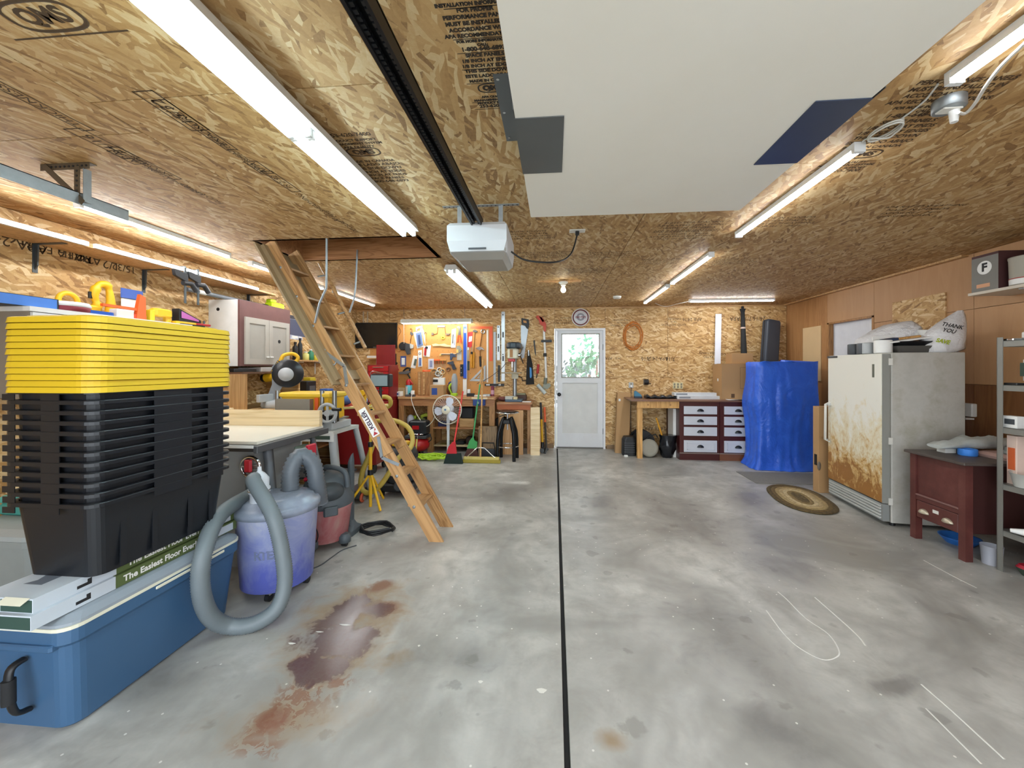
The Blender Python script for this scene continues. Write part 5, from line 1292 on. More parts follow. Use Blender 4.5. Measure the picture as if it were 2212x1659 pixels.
wt('pry_bar', 'slim hooked pry bar above the black grinder', 'pry bar', [('tube', 'bar', M_COPPER, [(886, 712), (888, 710), (890, 714), (888, 730), (886, 743)], .006), ('poly', 'hinge_plate', M_DKST, [(886, 716), (893, 720), (891, 725), (886, 722)], .012)])
wt('saw_package', 'large tilted white card pack with a blue tool picture', 'package', [('poly', 'card', M_PAPW, [(893, 718), (910, 714), (915, 749), (901, 753)], .006), ('poly', 'blister', M_PAPB, [(898, 720), (909, 717), (913, 745), (902, 749)], .02, .006), ('poly', 'tool_shape', mat('#28406e', .4), [(902, 724), (907, 723), (909, 743), (905, 745)], .006, .027)])
wt('keyhole_saw', 'lilac handled saw hanging over the tilted card pack', 'saw', [('poly', 'handle', mat('#a99cc0', .5), [(898, 707), (912, 703), (914, 713), (907, 714), (908, 709), (901, 711), (901, 715), (898, 714)], .02), ('poly', 'blade', M_PAPW, [(911, 714), (915, 713), (921, 740), (919, 747)], .006)])
wt('wooden_spatula', 'thin tan wooden stick tool near the lilac saw', 'tool', [('tube', 'stick', M_WD, [(919, 720), (920, 748)], .009), ('tube', 'hook', M_DKST, [(916, 722), (919, 718), (922, 721)], .005)])
wt('red_knife_pack', 'white card pack with a red pointed tool', 'package', [('poly', 'card', M_PAPW, [(915, 747), (931, 746), (928, 771), (914, 770)], .006), ('poly', 'red_tool', M_RED, [(917, 751), (921, 750), (920, 767), (918, 769), (916, 766)], .02, .006), ('disc', 'black_knob', M_BLACK, [(922, 751), (.022, .03)])])
wt('coping_saw', 'bow shaped fret saw with two grey side handles', 'saw', [('poly', 'top_handle', mat('#8d9096', .4), [(945, 703), (961, 707)], .03), ('tube', 'frame', M_COPPER, [(946, 707), (945, 716), (943, 721), (933, 723)], .006), ('tube', 'frame', M_COPPER, [(961, 707), (962, 716), (964, 721), (972, 723)], .006), ('poly', 'side_grip', mat('#6c6258', .4), [(932, 718), (936, 719), (937, 723), (932, 724)], .03), ('poly', 'side_grip', mat('#6c6258', .4), [(961, 720), (972, 720), (971, 723), (964, 724)], .03)])
wt('tape_roll', 'small yellow tape roll on a peg', 'tape', [('ring', 'roll', mat('#d8d24a', .5), [(957, 730), (.022, 0)], .011)])
wt('wood_scraper', 'pale wavy wooden plane hung flat in the pegboard middle', 'tool', [('poly', 'blade_board', M_PLYF, [(933, 744), (941, 742), (948, 744), (960, 742), (966, 745), (974, 746), (974, 749), (962, 749), (950, 747), (935, 748)], .02)])
wt('blade_sleeve', 'narrow white printed sleeve beside the red snips', 'package', [('poly', 'sleeve', M_PAPW, [(976, 712), (985, 709), (984, 751), (974, 751)], .014), ('poly', 'sleeve_print', M_TXTK, [(978, 722), (980, 722), (979, 742), (977, 742)], .001, .014), ('poly', 'sleeve_print', M_PAPB, [(981.5, 725), (983, 725), (982.5, 746), (981, 746)], .001, .014)])
wt('tin_snips', 'tin snips with two red grips', 'snips', [('poly', 'jaws', M_DKST, [(986, 706), (991, 704), (995, 707), (995, 724), (989, 726), (991, 712)], .015), ('tube', 'grip', mat('#e0552a', .4), [(990, 724), (988, 739)], .014), ('tube', 'grip', mat('#e0552a', .4), [(994, 724), (996, 740)], .014)])
t = wt('blue_level', 'long blue ruler level hanging upright on the pegboard', 'level', [('poly', 'body', mat('#1c4fc0', .4), [(1001, 704), (1007.5, 817)], .02, .02), ('poly', 'end_cap', M_PAPW, [(1000.5, 701), (1008, 705)], .022, .019), ('poly', 'vial', M_PAPW, [(1003, 710), (1006, 719)], .003, .04), ('poly', 'grey_edge', mat('#b7bcd0', .4), [(1007.6, 702), (1009, 820)], .018, .02)])
wt('white_straightedge', 'wide white straightedge standing below the blue level', 'straightedge', [('poly', 'strip', M_PAPW, [(1000, 819), (1008, 853)], .02, .04)])
t = wt('red_package', 'red tilted blister card beside the blue level', 'package', [('poly', 'card', mat('#c3282c', .5), [(1011, 718), (1021, 716), (1019, 750), (1010, 751)], .008), ('poly', 'card_print', M_PAPW, [(1013, 727), (1020, 726), (1019, 737), (1012, 739)], .001, .008)])
wt('steel_hammer', 'hammer with thin handle and amber grip', 'hammer', [('poly', 'head', M_DKST, [(1021, 714), (1026, 712), (1031, 715), (1030, 718), (1022, 717)], .03), ('tube', 'shaft', M_COPPER, [(1026, 717), (1023, 762)], .006), ('tube', 'amber_grip', mat('#c98a1e', .3), [(1024, 761), (1023, 795)], .018)])
wt('screwdriver', 'large amber handled screwdriver beside the hammer', 'screwdriver', [('tube', 'amber_grip', mat('#c98a1e', .3), [(1019, 762), (1018.5, 795)], .02), ('tube', 'collar', M_BLACK, [(1019, 760), (1019, 765)], .022), ('tube', 'blade', M_STEEL, [(1019.5, 748), (1019, 761)], .005)])
wt('adjustable_wrench', 'chrome adjustable wrench hanging by its jaw', 'wrench', [('ring', 'jaw', M_CHROME, [(1043, 716), (.032, 0)], .011), ('tube', 'shaft', M_COPPER, [(1041, 719), (1039, 735), (1036, 751)], .008)])
wt('claw_hammer', 'steel claw hammer with black grip below the wrench', 'hammer', [('poly', 'claw_head', M_CHROME, [(1027, 752), (1034, 749), (1041, 750), (1047, 757), (1040, 754), (1036, 757), (1030, 754)], .025), ('tube', 'neck', M_COPPER, [(1037, 755), (1037, 771)], .008), ('tube', 'grip', M_BLACK, [(1037, 770), (1038, 792)], .018)])
wt('yardstick', 'thin white yardstick beside the orange square', 'ruler', [('poly', 'stick', M_PAPW, [(1051, 713), (1054.5, 826)], .006)])
wt('framing_square', 'orange steel framing square in the corner of the pegboard', 'square', [('poly', 'blade', mat('#df5a2c', .45), [(1016, 705), (1064, 705), (1064, 780), (1057, 780), (1057, 710), (1016, 710)], .005)])
wt('drywall_square', 'grey drywall square with a black cross bar at its foot', 'square', [('poly', 'blade', mat('#a4a9ac', .4, .5), [(1066, 717), (1071, 836)], .005, .006), ('poly', 'cross_bar', M_BLACK, [(1047, 829), (1089, 834)], .018), ('poly', 'bar_label', M_PAPW, [(1050, 830), (1058, 832.5)], .001, .018), ('poly', 'bar_label', M_PAPW, [(1077, 830), (1082, 832.5)], .001, .018)])
for nm, lb, u0, u1, v0, v1, sl in (('spirit_level', 'shorter silver spirit level between the drywall square and the long level', 1073.5, 1080, 703, 778, ((721, 729), (748, 760))), ('spirit_level', 'long silver spirit level reaching up almost to the ceiling', 1083, 1090.5, 673, 823, ((717, 729), (769, 780)))):
    t = wt(nm, lb, 'level', [('poly', 'beam', M_SIL, [(u0, v0), (u1, v1)], .025)] + [('poly', 'vial_slot', M_TXTK, [(u0 + 2.2, a_), (u1 - 2.2, b_)], .001, .025) for a_, b_ in sl] + [('disc', 'hang_hole', M_TXTK, [((u0 + u1) / 2, v0 + (v1 - v0) * k), (.012, .0265)]) for k in (.05, .35, .62)], y=D if v0 < 700 else YP)
wt('black_spatula', 'flat black trowel hanging left of the long silver level', 'trowel', [('poly', 'blade', M_BLACK, [(1075.5, 789), (1080, 825)], .015)], y=D)
wt('speed_square', 'grey triangular rafter square with an open slot', 'square', [('poly', 'edge', mat('#b5b9bb', .4, .3), [(1014, 823), (1049, 788), (1049, 793), (1024, 819), (1049, 819), (1049, 824)], .008), ('poly', 'edge', mat('#b5b9bb', .4, .3), [(1045, 794), (1049, 790), (1049, 822), (1045, 822)], .02), ('poly', 'inner_web', mat('#a0a5a8', .4, .3), [(1030, 817), (1043, 803), (1043, 806), (1034, 815), (1043, 815), (1043, 817)], .006)])
wt('hand_saw', 'hand saw with black grip hung on the OSB wall', 'saw', [('poly', 'handle', M_BLACK, [(1126, 687), (1142, 690), (1143, 700), (1141, 711), (1137, 709), (1134, 703), (1127, 701)], .022), ('poly', 'blade', mat('#9a9da0', .35, .8), [(1125, 702), (1134, 704), (1138, 710), (1141, 712), (1136, 745), (1132, 773), (1126, 775)], .003, .009), ('poly', 'grip_hole', M_PEG, [(1130, 692), (1137, 693), (1138, 698), (1131, 697)], .0005, .0222)], y=D)
t = wt('saw_sleeve', 'long black tapered saw sleeve with blue lettering', 'sleeve', [('poly', 'sleeve', M_BLKR, [(1140, 757), (1143, 757), (1150, 785), (1154, 830), (1136, 831), (1138, 785)], .02), ('poly', 'blade_tip', M_SIL, [(1140.5, 756), (1142.5, 756), (1143, 768), (1141.5, 769)], .004, .02), ('poly', 'sleeve_print', mat('#3e8fd0', .5), [(1144, 793), (1148, 795), (1149, 812), (1147, 817), (1144.5, 815)], .001, .02)], y=D)
wt('utility_knife', 'red handled knife hanging beside the saw sleeve', 'knife', [('tube', 'handle', M_RED, [(1163, 787), (1161, 807)], .022), ('tube', 'blade', M_BLACK, [(1161, 806), (1158.5, 817)], .008)], y=D)
wt('black_file', 'slim black file hung on the OSB wall', 'file', [('poly', 'file', M_BLACK, [(1152, 736), (1155, 734), (1157, 755), (1158, 771), (1155, 762)], .015)], y=D)
wt('string_trimmer', 'string trimmer with red motor and white shaft hung by the door', 'trimmer', [('poly', 'motor', mat('#c4432a', .4), [(1157, 684), (1162, 681), (1172, 686), (1180, 700), (1179, 716), (1175, 716), (1173, 704), (1166, 700), (1164, 692)], .07), ('poly', 'battery', M_BLACK, [(1164, 683), (1170, 686), (1176, 694), (1172, 696)], .06, .01), ('tube', 'shaft', M_PAPW, [(1175, 714), (1178, 770), (1180, 818)], .02), ('poly', 'side_handle', M_BLACK, [(1169, 734), (1192, 739)], .05), ('tube', 'collar', M_BLACK, [(1177, 763), (1177.4, 770)], .03), ('tube', 'cutter_head', mat('#6d7266', .5), [(1179, 816), (1177, 830)], .03), ('poly', 'guard', mat('#8b8f80', .5), [(1174, 830), (1188, 828), (1190, 834), (1182, 841), (1172, 838)], .05), ('tube', 'deflector', mat('#b9beb8', .4), [(1161, 831), (1178, 850)], .035)], y=D)
wt('caulk_gun', 'black caulking gun at the left edge of the pegboard', 'caulk gun', [('poly', 'frame', M_BLACK, [(845, 764), (855, 764), (855, 783), (851, 783), (851, 768), (848, 768), (848, 783), (845, 783)], .03), ('poly', 'grip', M_BLACK, [(843, 787), (853, 780), (858, 784), (851, 797), (843, 797)], .03), ('tube', 'rod', M_RED, [(855, 786), (862, 800)], .008)])
wt('bit_package', 'small blue and red bordered bit pack', 'package', [('poly', 'card', mat('#4a5c9a', .5), [(865, 769), (877, 792)], .008), ('poly', 'card_window', M_PAPW, [(867.5, 773), (874.5, 788)], .004, .008)])
wt('white_file_pack', 'tilted long white card left of the clear blade pack', 'package', [('poly', 'card', M_PAPW, [(893, 768), (902, 769), (897, 796), (887, 794)], .008), ('poly', 'tool_shape', mat('#4f5a52', .5), [(896, 775), (900, 776), (897, 790), (893, 789)], .015, .008)])
wt('clear_blade_pack', 'white and silver hanging blade pack with round hole', 'package', [('poly', 'card', M_PAPW, [(903, 757), (911, 756), (912, 792), (903, 793)], .008), ('poly', 'blade', M_PAPB, [(905, 773), (910, 773), (910, 790), (905, 790)], .01, .008), ('ring', 'hole_rim', M_DGREY, [(907, 764), (.018, 0)], .006)])
wt('bench_clamp_lamp', 'black and silver clamp arm tool low on the pegboard', 'tool', [('poly', 'jaw', mat('#8f9498', .35, .6), [(861, 804), (873, 802), (882, 800), (886, 804), (878, 808), (862, 808)], .04), ('tube', 'arm', M_BLACK, [(871, 802), (879, 795), (886, 797), (882, 806)], .015), ('tube', 'arm', M_BLACK, [(881, 808), (886, 817)], .014)])
wt('drill_index_card', 'pale blue grey card with small tools', 'package', [('poly', 'card', mat('#c6c8d4', .6), [(925, 775), (937, 797)], .006), ('poly', 'card_print', mat('#7d86a8', .6), [(928, 779), (934, 793)], .002, .006)])
for i in range(9):
    u = 939 + i * 2.9; m = [M_COPPER, M_DKST, M_WD, M_ORNG][i % 4]
    wt('small_driver', 'small driver under the orange rack, %s in the row counted from the pale card' % ['first', 'second', 'third', 'fourth', 'fifth', 'sixth', 'seventh', 'eighth', 'last'][i], 'driver', [('tube', 'grip', [mat('#b5502a', .4), M_COPPER, mat('#7a4a24', .5)][i % 3], [(u, 779), (u, 786)], .008), ('tube', 'shank', M_STEEL, [(u, 786), (u, 793 + (i % 3) * 2)], .003)], group='small drivers on the pegboard')
wt('tool_rack', 'short orange rack holding a row of small drivers', 'rack', [('poly', 'rail', M_ORNG, [(937, 776.5), (951, 779)], .02), ('poly', 'rail_end', mat('#d99a4a', .5), [(951, 776.5), (964, 779)], .02)])
wt('metal_rule', 'short steel rod lying on pegs above the heat gun', 'rod', [('tube', 'rod', M_STEEL, [(952, 765), (986, 765)], .01), ('disc', 'end_knob', mat('#cdb470', .4), [(952, 767), (.02, .03)])])
wt('staple_gun', 'blue grey staple gun hanging right of the steel rod', 'staple gun', [('poly', 'body', mat('#3c4a66', .4), [(972, 764), (977, 763), (984, 769), (985, 771), (977, 771), (975, 778), (972, 777)], .03), ('tube', 'lever', M_PAPW, [(974, 763), (980, 766), (985, 771)], .008)])
wt('heat_gun', 'dark blue hot air gun hanging on the pegboard', 'heat gun', [('poly', 'barrel', mat('#3a4556', .4), [(966, 783), (978, 780), (980, 788), (972, 787), (966, 786)], .06), ('poly', 'grip', mat('#2e3644', .4), [(974, 787), (980, 786), (985, 797), (978, 799)], .05)])
wt('sander_sheet_pack', 'grey blister pack with pad', 'package', [('poly', 'card', mat('#b8b4ac', .6), [(987, 760), (997, 778)], .008), ('poly', 'pad', mat('#8a8a80', .5), [(986, 747), (993, 747), (997, 756), (992, 762), (985, 762)], .03), ('poly', 'label', mat('#d8b060', .5), [(985.5, 755), (990, 762)], .002, .031)])
wt('black_case', 'slim black holder with pale dots', 'case', [('poly', 'case', M_BLACK, [(994, 787), (1000, 813)], .025), ('disc', 'dot', M_LGREY, [(997, 795), (.009, .027)]), ('disc', 'dot', M_LGREY, [(997, 805), (.009, .027)])])
for i, (u, v, r) in enumerate(((938, 803, .05), (946, 807, .045), (949, 799, .04), (955, 803, .05), (951, 810, .04), (968, 798, .03))):
    wt('wire_loop', ['coil of tan cord hanging on a peg', 'grey coil of wire on a peg', 'white ring clamp on a peg', 'tan ring coil at the right of the loops', 'pale ring coil low on the pegboard', 'small brown ring on its own peg'][i], 'coil', [('ring', 'coil', [mat('#b99a63', .5), M_LGREY, M_PAPW, mat('#c9a36a', .5), M_OFFW, mat('#8a5a34', .5)][i], [(u, v), (r, 0)], .009 + .003 * (i % 2)), ('ring', 'inner_coil', M_DGREY, [(u + .5, v + .5), (r * .6, 0)], .006)])
wt('red_hanger_strip', 'column of small boxes hanging right of the blue level', 'package', [('poly', 'strip', mat('#b8a58a', .6), [(1009, 752), (1013, 778)], .01), ('poly', 'lower_strip', mat('#39443e', .6), [(1009, 780), (1014, 800)], .012), ('poly', 'label', M_PAPW, [(1009, 750), (1013, 756)], .012)])
wt('wall_sheath', 'thin tan string looping beside the television', 'string', [('tube', 'string', M_COPPER, [(861, 707), (866, 716), (860, 727), (857, 745)], .004), ('tube', 'string', mat('#b06a34', .5), [(852, 752), (862, 760), (868, 752)], .006)])
# little shelf under the TV
q0, q1 = ony(800, 772, D), ony(838, 776, D)
t = thing('small_shelf', 'short wooden shelf on the back wall under the television', 'shelf', ((q0.x + q1.x) / 2, D - .08, q1.z))
part(t, 'shelf_board', MB().box(q0.x, q1.x, D - .17, D - .013, q1.z, q1.z + .02), M_PINE, world=True); part(t, 'bracket', MB().box((q0.x + q1.x) / 2, (q0.x + q1.x) / 2 + .015, D - .12, D - .013, q1.z - .09, q1.z), M_OFFW, world=True)
solo('white_carton', 'white carton on the small shelf under the television', 'carton', MB().box(q0.x + .01, q0.x + .19, D - .15, D - .03, q1.z + .0205, q1.z + .06), M_PAPW)
t = thing('glue_bottle', 'little cream bottle with dark cap on the small shelf', 'bottle', (q1.x - .05, D - .08, q1.z + .02)); part(t, 'body', MB().lathe((q1.x - .05, D - .08, q1.z + .0205), [(.018, 0), (.018, .06), (.008, .075)], 12), mat('#d8cf9a', .4), world=True); part(t, 'cap', MB().lathe((q1.x - .05, D - .08, q1.z + .095), [(.01, 0), (.006, .02)], 10), M_BLACK, world=True)

# ------------------------------------------------------------------ main workbench
BZ = .915; BF = 6.33
x0, x1 = -2.58, -.98
t = thing('main_workbench', 'wooden workbench below the pegboard with open shelves', 'workbench', ((x0 + x1) / 2, 6.6, 0))
part(t, 'bench_top', MB().box(x0, x1 + .03, BF - .03, D - .005, BZ - .04, BZ, b=.004), M_BENCH, world=True)
part(t, 'apron', MB().box(x0, x1, BF, BF + .035, BZ - .15, BZ - .04), M_BENCH, world=True)
for x in (-2.58, -2.09, -1.06):
    part(t, 'leg', MB().box(x, x + .09, BF + .005, BF + .095, 0, BZ - .04), M_PINEZ, world=True)
    part(t, 'rear_leg', MB().box(x, x + .09, D - .1, D - .022, 0, BZ - .04), M_PINEZ, world=True)
part(t, 'mid_shelf', MB().box(-2.58, -.98, BF + .03, D - .03, .385, .41), M_BENCH, world=True)
part(t, 'low_shelf', MB().box(-2.0, -1.06, BF + .06, D - .03, .09, .11), mat('#c8b48a', .6), world=True)
part(t, 'edge_strip', MB().box(x0, x1, BF - .034, BF - .03, BZ - .03, BZ - .005), M_PINE, world=True)
# second bench to the right
x2, x3, B2 = -.97, -.36, .835
t = thing('drill_bench', 'lower wooden bench carrying the drill press next to the door', 'workbench', ((x2 + x3) / 2, 6.6, 0))
part(t, 'bench_top', MB().box(x2 + .035, x3, BF - .02, D - .005, B2 - .03, B2), M_BENCH, world=True)
part(t, 'apron', MB().box(x2 + .04, x3 - .03, BF, BF + .03, B2 - .12, B2 - .03), mat('#a85a2c', .5), world=True)
for x in (x2 + .06, x3 - .08):
    for y in (BF + .03, D - .09): part(t, 'leg', MB().box(x, x + .06, y, y + .06, 0, B2 - .03), M_PINEZ, world=True)
# leaning sheets and boards around the bench ends
def lean(name, label, u0, u1, vt, vb, yb, yt, th, m, cat='board', wig=0):
    a_, b_ = ony(u0, vb, yb), ony(u1, vb, yb); zt_ = ony(u0, vt, yt).z
    return solo(name, label, cat, MB().loft([[(a_.x, yb, 0), (b_.x, yb, 0), (b_.x, yb + th, 0), (a_.x, yb + th, 0)], [(a_.x, yt, zt_), (b_.x, yt, zt_), (b_.x, yt + th, zt_), (a_.x, yt + th, zt_)]]), m)
lean('plywood_sheet', 'brown plywood sheet leaning under the drill bench', 1080, 1130, 886, 980, 6.28, 6.315, .012, M_PLYL)
lean('plywood_strip', 'tall plywood strip leaning at the right bench end', 1146, 1166, 880, 979, 6.26, 6.29, .018, M_PLYF)
lean('plywood_strip', 'shorter plywood offcut beside the tall strip', 1160, 1168, 922, 977, 6.42, 6.5, .018, M_PLYL)
lean('plank', 'rough grey plank standing on end under the main bench', 1033, 1072, 921, 985, 6.12, 6.16, .06, wood('old_plank', '#8f7350', '#6a5236', 2))
# sledge and pick by the boards
for lb, u0, v0, u1, v1, m1, m2, nm in (('sledgehammer with yellow and black handle standing head down', 1168, 870, 1172, 968, M_YEL, M_BLACK, 'sledgehammer'), ('mattock with orange and black handle beside the sledgehammer', 1176, 880, 1180, 968, mat('#3a332c', .5), M_ORNG, 'mattock')):
    a_, b_ = ony(u0, v0, 6.8), ony(u1, v1, 6.52)
    t = thing(nm, lb, 'tool', (b_.x, b_.y, 0)); m_ = a_.lerp(b_, .38)
    part(t, 'lower_handle', MB().cyl(tuple(m_), (b_.x, b_.y, .06), .018), m1, world=True); part(t, 'upper_handle', MB().cyl(tuple(a_), tuple(m_), .019), m2, world=True)
    if nm == 'sledgehammer': part(t, 'head', MB().cyl((b_.x - .01, b_.y - .1, .042), (b_.x + .01, b_.y + .08, .042), .04, n=8), M_DKST, world=True); part(t, 'collar', MB().cyl((b_.x, b_.y, .03), (b_.x, b_.y + .02, .16), .03), M_BLACK, world=True)
    else: part(t, 'head', MB().tube(crv([(b_.x - .02, b_.y - .14, .012), (b_.x, b_.y - .04, .05), (b_.x, b_.y + .05, .05), (b_.x + .02, b_.y + .14, .015)], 5), .02, 6), M_DKST, world=True)

# ------------------------------------------------------------------ things on the benches
yb = 6.62
def bo(u, z=BZ, y=yb): q = ony(u, 850, y); return q.x
def carton_on(label, u0, u1, vt, z, y0, y1, m, name='carton', lab=None, cat='box'):
    a_, b_ = ony(u0, vt, y0), ony(u1, vt, y0)
    t = thing(name, label, cat, ((a_.x + b_.x) / 2, (y0 + y1) / 2, z))
    part(t, 'carton', MB().box(a_.x, b_.x, y0, y1, z + .0005, a_.z, b=.003), m, world=True)
    if lab: part(t, 'printed_label', MB().box(a_.x + (b_.x - a_.x) * lab[0], a_.x + (b_.x - a_.x) * lab[1], y0 - .0015, y0, z + (a_.z - z) * lab[2], z + (a_.z - z) * lab[3]), lab[4], world=True)
    return t
t = thing('canister', 'red topped teal and white canister on the bench', 'canister', (bo(884), 6.6, BZ)); xx_ = bo(884)
part(t, 'body', MB().lathe((xx_, 6.6, BZ + .0005), [(.055, 0), (.058, .006), (.058, .17), (.05, .18)], 20), mat('#58b4c4', .4), world=True); part(t, 'label_band', MB().prism([(.0588 * math.cos(a), .0588 * math.sin(a)) for a in [R(-150) + R(60) * i / 8 for i in range(9)]] + [(.057 * math.cos(a), .057 * math.sin(a)) for a in [R(-90) - R(60) * i / 8 for i in range(9)]], .15, M=TR(xx_, 6.6, BZ + .01)), M_PAPW, world=True); part(t, 'red_cap', MB().lathe((xx_, 6.6, BZ + .18), [(.05, 0), (.05, .06), (.035, .085), (.03, .1)], 20), M_RED, world=True); part(t, 'nozzle', MB().cyl((xx_ + .02, 6.58, BZ + .27), (xx_ + .09, 6.55, BZ + .2), .01), M_RED, world=True)
a_, b_ = ony(902, 803, 6.6), ony(932, 803, 6.6)
t = thing('wood_block_stand', 'tall wooden slotted block with orange disc on the bench', 'block', ((a_.x + b_.x) / 2, 6.66, BZ))
part(t, 'block', MB().box(a_.x, b_.x, 6.6, 6.74, BZ + .0005, a_.z, b=.004), M_PINEZ, world=True); part(t, 'front_slat', MB().box(a_.x + .02, a_.x + .05, 6.585, 6.6, BZ + .02, a_.z - .01), M_PINE, world=True); part(t, 'front_slat', MB().box(a_.x + .1, a_.x + .13, 6.585, 6.6, BZ + .02, a_.z - .01), M_PINE, world=True); part(t, 'orange_disc', MB().lathe(((a_.x + b_.x) / 2 + .01, 6.67, a_.z), [(.07, 0), (.072, .02), (.06, .03)], 22), M_ORNG, world=True)
t = carton_on('cardboard carton with a blue label on the bench', 928, 958, 832, BZ, 6.4, 6.57, M_CARD, lab=(.15, .55, .15, .75, mat('#2f4f96', .5)))
carton_on('white carton standing behind the blue labelled carton', 932, 960, 816, BZ, 6.69, 6.76, M_PAPW, lab=(.1, .5, .75, .9, M_TXTK))
carton_on('low tan carton at the left bench end', 846, 872, 838, BZ, 6.5, 6.62, mat('#b9a078', .7), name='tan_carton')
x_ = bo(983); t = thing('hand_blower', 'grey and lime cordless blower standing on the bench', 'blower', (x_, 6.58, BZ))
part(t, 'battery_foot', MB().box(x_ - .06, x_ + .05, 6.53, 6.63, BZ + .0005, BZ + .05, b=.01), M_LIME, world=True); part(t, 'handle', MB().tube(crv([(x_ - .05, 6.58, BZ + .05), (x_ - .09, 6.58, BZ + .13), (x_ - .06, 6.58, BZ + .2), (x_, 6.58, BZ + .22)], 5), .018), M_LIME, world=True); part(t, 'nozzle', MB().lathe((x_, 6.58, BZ + .05), [(.035, 0), (.05, .06), (.055, .2), (.045, .28), (.025, .33)], 18), mat('#9aa0a4', .4), world=True)
x_ = bo(970); solo('folded_gloves', 'brown and lime work gloves bunched on the bench', 'gloves', MB().ell((x_, 6.72, BZ + .1), (.07, .06, .1), 14, 8), mat('#6a4a34', .8, var=.4, scale=12))
x_ = bo(952); solo('baseball_cap', 'dark blue cap resting on the white carton', 'cap', MB().ell((bo(972), 6.76, BZ + .2), (.07, .05, .045), 14, 8).box(bo(972) - .07, bo(972) + .07, 6.7, 6.76, BZ + .17, BZ + .18), mat('#263666', .7))
x_ = bo(900); t = thing('power_strip', 'white power strip with black plugs on the bench edge', 'power strip', (x_, 6.38, BZ)); part(t, 'strip', MB().box(x_ - .1, x_ + .06, 6.34, 6.4, BZ + .0005, BZ + .035, b=.006), M_DGREY, world=True); part(t, 'plug', MB().box(x_ + .0, x_ + .05, 6.335, 6.39, BZ + .036, BZ + .1, b=.006), M_PAPW, world=True); part(t, 'black_plug', MB().box(x_ - .03, x_ - .002, 6.34, 6.38, BZ + .036, BZ + .06, b=.004), M_BLACK, world=True)
FANC = crv([(x_ + .03, 6.33, BZ + .05), (x_ + .035, 6.28, BZ - .05), (bo(918), 6.2, .65), (bo(935), 6.12, .5), (bo(945), 6.06, .47), (bo(958), 6.02, .56), (bo(962), 6.0, .62)], 7)
t = carton_on('white parts bin stack at the left bench end', 842, 864, 846, BZ, 6.36, 6.5, M_PAPW, lab=(.55, .85, .3, .7, mat('#3c5c94', .5)), name='parts_bin')
for i, (u, w, d_, h, m, lb) in enumerate(((1020, .12, .1, .05, M_BLACK, 'black cable heap on the bench beside the straightedge'), (1035, .3, .14, .018, M_PAPW, 'loose white papers on the bench right half'), (1052, .12, .12, .03, M_LGREY, 'grey tin lid on the bench right half'), (1012, .05, .05, .11, M_PAPW, 'small white spray bottle on the bench'))):
    x_ = bo(u); solo('bench_clutter', lb, 'clutter', MB().prism(rrect(w, d_, .012, 3, x_, 6.5 + .05 * i), h, z0=BZ + .0005), m)
x_ = bo(1036, y=BF - .04); t = thing('bench_vise', 'blue vise jaw clamped to the front of the main bench', 'vise', (x_, BF - .07, BZ - .2))
part(t, 'jaw', MB().box(x_ - .1, x_ + .1, BF - .1, BF - .036, BZ - .13, BZ - .03, b=.01), mat('#26407e', .4), world=True); part(t, 'jaw_plate', MB().box(x_ - .13, x_ + .13, BF - .06, BF - .036, BZ - .03, BZ + .0, b=.004), M_PLYF, world=True); part(t, 'screw', MB().cyl((x_, BF - .16, BZ - .08), (x_, BF - .1, BZ - .08), .015), M_STEEL, world=True)
t = thing('wine_red_can', 'slim maroon can on the right end of the main bench', 'can', (bo(1064), 6.62, BZ)); part(t, 'body', MB().lathe((bo(1064), 6.62, BZ + .0005), [(.03, 0), (.03, .15), (.02, .17)], 14), mat('#7e2740', .4), world=True); part(t, 'band', MB().lathe((bo(1064), 6.62, BZ + .03), [(.0305, 0), (.0305, .07)], 14, cap=False), mat('#c89aa8', .5), world=True)
# drill press
dx = ony(1112, 850, 6.6).x; dy = 6.6
t = thing('drill_press', 'cream drill press with dark motor cover on the lower bench', 'drill press', (dx, dy, B2))
DPR = t
part(t, 'base', MB().box(dx - .14, dx + .14, dy - .22, dy + .1, B2 + .0005, B2 + .04, b=.01), mat('#44586a', .4), world=True)
zt_, zh0, zh1 = ony(1110, 804, 6.55).z, ony(1110, 775, 6.5).z, ony(1110, 753, 6.5).z
ztop = ony(1110, 740, 6.5).z
part(t, 'column', MB().cyl((dx, dy, B2 + .04), (dx, dy, zh1), .035, n=18), M_STEEL, world=True)
tb = part(t, 'table', MB().box(dx - .2, dx + .12, dy - .24, dy - .02, zt_ - .02, zt_, b=.005), mat('#9a8a72', .5), world=True)
part(tb, 'table_arm', MB().box(dx - .05, dx + .06, dy - .06, dy + .05, zt_ - .11, zt_ - .02, b=.01), mat('#d8d2b8', .5), world=True); part(tb, 'crank', MB().tube([(dx + .06, dy, zt_ - .07), (dx + .12, dy - .01, zt_ - .09), (dx + .13, dy - .02, zt_ - .14), (dx + .2, dy - .03, zt_ - .145)], .009), M_BLACK, world=True)
hd = part(t, 'head', MB().box(dx - .1, dx + .07, dy - .22, dy + .08, zh0, zh1, b=.02), mat('#d6d0b8', .5), world=True)
part(hd, 'belt_cover', MB().loft([[(dx + x, dy - .06 + y, z) for x, y in rrect(.24 - 2 * i, .42 - 2 * i, .09, 5)] for z, i in ((zh1, 0), (zh1 + .02, -.005), (ztop - .02, 0), (ztop, .03))]), mat('#243038', .3), world=True)
part(hd, 'chuck_guard', MB().box(dx - .09, dx + .02, dy - .2, dy - .12, zh0 - .05, zh0, b=.01), M_RED, world=True)
part(hd, 'chuck', MB().cyl((dx - .03, dy - .15, zh0 - .14), (dx - .03, dy - .15, zh0 - .05), .02).cyl((dx - .03, dy - .15, zh0 - .2), (dx - .03, dy - .15, zh0 - .14), .006), M_CHROME, world=True)
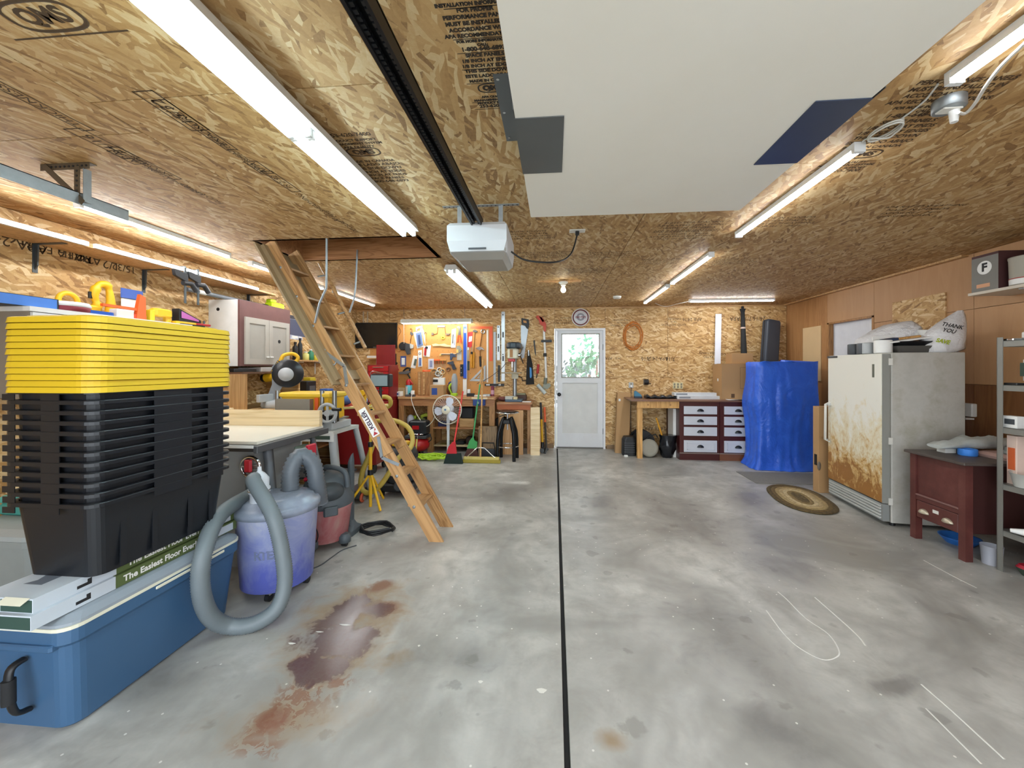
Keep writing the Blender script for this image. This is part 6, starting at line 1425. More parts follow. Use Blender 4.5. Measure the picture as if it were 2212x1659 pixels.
part(hd, 'feed_hub', MB().cyl((dx + .07, dy - .14, zh0 + .06), (dx + .11, dy - .14, zh0 + .06), .03), M_CHROME, world=True)
for a in (60, 180, 300): part(hd, 'feed_lever', MB().cyl((dx + .1, dy - .14, zh0 + .06), (dx + .15, dy - .14 + .14 * math.cos(R(a)), zh0 + .06 + .16 * math.sin(R(a))), .008), M_STEEL if a != 300 else M_BLACK, world=True)
part(hd, 'front_plate', MB().box(dx - .06, dx - .01, dy - .224, dy - .22, zh0 + .02, zh1 - .02), mat('#a2703c', .5), world=True)
a_ = ony(1092, 800, 6.5)
for i, (x, w, h, m, lb) in enumerate(((dx - .07, .14, .05, mat('#b9b7ae', .5), 'grey bit box on the drill press base'), (dx + .02, .08, .04, mat('#d8c79a', .6), 'cream block on the drill press base'))):
    solo('bit_box', lb, 'box', MB().box(x - w / 2, x + w / 2, dy - .2, dy - .08, B2 + .0405, B2 + .04 + h, b=.004), m)
x_ = ony(1125, 850, 6.75).x; solo('tool_case', 'brown tool case at the back of the lower bench', 'case', MB().box(x_ - .1, x_ + .1, 6.72, 6.85, B2 + .0005, B2 + .09, b=.01), mat('#4a2e22', .5)); solo('green_case', 'grey green case stacked on the brown one', 'case', MB().box(x_ - .08, x_ + .08, 6.73, 6.84, B2 + .0905, B2 + .12, b=.008), mat('#8a8a6c', .5))
x_ = ony(1142, 850, 6.45).x; solo('paper_sheet', 'white sheet on the corner of the lower bench', 'paper', MB().box(x_ - .1, x_ + .04, 6.36, 6.5, B2 + .0005, B2 + .008), M_PAPW)
x_ = ony(1075, 858, 6.5).x; solo('rag_heap', 'dark red rag heap at the left of the lower bench', 'rag', MB().ell((x_ + .08, 6.55, B2 + .04), (.09, .08, .038), 14, 8), mat('#6a3a34', .8, var=.4, scale=14))
part(DPR, 'power_cord', MB().tube(crv([ony(u, v, YP - .03) for u, v in ((1094, 783), (1083, 796), (1070, 806), (1058, 815), (1045, 822), (1030, 829))], 7), .005, 6), M_BLACK, world=True)

# ------------------------------------------------------------------ under the main bench
def simple(name, label, cat, parts_, loc):
    t = thing(name, label, cat, loc)
    for n_, mb_, m_ in parts_: part(t, n_, mb_, m_, world=True)
    return t
cx_, cy_ = -2.19, 6.14
simple('air_compressor', 'red pancake air compressor with black motor under the bench', 'compressor', [('tank', MB().lathe((cx_, cy_, 0), [(.05, .06), (.13, .075), (.185, .12), (.195, .17), (.185, .22), (.13, .265), (.04, .28)], 28), M_RED), ('foot', MB().cyl((cx_ - .1, cy_ - .05, 0), (cx_ - .1, cy_ - .05, .1), .015), M_BLKR), ('foot', MB().cyl((cx_ + .1, cy_ - .05, 0), (cx_ + .1, cy_ - .05, .1), .015), M_BLKR), ('foot', MB().cyl((cx_, cy_ + .1, 0), (cx_, cy_ + .1, .1), .015), M_BLKR), ('motor', MB().box(cx_ - .12, cx_ + .17, cy_ - .1, cy_ + .14, .33, .55, b=.03), mat('#1f2429', .4)), ('motor_deck', MB().box(cx_ - .17, cx_ + .18, cy_ - .12, cy_ + .14, .275, .32, b=.01), M_DGREY), ('red_badge', MB().box(cx_ - .05, cx_ + .06, cy_ - .106, cy_ - .1, .42, .48), M_RED), ('gauge', MB().lathe((cx_ - .02, cy_ - .15, .35), [(.022, 0), (.022, -.015), (.018, -.02)], 16, ax='y'), M_PAPW), ('gauge', MB().lathe((cx_ + .08, cy_ - .15, .35), [(.016, 0), (.016, -.012)], 14, ax='y'), M_CHROME), ('manifold', MB().cyl((cx_ - .1, cy_ - .14, .35), (cx_ + .14, cy_ - .14, .35), .008).cyl((cx_ + .05, cy_ - .14, .28), (cx_ + .05, cy_ - .14, .35), .008), M_CHROME), ('carry_handle', MB().tube(crv([(cx_ + .17, cy_ - .02, .32), (cx_ + .22, cy_ - .02, .3), (cx_ + .23, cy_ - .02, .25), (cx_ + .17, cy_ - .02, .2)], 5), .009), M_BLACK), ('yellow_hose', MB().tube(crv([(cx_ + .05, cy_ - .16, .28), (cx_ + .05, cy_ - .2, .16), (cx_ + .06, cy_ - .2, .03)], 5), .013), mat('#d8cf6a', .4))], (cx_, cy_, 0))
# lime hose
rp = []
for k in range(150):
    a = k * .29; q = k / 150
    rp.append((-1.88 + (.2 + .07 * math.sin(k * .37)) * math.cos(a) * 1.15 + .12 * math.sin(q * 9), 5.86 + (.12 + .03 * math.cos(k * .5)) * math.sin(a), .014 + .03 * abs(math.sin(k * .77)) + .02 * q))
solo('air_hose', 'bright lime green air hose heaped on the concrete', 'hose', MB().tube(rp, .012, 6), M_LIME)
# pedestal fan
fx_, fy_ = -1.66, 5.98; fz = .745
t = thing('pedestal_fan', 'white pedestal fan with three blades in front of the bench', 'fan', (fx_, fy_, 0))
M_FAN = mat('#e2e6ee', .4); M_FANR = mat('#e8e2cc', .4)
part(t, 'base', MB().lathe((fx_, fy_ + .06, 0), [(.17, 0), (.175, .01), (.12, .028), (.03, .04)], 26), M_FAN, world=True)
part(t, 'pole', MB().cyl((fx_, fy_ + .06, .03), (fx_, fy_ + .06, .46), .021), M_FAN, world=True)
part(t, 'upper_pole', MB().cyl((fx_, fy_ + .06, .42), (fx_, fy_ + .06, .7), .026), mat('#cfd4da', .4), world=True)
part(t, 'motor', MB().lathe((fx_, fy_ + .04, fz), [(.05, 0), (.075, .02), (.07, .12), (.04, .16)], 20, ax='y'), M_FAN, world=True)
cg = part(t, 'cage', MB().torus((fx_, fy_, fz), .225, .007, ax='y', n=40), M_FANR, world=True)
wires = MB()
for k in range(36):
    a = 2 * math.pi * k / 36; ca, sa = math.cos(a), math.sin(a)
    wires.tube([(fx_ + r * ca, fy_ - o, fz + r * sa) for r, o in ((.05, .075), (.13, .07), (.2, .045), (.225, 0))], .0011, 4)
    wires.tube([(fx_ + r * ca, fy_ + o, fz + r * sa) for r, o in ((.05, .06), (.16, .055), (.225, 0))], .0011, 4)
part(cg, 'cage_wire', wires, M_FAN, world=True, kind='stuff')
part(cg, 'centre_cap', MB().lathe((fx_, fy_ - .07, fz), [(.065, 0), (.066, -.008), (.055, -.016), (.005, -.018)], 24, ax='y'), M_FANR, world=True)
part(cg, 'cap_badge', MB().lathe((fx_ - .006, fy_ - .0885, fz + .006), [(.016, 0), (.016, -.001)], 16, ax='y'), mat('#5b86a8', .4), world=True)
for k in range(3):
    a0 = R(70 + 120 * k); pts = []
    out = [(.05, -.25), (.1, -.45), (.16, -.42), (.195, -.2), (.2, .1), (.18, .38), (.12, .5), (.05, .3)]
    up = [(fx_ + r * math.cos(a0 + q), fy_ - .02 + q * .035, fz + r * math.sin(a0 + q)) for r, q in out]
    dn = [(x, y + .004, z) for x, y, z in up]
    part(t, 'blade', MB().loft([dn, up]), mat('#dfe4f2', .35, key='blade'), world=True)
part(t, 'power_cord', MB().tube(FANC, .006, 6), M_OFFW, world=True)
# brooms
def broom(name, label, u0, v0, y0, bx_, by_, handle_m, r=.012, head=None, u_top=None):
    pass
hb = onz(978, 1001); a_ = ony(1006, 850, BF - .06)
t = thing('broom', 'red handled broom with black bristles leaning on the bench', 'broom', (hb.x, hb.y, 0))
top = ony(1000, 846, BF - .05); k0 = Vector((hb.x - .02, hb.y + .02, .2))
part(t, 'bristles', MB().loft([[(hb.x - .13, hb.y - .03, 0), (hb.x + .15, hb.y - .03, 0), (hb.x + .15, hb.y + .03, 0), (hb.x - .13, hb.y + .03, 0)], [(hb.x - .09, hb.y - .02, .14), (hb.x + .12, hb.y - .02, .15), (hb.x + .12, hb.y + .02, .15), (hb.x - .09, hb.y + .02, .14)]]), mat('#20302c', .9), world=True)
part(t, 'cap', MB().prism([(-.09, 0), (.06, 0), (.04, .16), (.0, .17), (-.06, .1)], .035, M=frame((hb.x, hb.y + .0175, .145), (1, 0, 0), (0, 0, 1))), mat('#d2303a', .4), world=True)
part(t, 'handle', MB().cyl((hb.x + .02, hb.y, .29), tuple(top), .012), mat('#d8322e', .4), world=True)
gb_ = onz(1021, 985); top = ony(1044, 778, 6.37)
t = thing('green_broom', 'green handled broom leaning with its head down by the plank', 'broom', (gb_.x, gb_.y, 0))
part(t, 'bristles', MB().loft([[(gb_.x - .13, gb_.y - .03, 0), (gb_.x + .1, gb_.y - .03, 0), (gb_.x + .1, gb_.y + .03, 0), (gb_.x - .13, gb_.y + .03, 0)], [(gb_.x - .08, gb_.y - .02, .12), (gb_.x + .06, gb_.y - .02, .12), (gb_.x + .06, gb_.y + .02, .12), (gb_.x - .08, gb_.y + .02, .12)]]), mat('#5a3a34', .9), world=True)
part(t, 'cap', MB().prism([(-.09, 0), (.07, 0), (.075, .1), (.03, .13), (.02, .17), (-.01, .17), (-.05, .12)], .035, M=frame((gb_.x, gb_.y + .0175, .12), (1, 0, 0), (0, 0, 1))), mat('#4fae62', .45), world=True)
mid = Vector((gb_.x, gb_.y, .28)).lerp(top, .68)
part(t, 'handle', MB().cyl((gb_.x + .005, gb_.y, .28), tuple(mid), .013), mat('#45a061', .4), world=True); part(t, 'handle_tip', MB().cyl(tuple(mid), tuple(top), .012), M_WD, world=True)
pa, pb_ = onz(1000, 999), onz(1082, 999)
t = thing('push_broom', 'wide yellow push broom with wooden handle and wire brace', 'broom', ((pa.x + pb_.x) / 2, pa.y, 0))
part(t, 'bristles', MB().box(pa.x, pb_.x, pa.y - .03, pa.y + .04, 0, .05, b=.01), mat('#a39238', .8), world=True); part(t, 'head', MB().box(pa.x + .01, pb_.x - .02, pa.y - .025, pa.y + .04, .05, .085, b=.006), mat('#c9b86a', .5), world=True)
xm = ony(1038, 990, pa.y).x; top = ony(1043, 775, 6.55)
part(t, 'handle', MB().cyl((xm, pa.y, .08), tuple(top), .012), M_WD, world=True)
part(t, 'brace', MB().tube([(xm - .21, pa.y, .08), (xm - .05, pa.y, .22), (xm + .06, pa.y, .22), (xm + .21, pa.y, .08)], .008), M_CHROME, world=True)
# stool
sx_, sy_ = -.715, 5.95
t = thing('swivel_stool', 'black metal swivel stool with bent legs and a foot ring', 'stool', (sx_, sy_, 0))
part(t, 'seat', MB().lathe((sx_, sy_, .70), [(.02, 0), (.15, .003), (.175, .015), (.175, .024), (.13, .038), (.03, .03)], 30), mat('#17191b', .2, .3), world=True)
part(t, 'seat_rim', MB().torus((sx_, sy_, .716), .176, .008, n=36), M_CHROME, world=True)
part(t, 'screw_post', MB().cyl((sx_, sy_, .45), (sx_, sy_, .7), .014), M_CHROME, world=True)
part(t, 'hub', MB().box(sx_ - .075, sx_ + .075, sy_ - .075, sy_ + .075, .545, .615, b=.02), M_BLACK, world=True)
part(t, 'lever', MB().cyl((sx_ - .02, sy_, .68), (sx_ - .12, sy_ - .03, .655), .008), M_BLACK, world=True)
part(t, 'foot_ring', MB().torus((sx_, sy_, .21), .17, .009, n=36), M_CHROME, world=True)
for a in (40, 130, 220, 310):
    ca, sa = math.cos(R(a)), math.sin(R(a))
    part(t, 'leg', MB().tube([(sx_ + ca * r, sy_ + sa * r, z) for r, z in ((.07, .635), (.09, .6), (.16, .42), (.175, .3), (.18, 0))], .026, 8), mat('#15171a', .3, .4), world=True)
# stuff on the shelves
def shelfbox(name, label, u0, u1, v0, z, y0, dep, m, cat='box', b=.004, lines=0):
    a_, b_ = ony(u0, v0, y0), ony(u1, v0, y0)
    t = thing(name, label, cat, ((a_.x + b_.x) / 2, y0 + dep / 2, z))
    part(t, 'body', MB().box(a_.x, b_.x, y0, y0 + dep, z + .0005, a_.z, b=b), m, world=True)
    for k in range(lines):
        zz_ = z + (a_.z - z) * (k + .5) / lines
        part(t, 'drawer_front', MB().box(a_.x + .01, b_.x - .01, y0 - .006, y0, zz_ - (a_.z - z) / lines * .42, zz_ + (a_.z - z) / lines * .42, b=.002), m, world=True)
    return t
shelfbox('drawer_box', 'pale wooden box with slatted front on the bench shelf', 992, 1024, 904, .41, 6.42, .2, M_PINE, lines=3)
shelfbox('black_case', 'black plastic case on the slatted wooden box', 995, 1023, 880, ony(992, 904, 6.42).z, 6.43, .18, M_BLACK, b=.02)
shelfbox('blue_case', 'dark blue bin of small bottles on the bench shelf behind the fan', 946, 966, 912, .41, 6.45, .2, mat('#1d2550', .5))
shelfbox('tool_bag', 'dark brown bag on the lowest bench shelf', 1005, 1022, 945, .11, 6.45, .2, mat('#3a2a22', .8), b=.03)
shelfbox('nailer_case', 'black nail gun case on the lowest shelf', 984, 1003, 952, .11, 6.45, .2, M_BLACK, b=.02)
shelfbox('yellow_tool', 'yellow and grey sander on the lowest bench shelf', 950, 970, 962, .11, 6.45, .15, mat('#8f8a3a', .5), cat='tool', b=.02)
shelfbox('plane_box', 'dark open tray under the lower bench', 1070, 1080, 905, .0, 6.5, .2, mat('#2a211c', .8))
for i, (u, v, m, lb) in enumerate(((888, 905, M_LIME, 'lime cordless drill in the left bench bay'), (909, 908, mat('#7a8a3a', .5), 'olive cordless tool in the left bench bay'), (918, 900, mat('#a8b83a', .5), 'pale green cordless tool in the left bench bay'))):
    q = ony(u, v, 6.55); t = thing('cordless_tool', lb, 'tool', (q.x, 6.55, .41))
    part(t, 'grip', MB().box(q.x - .03, q.x + .03, 6.52, 6.58, .4105, q.z, b=.012), M_BLACK, world=True); part(t, 'body', MB().tube([(q.x - .06, 6.55, q.z), (q.x + .02, 6.55, q.z + .03), (q.x + .09, 6.55, q.z + .02)], .035), m, world=True)
q = ony(872, 895, 6.25); solo('plastic_bag', 'crumpled clear bag on the bench shelf beside the red tool chest', 'bag', MB().ell((-2.44, 6.5, .505), (.07, .06, .094), 12, 8), mat('#c4c6d2', .3, bump=.6, scale=20))
a_ = onz(1055, 985); 
t = thing('dust_pan', 'black dustpan hung upright against the plank', 'dustpan', (ony(1052, 975, 6.05).x, 6.05, 0)); xq = ony(1052, 975, 6.05).x
part(t, 'pan', MB().box(xq - .1, xq + .13, 6.04, 6.1, .0, .13, b=.02), mat('#2c3036', .5), world=True); part(t, 'handle', MB().tube([(xq - .08, 6.08, .13), (xq - .08, 6.08, .22), (xq + .1, 6.08, .22), (xq + .12, 6.08, .13)], .01), M_BLACK, world=True)

# ------------------------------------------------------------------ red tool chests and cart
def chest(name, label, x0, x1, y0, y1, z0, z1, rows, m, rim=True):
    t = thing(name, label, 'tool chest', ((x0 + x1) / 2, (y0 + y1) / 2, z0))
    part(t, 'carcass', MB().box(x0, x1, y0, y1, z0, z1, b=.008), m, world=True)
    h = (z1 - z0 - .03) / sum(rows); z = z1 - .015
    for r in rows:
        d_ = part(t, 'drawer', MB().box(x0 + .025, x1 - .025, y0 - .012, y0, z - h * r + .006, z - .004, b=.003), M_RED, world=True)
        part(d_, 'handle', MB().box((x0 + x1) / 2 - .09, (x0 + x1) / 2 + .09, y0 - .026, y0 - .012, z - .03, z - .016, b=.003), M_CHROME, world=True)
        z -= h * r
    return t
t = chest('rolling_tool_cabinet', 'red rolling tool cabinet left of the main workbench', -3.0, -2.62 + .01, 6.02, 6.45, .1, .86, [1, 1, 1.6, 1.8], M_DRED)
for x in (-2.95, -2.66):
    for y in (6.07, 6.4): part(t, 'caster', MB().cyl((x - .012, y, .05), (x + .012, y, .05), .05), M_BLACK, world=True)
t = chest('top_tool_chest', 'red top chest with many small drawers on the rolling cabinet', -3.0, -2.62, 6.08, 6.42, .861, 1.44, [1] * 6, M_DRED)
part(t, 'raised_lid', MB().box(-3.0, -2.67, 6.40, 6.42, 1.4405, 1.78, b=.006), M_DRED, world=True)
# dark red cart with things on it
t = thing('utility_cart', 'dark red steel cart with its back towards the room', 'cart', (-2.6, 5.1, 0))
part(t, 'body', MB().box(-2.95, -2.32, 4.95, 5.4, .12, .86, b=.01), M_DRED, world=True); part(t, 'tray_rim', MB().box(-2.96, -2.31, 4.94, 5.41, .86, .885, b=.004), M_RED, world=True)
for x in (-2.88, -2.38):
    for y in (5.02, 5.33): part(t, 'caster', MB().cyl((x - .014, y, .06), (x + .014, y, .06), .06), M_BLACK, world=True)
for i, (x, y, r, m, lb) in enumerate(((-2.83, 5.1, (.1, .08, .07), mat('#4a6da0', .8, bump=.5, scale=16), 'crumpled blue rag on the dark red cart'), (-2.6, 5.12, (.08, .07, .06), mat('#b8c6da', .8, bump=.5, scale=16), 'pale blue rag on the dark red cart'), (-2.45, 5.2, (.09, .07, .08), mat('#3c5a9a', .6, bump=.4, scale=16), 'dark blue rag at the end of the cart'))):
    solo('shop_rag', lb, 'rag', MB().ell((x, y, .886 + r[2]), r, 14, 8), m)
t = thing('yellow_drill', 'yellow cordless drill standing on the cart', 'drill', (-2.52, 5.05, .885)); part(t, 'battery', MB().box(-2.57, -2.47, 4.99, 5.09, .8855, .93, b=.01), M_BLACK, world=True); part(t, 'grip', MB().box(-2.54, -2.5, 5.01, 5.06, .93, 1.03, b=.012), M_YEL, world=True); part(t, 'body', MB().cyl((-2.52, 4.95, 1.06), (-2.52, 5.13, 1.06), .04), M_YEL, world=True)
# tripod work light
tx, ty = -1.84, 3.80
t = thing('work_light', 'yellow tripod work light with a black flood head', 'work light', (tx, ty, 0))
part(t, 'mast', MB().cyl((tx, ty, .12), (tx, ty, .62), .017), M_YEL, world=True); part(t, 'upper_mast', MB().cyl((tx, ty, .62), (tx, ty, 1.03), .013), mat('#d9b33a', .4), world=True)
part(t, 'mast_collar', MB().cyl((tx, ty, .6), (tx, ty, .65), .024), M_BLACK, world=True); part(t, 'mast_collar', MB().cyl((tx, ty, .93), (tx, ty, .98), .022), M_BLACK, world=True)
for a in (80, 200, 320): part(t, 'tripod_leg', MB().cyl((tx, ty, .34), (tx + .22 * math.cos(R(a)), ty + .22 * math.sin(R(a)), .012), .012), M_YEL, world=True)
part(t, 'tripod_hub', MB().cyl((tx, ty, .32), (tx, ty, .37), .028), M_BLACK, world=True)
part(t, 'mast_foot', MB().cyl((tx, ty, 0), (tx, ty, .125), .015), M_YEL, world=True)
cb0, cb1 = ony(742, 882, ty), ony(838, 866, ty)
part(t, 'cross_bar', MB().cyl((cb0.x, ty, .985), (cb1.x, ty, 1.02), .014), mat('#e0cf86', .4), world=True)
hx = ony(822, 840, ty).x; hz0, hz1 = ony(822, 836, ty).z, ony(822, 808, ty).z
lh = part(t, 'flood_head', MB().box(hx - .1, hx + .1, ty - .03, ty + .08, hz0, hz1, b=.015), M_BLACK, world=True)
part(lh, 'flood_glass', MB().box(hx - .085, hx + .085, ty - .034, ty - .03, hz0 + .012, hz1 - .012), mat('#8fa3a8', .1, coat=.5), world=True); part(lh, 'yoke', MB().cyl((hx, ty, 1.0), (hx, ty, hz0), .014), M_BLACK, world=True)
part(lh, 'wire_guard', MB().tube(crv([(hx - .09, ty - .04, hz1), (hx - .05, ty - .06, hz1 + .03), (hx + .04, ty - .06, hz1 + .01)], 5), .004), M_CHROME, world=True)
# black and yellow vacuum, yellow hose
vx, vy = -1.70, 4.26
t = thing('yellow_black_vacuum', 'black and yellow wet vacuum on casters behind the ladder', 'vacuum', (vx, vy, 0))
part(t, 'base', MB().box(vx - .19, vx + .19, vy - .17, vy + .17, .05, .14, b=.03), M_BLACK, world=True)
part(t, 'drum', MB().lathe((vx, vy, 0), [(.15, .14), (.165, .16), (.17, .38), (.175, .4)], 24), mat('#33373b', .3), world=True)
h_ = part(t, 'motor_head', MB().lathe((vx, vy, 0), [(.18, .4), (.18, .44), (.15, .5), (.06, .54), (.01, .545)], 24), M_BLACK, world=True); part(h_, 'yellow_top', MB().box(vx - .08, vx + .08, vy - .1, vy + .08, .53, .57, b=.02), M_YEL, world=True); part(h_, 'yellow_stripe', MB().box(vx - .08, vx + .08, vy - .176, vy - .165, .42, .445), M_YEL, world=True)
for x in (-.16, .16):
    for y in (-.14, .14): part(t, 'caster', MB().cyl((vx + x - .014, vy + y, .03), (vx + x + .014, vy + y, .03), .03), M_BLACK, world=True)
part(t, 'front_clip', MB().lathe((vx + .03, vy - .172, .12), [(.05, 0), (.05, -.015), (.035, -.02)], 18, ax='y'), M_DGREY, world=True)
hp = [ony(u, v, y) for u, v, y in ((832, 882, 4.75), (843, 874, 4.72), (842, 862, 4.7), (829, 857, 4.7), (815, 866, 4.68), (805, 890, 4.6), (806, 908, 4.5), (820, 909, 4.42), (850, 908, 4.37), (880, 922, 4.3), (891, 945, 4.22), (886, 968, 4.1), (862, 988, 4.0), (845, 1015, 3.95), (820, 1050, 3.93), (795, 1065, 3.92), (780, 1052, 3.94), (783, 1020, 3.95), (797, 985, 3.97), (805, 962, 4.02))]
solo('vacuum_hose', 'thick mustard yellow vacuum hose looped around the ladder and vacuum', 'hose', ribbed(hp, .026, MB(), .001, .012, 12), mat('#bda44a', .45))
# orange wheel of a jack
q = onz(783, 1085); t = thing('floor_jack', 'low floor jack with an orange rimmed wheel by the wand', 'jack', (q.x, q.y + .2, 0)); part(t, 'wheel', MB().torus((q.x, q.y, .05), .037, .013, ax='x'), mat('#d8603a', .4), world=True); part(t, 'wheel_hub', MB().cyl((q.x - .02, q.y, .05), (q.x + .02, q.y, .05), .027), M_CHROME, world=True); part(t, 'frame', MB().box(q.x - .18, q.x - .02, q.y - .02, q.y + .34, .04, .12, b=.01), M_DKST, world=True)

# ------------------------------------------------------------------ back wall, right half
# round clock
q = ony(1254, 686, D); t = thing('wall_clock', 'round white clock with a dark red ring above the back door', 'clock', (q.x, D, q.z - .15))
part(t, 'case', MB().lathe((q.x, D - .0005, q.z), [(.155, 0), (.155, -.03), (.145, -.036), (.138, -.03)], 40, ax='y'), mat('#d9d6d2', .4), world=True)
part(t, 'red_ring', MB().lathe((q.x, D - .0306, q.z), [(.138, 0), (.138, -.001), (.118, -.0012)], 40, ax='y'), mat('#6e2c30', .5), world=True)
fc_ = part(t, 'face', MB().lathe((q.x, D - .0318, q.z), [(.118, 0), (.118, -.001), (.002, -.001)], 40, ax='y'), mat('#dfe0e4', .5), world=True)
mk = frame((q.x, D - .0345, q.z), (1, 0, 0), (0, 0, 1))
text(fc_, 'emblem', 'O', .17, mk, mat('#8f8f98', .5, key='t'), bold=.008); text(fc_, 'emblem', 'OHIO STATE', .05, mk @ TR(0, 0, .001), mat('#7a2c34', .5, key='t'), bold=.002, sx=.62)
# extension cord coil on a nail
q = ony(1367, 726, D); mb = MB(); pts = []
for k in range(130):
    a = k * .31; e = 1 + .16 * math.sin(k * .17 + .4 * math.sin(k)); pts.append((q.x + .145 * e * math.cos(a), D - .02 - .012 * math.sin(k * .41), q.z + (.21 * e) * math.sin(a) + .01 * math.sin(k * .9)))
t = thing('extension_cord', 'orange extension cord coiled on a nail right of the door', 'cord', (q.x, D, q.z - .24)); part(t, 'coil', mb.tube(pts, .0062, 6), mat('#c8792c', .5), world=True); part(t, 'nail', MB().cyl((q.x, D, q.z + .2), (q.x, D - .05, q.z + .205), .004), M_STEEL, world=True)
# outlet boxes and tape dispenser
def plate(label, u0, v0, u1, v1, m, holes=0, name='outlet_plate'):
    a_, b_ = ony(u0, v0, D), ony(u1, v1, D); t = thing(name, label, 'outlet', ((a_.x + b_.x) / 2, D, b_.z))
    p_ = part(t, 'plate', MB().box(a_.x, b_.x, D - .012, D - .0005, b_.z, a_.z, b=.004), m, world=True)
    for k in range(holes):
        x = a_.x + (b_.x - a_.x) * (k + .5) / holes
        for f in (.3, .7): part(p_, 'socket', MB().box(x - .014, x + .014, D - .014, D - .012, a_.z + (b_.z - a_.z) * f - .018, a_.z + (b_.z - a_.z) * f + .018, b=.0008), mat('#8a8470', .5), world=True)
    return t
plate('cream triple outlet plate above the white cartons', 1453, 826, 1475, 840, mat('#d8cda0', .5), 3)
t = plate('single grey outlet with a plug right of the door', 1358, 826, 1368, 838, M_LGREY, 1); q = ony(1363, 834, D); part(t, 'plug', MB().box(q.x - .015, q.x + .015, D - .05, D - .0125, q.z - .02, q.z + .02, b=.004), M_PAPW, world=True)
OC = crv([(q.x, D - .05, q.z - .02), (q.x - .01, D - .03, q.z - .2), (q.x - .01, D - .03, .6), (q.x + .0, D - .035, .2), (q.x + .04, 6.75, .04), (1.2, 6.52, .05)], 7)
q = ony(1395, 825, D); t = thing('tape_dispenser', 'black and silver dispenser fixed to the wall over the desk', 'dispenser', (q.x, D, q.z - .05)); part(t, 'drum', MB().cyl((q.x - .04, D - .05, q.z), (q.x + .03, D - .05, q.z), .048), M_BLACK, world=True); part(t, 'back_plate', MB().box(q.x - .045, q.x + .035, D - .02, D - .0005, q.z - .05, q.z + .05, b=.004), M_CHROME, world=True); part(t, 'crank', MB().cyl((q.x + .03, D - .05, q.z - .02), (q.x + .07, D - .05, q.z - .03), .008), M_BLACK, world=True)
# white angle trim and pole on the wall
lean_x = ony(1552, 700, D - .05)
a_, b_ = ony(1552.5, 678, D - .04), ony(1548, 862, D - .12)
solo('white_trim_strip', 'long white corner trim leaning against the back wall', 'trim strip', MB().loft([[(b_.x - .045, D - .13, .915), (b_.x + .05, D - .13, .915), (b_.x + .05, D - .12, .915), (b_.x - .045, D - .12, .915)], [(a_.x - .045, D - .03, a_.z), (a_.x + .05, D - .03, a_.z), (a_.x + .05, D - .02, a_.z), (a_.x - .045, D - .02, a_.z)]]), mat('#e2e5ee', .4))
a_, b_ = ony(1604, 662, D - .06), ony(1607, 770, D - .2)
t = thing('umbrella', 'closed black umbrella standing behind the cartons', 'umbrella', (b_.x, D - .15, .915)); m_ = a_.lerp(b_, .42)
part(t, 'canopy', MB().loft([[(p_.x + r * math.cos(g), p_.y + r * math.sin(g), p_.z) for g in (2 * math.pi * i / 10 for i in range(10))] for p_, r in ((b_ - Vector((0, 0, .5)), .04), (b_, .048), (m_, .035), (a_.lerp(b_, .12), .03), (a_.lerp(b_, .05), .045))]), M_BLKR, world=True); part(t, 'tip', MB().cyl(tuple(a_.lerp(b_, .05)), tuple(a_), .02), M_BLACK, world=True); part(t, 'strap', MB().cyl(tuple(m_), tuple(m_ - Vector((0, 0, .025))), .041), mat('#d0b8a8', .5), world=True)
# desk top with pine leg, drawer units
DZ = .905; DF = 6.12
t = thing('long_desk', 'long brown topped desk with a pine apron and leg', 'desk', (1.6, 6.4, 0))
part(t, 'desk_top', MB().box(1.16, 2.99, DF, D - .022, DZ - .022, DZ), mat('#7d5a46', .4), world=True)
part(t, 'apron', MB().box(1.26, 1.88, DF + .03, DF + .065, DZ - .125, DZ - .022), M_STUD, world=True)
for x in (1.42, 1.75): part(t, 'screw_plug', MB().lathe((x, DF + .03, DZ - .075), [(.014, 0), (.014, -.002)], 12, ax='y'), mat('#a87a4a', .5), world=True)
part(t, 'front_leg', MB().box(1.27, 1.345, DF + .066, DF + .14, 0, DZ - .022), M_STUD, world=True)
part(t, 'rear_leg', MB().box(1.2, 1.27, D - .1, D - .03, 0, DZ - .022), M_STUD, world=True)
M_MAH = mat('#4a1c1a', .35, var=.15, scale=5); M_DRW = mat('#cfd2da', .45, var=.04)
def cup(c, r, d, ax='y'):
    rings = []
    for j in range(6):
        b = R(90) * j / 5; q = max(.03, math.cos(b))
        rings.append([((c[0] + r * math.cos(a) * q, c[1] - d * math.sin(b), c[2] + r * .82 * math.sin(a) * q) if ax == 'y' else (c[0] - d * math.sin(b), c[1] + r * math.cos(a) * q, c[2] + r * .82 * math.sin(a) * q)) for a in (math.pi * i / 12 for i in range(13))])
    return MB().loft(rings, smooth=True)
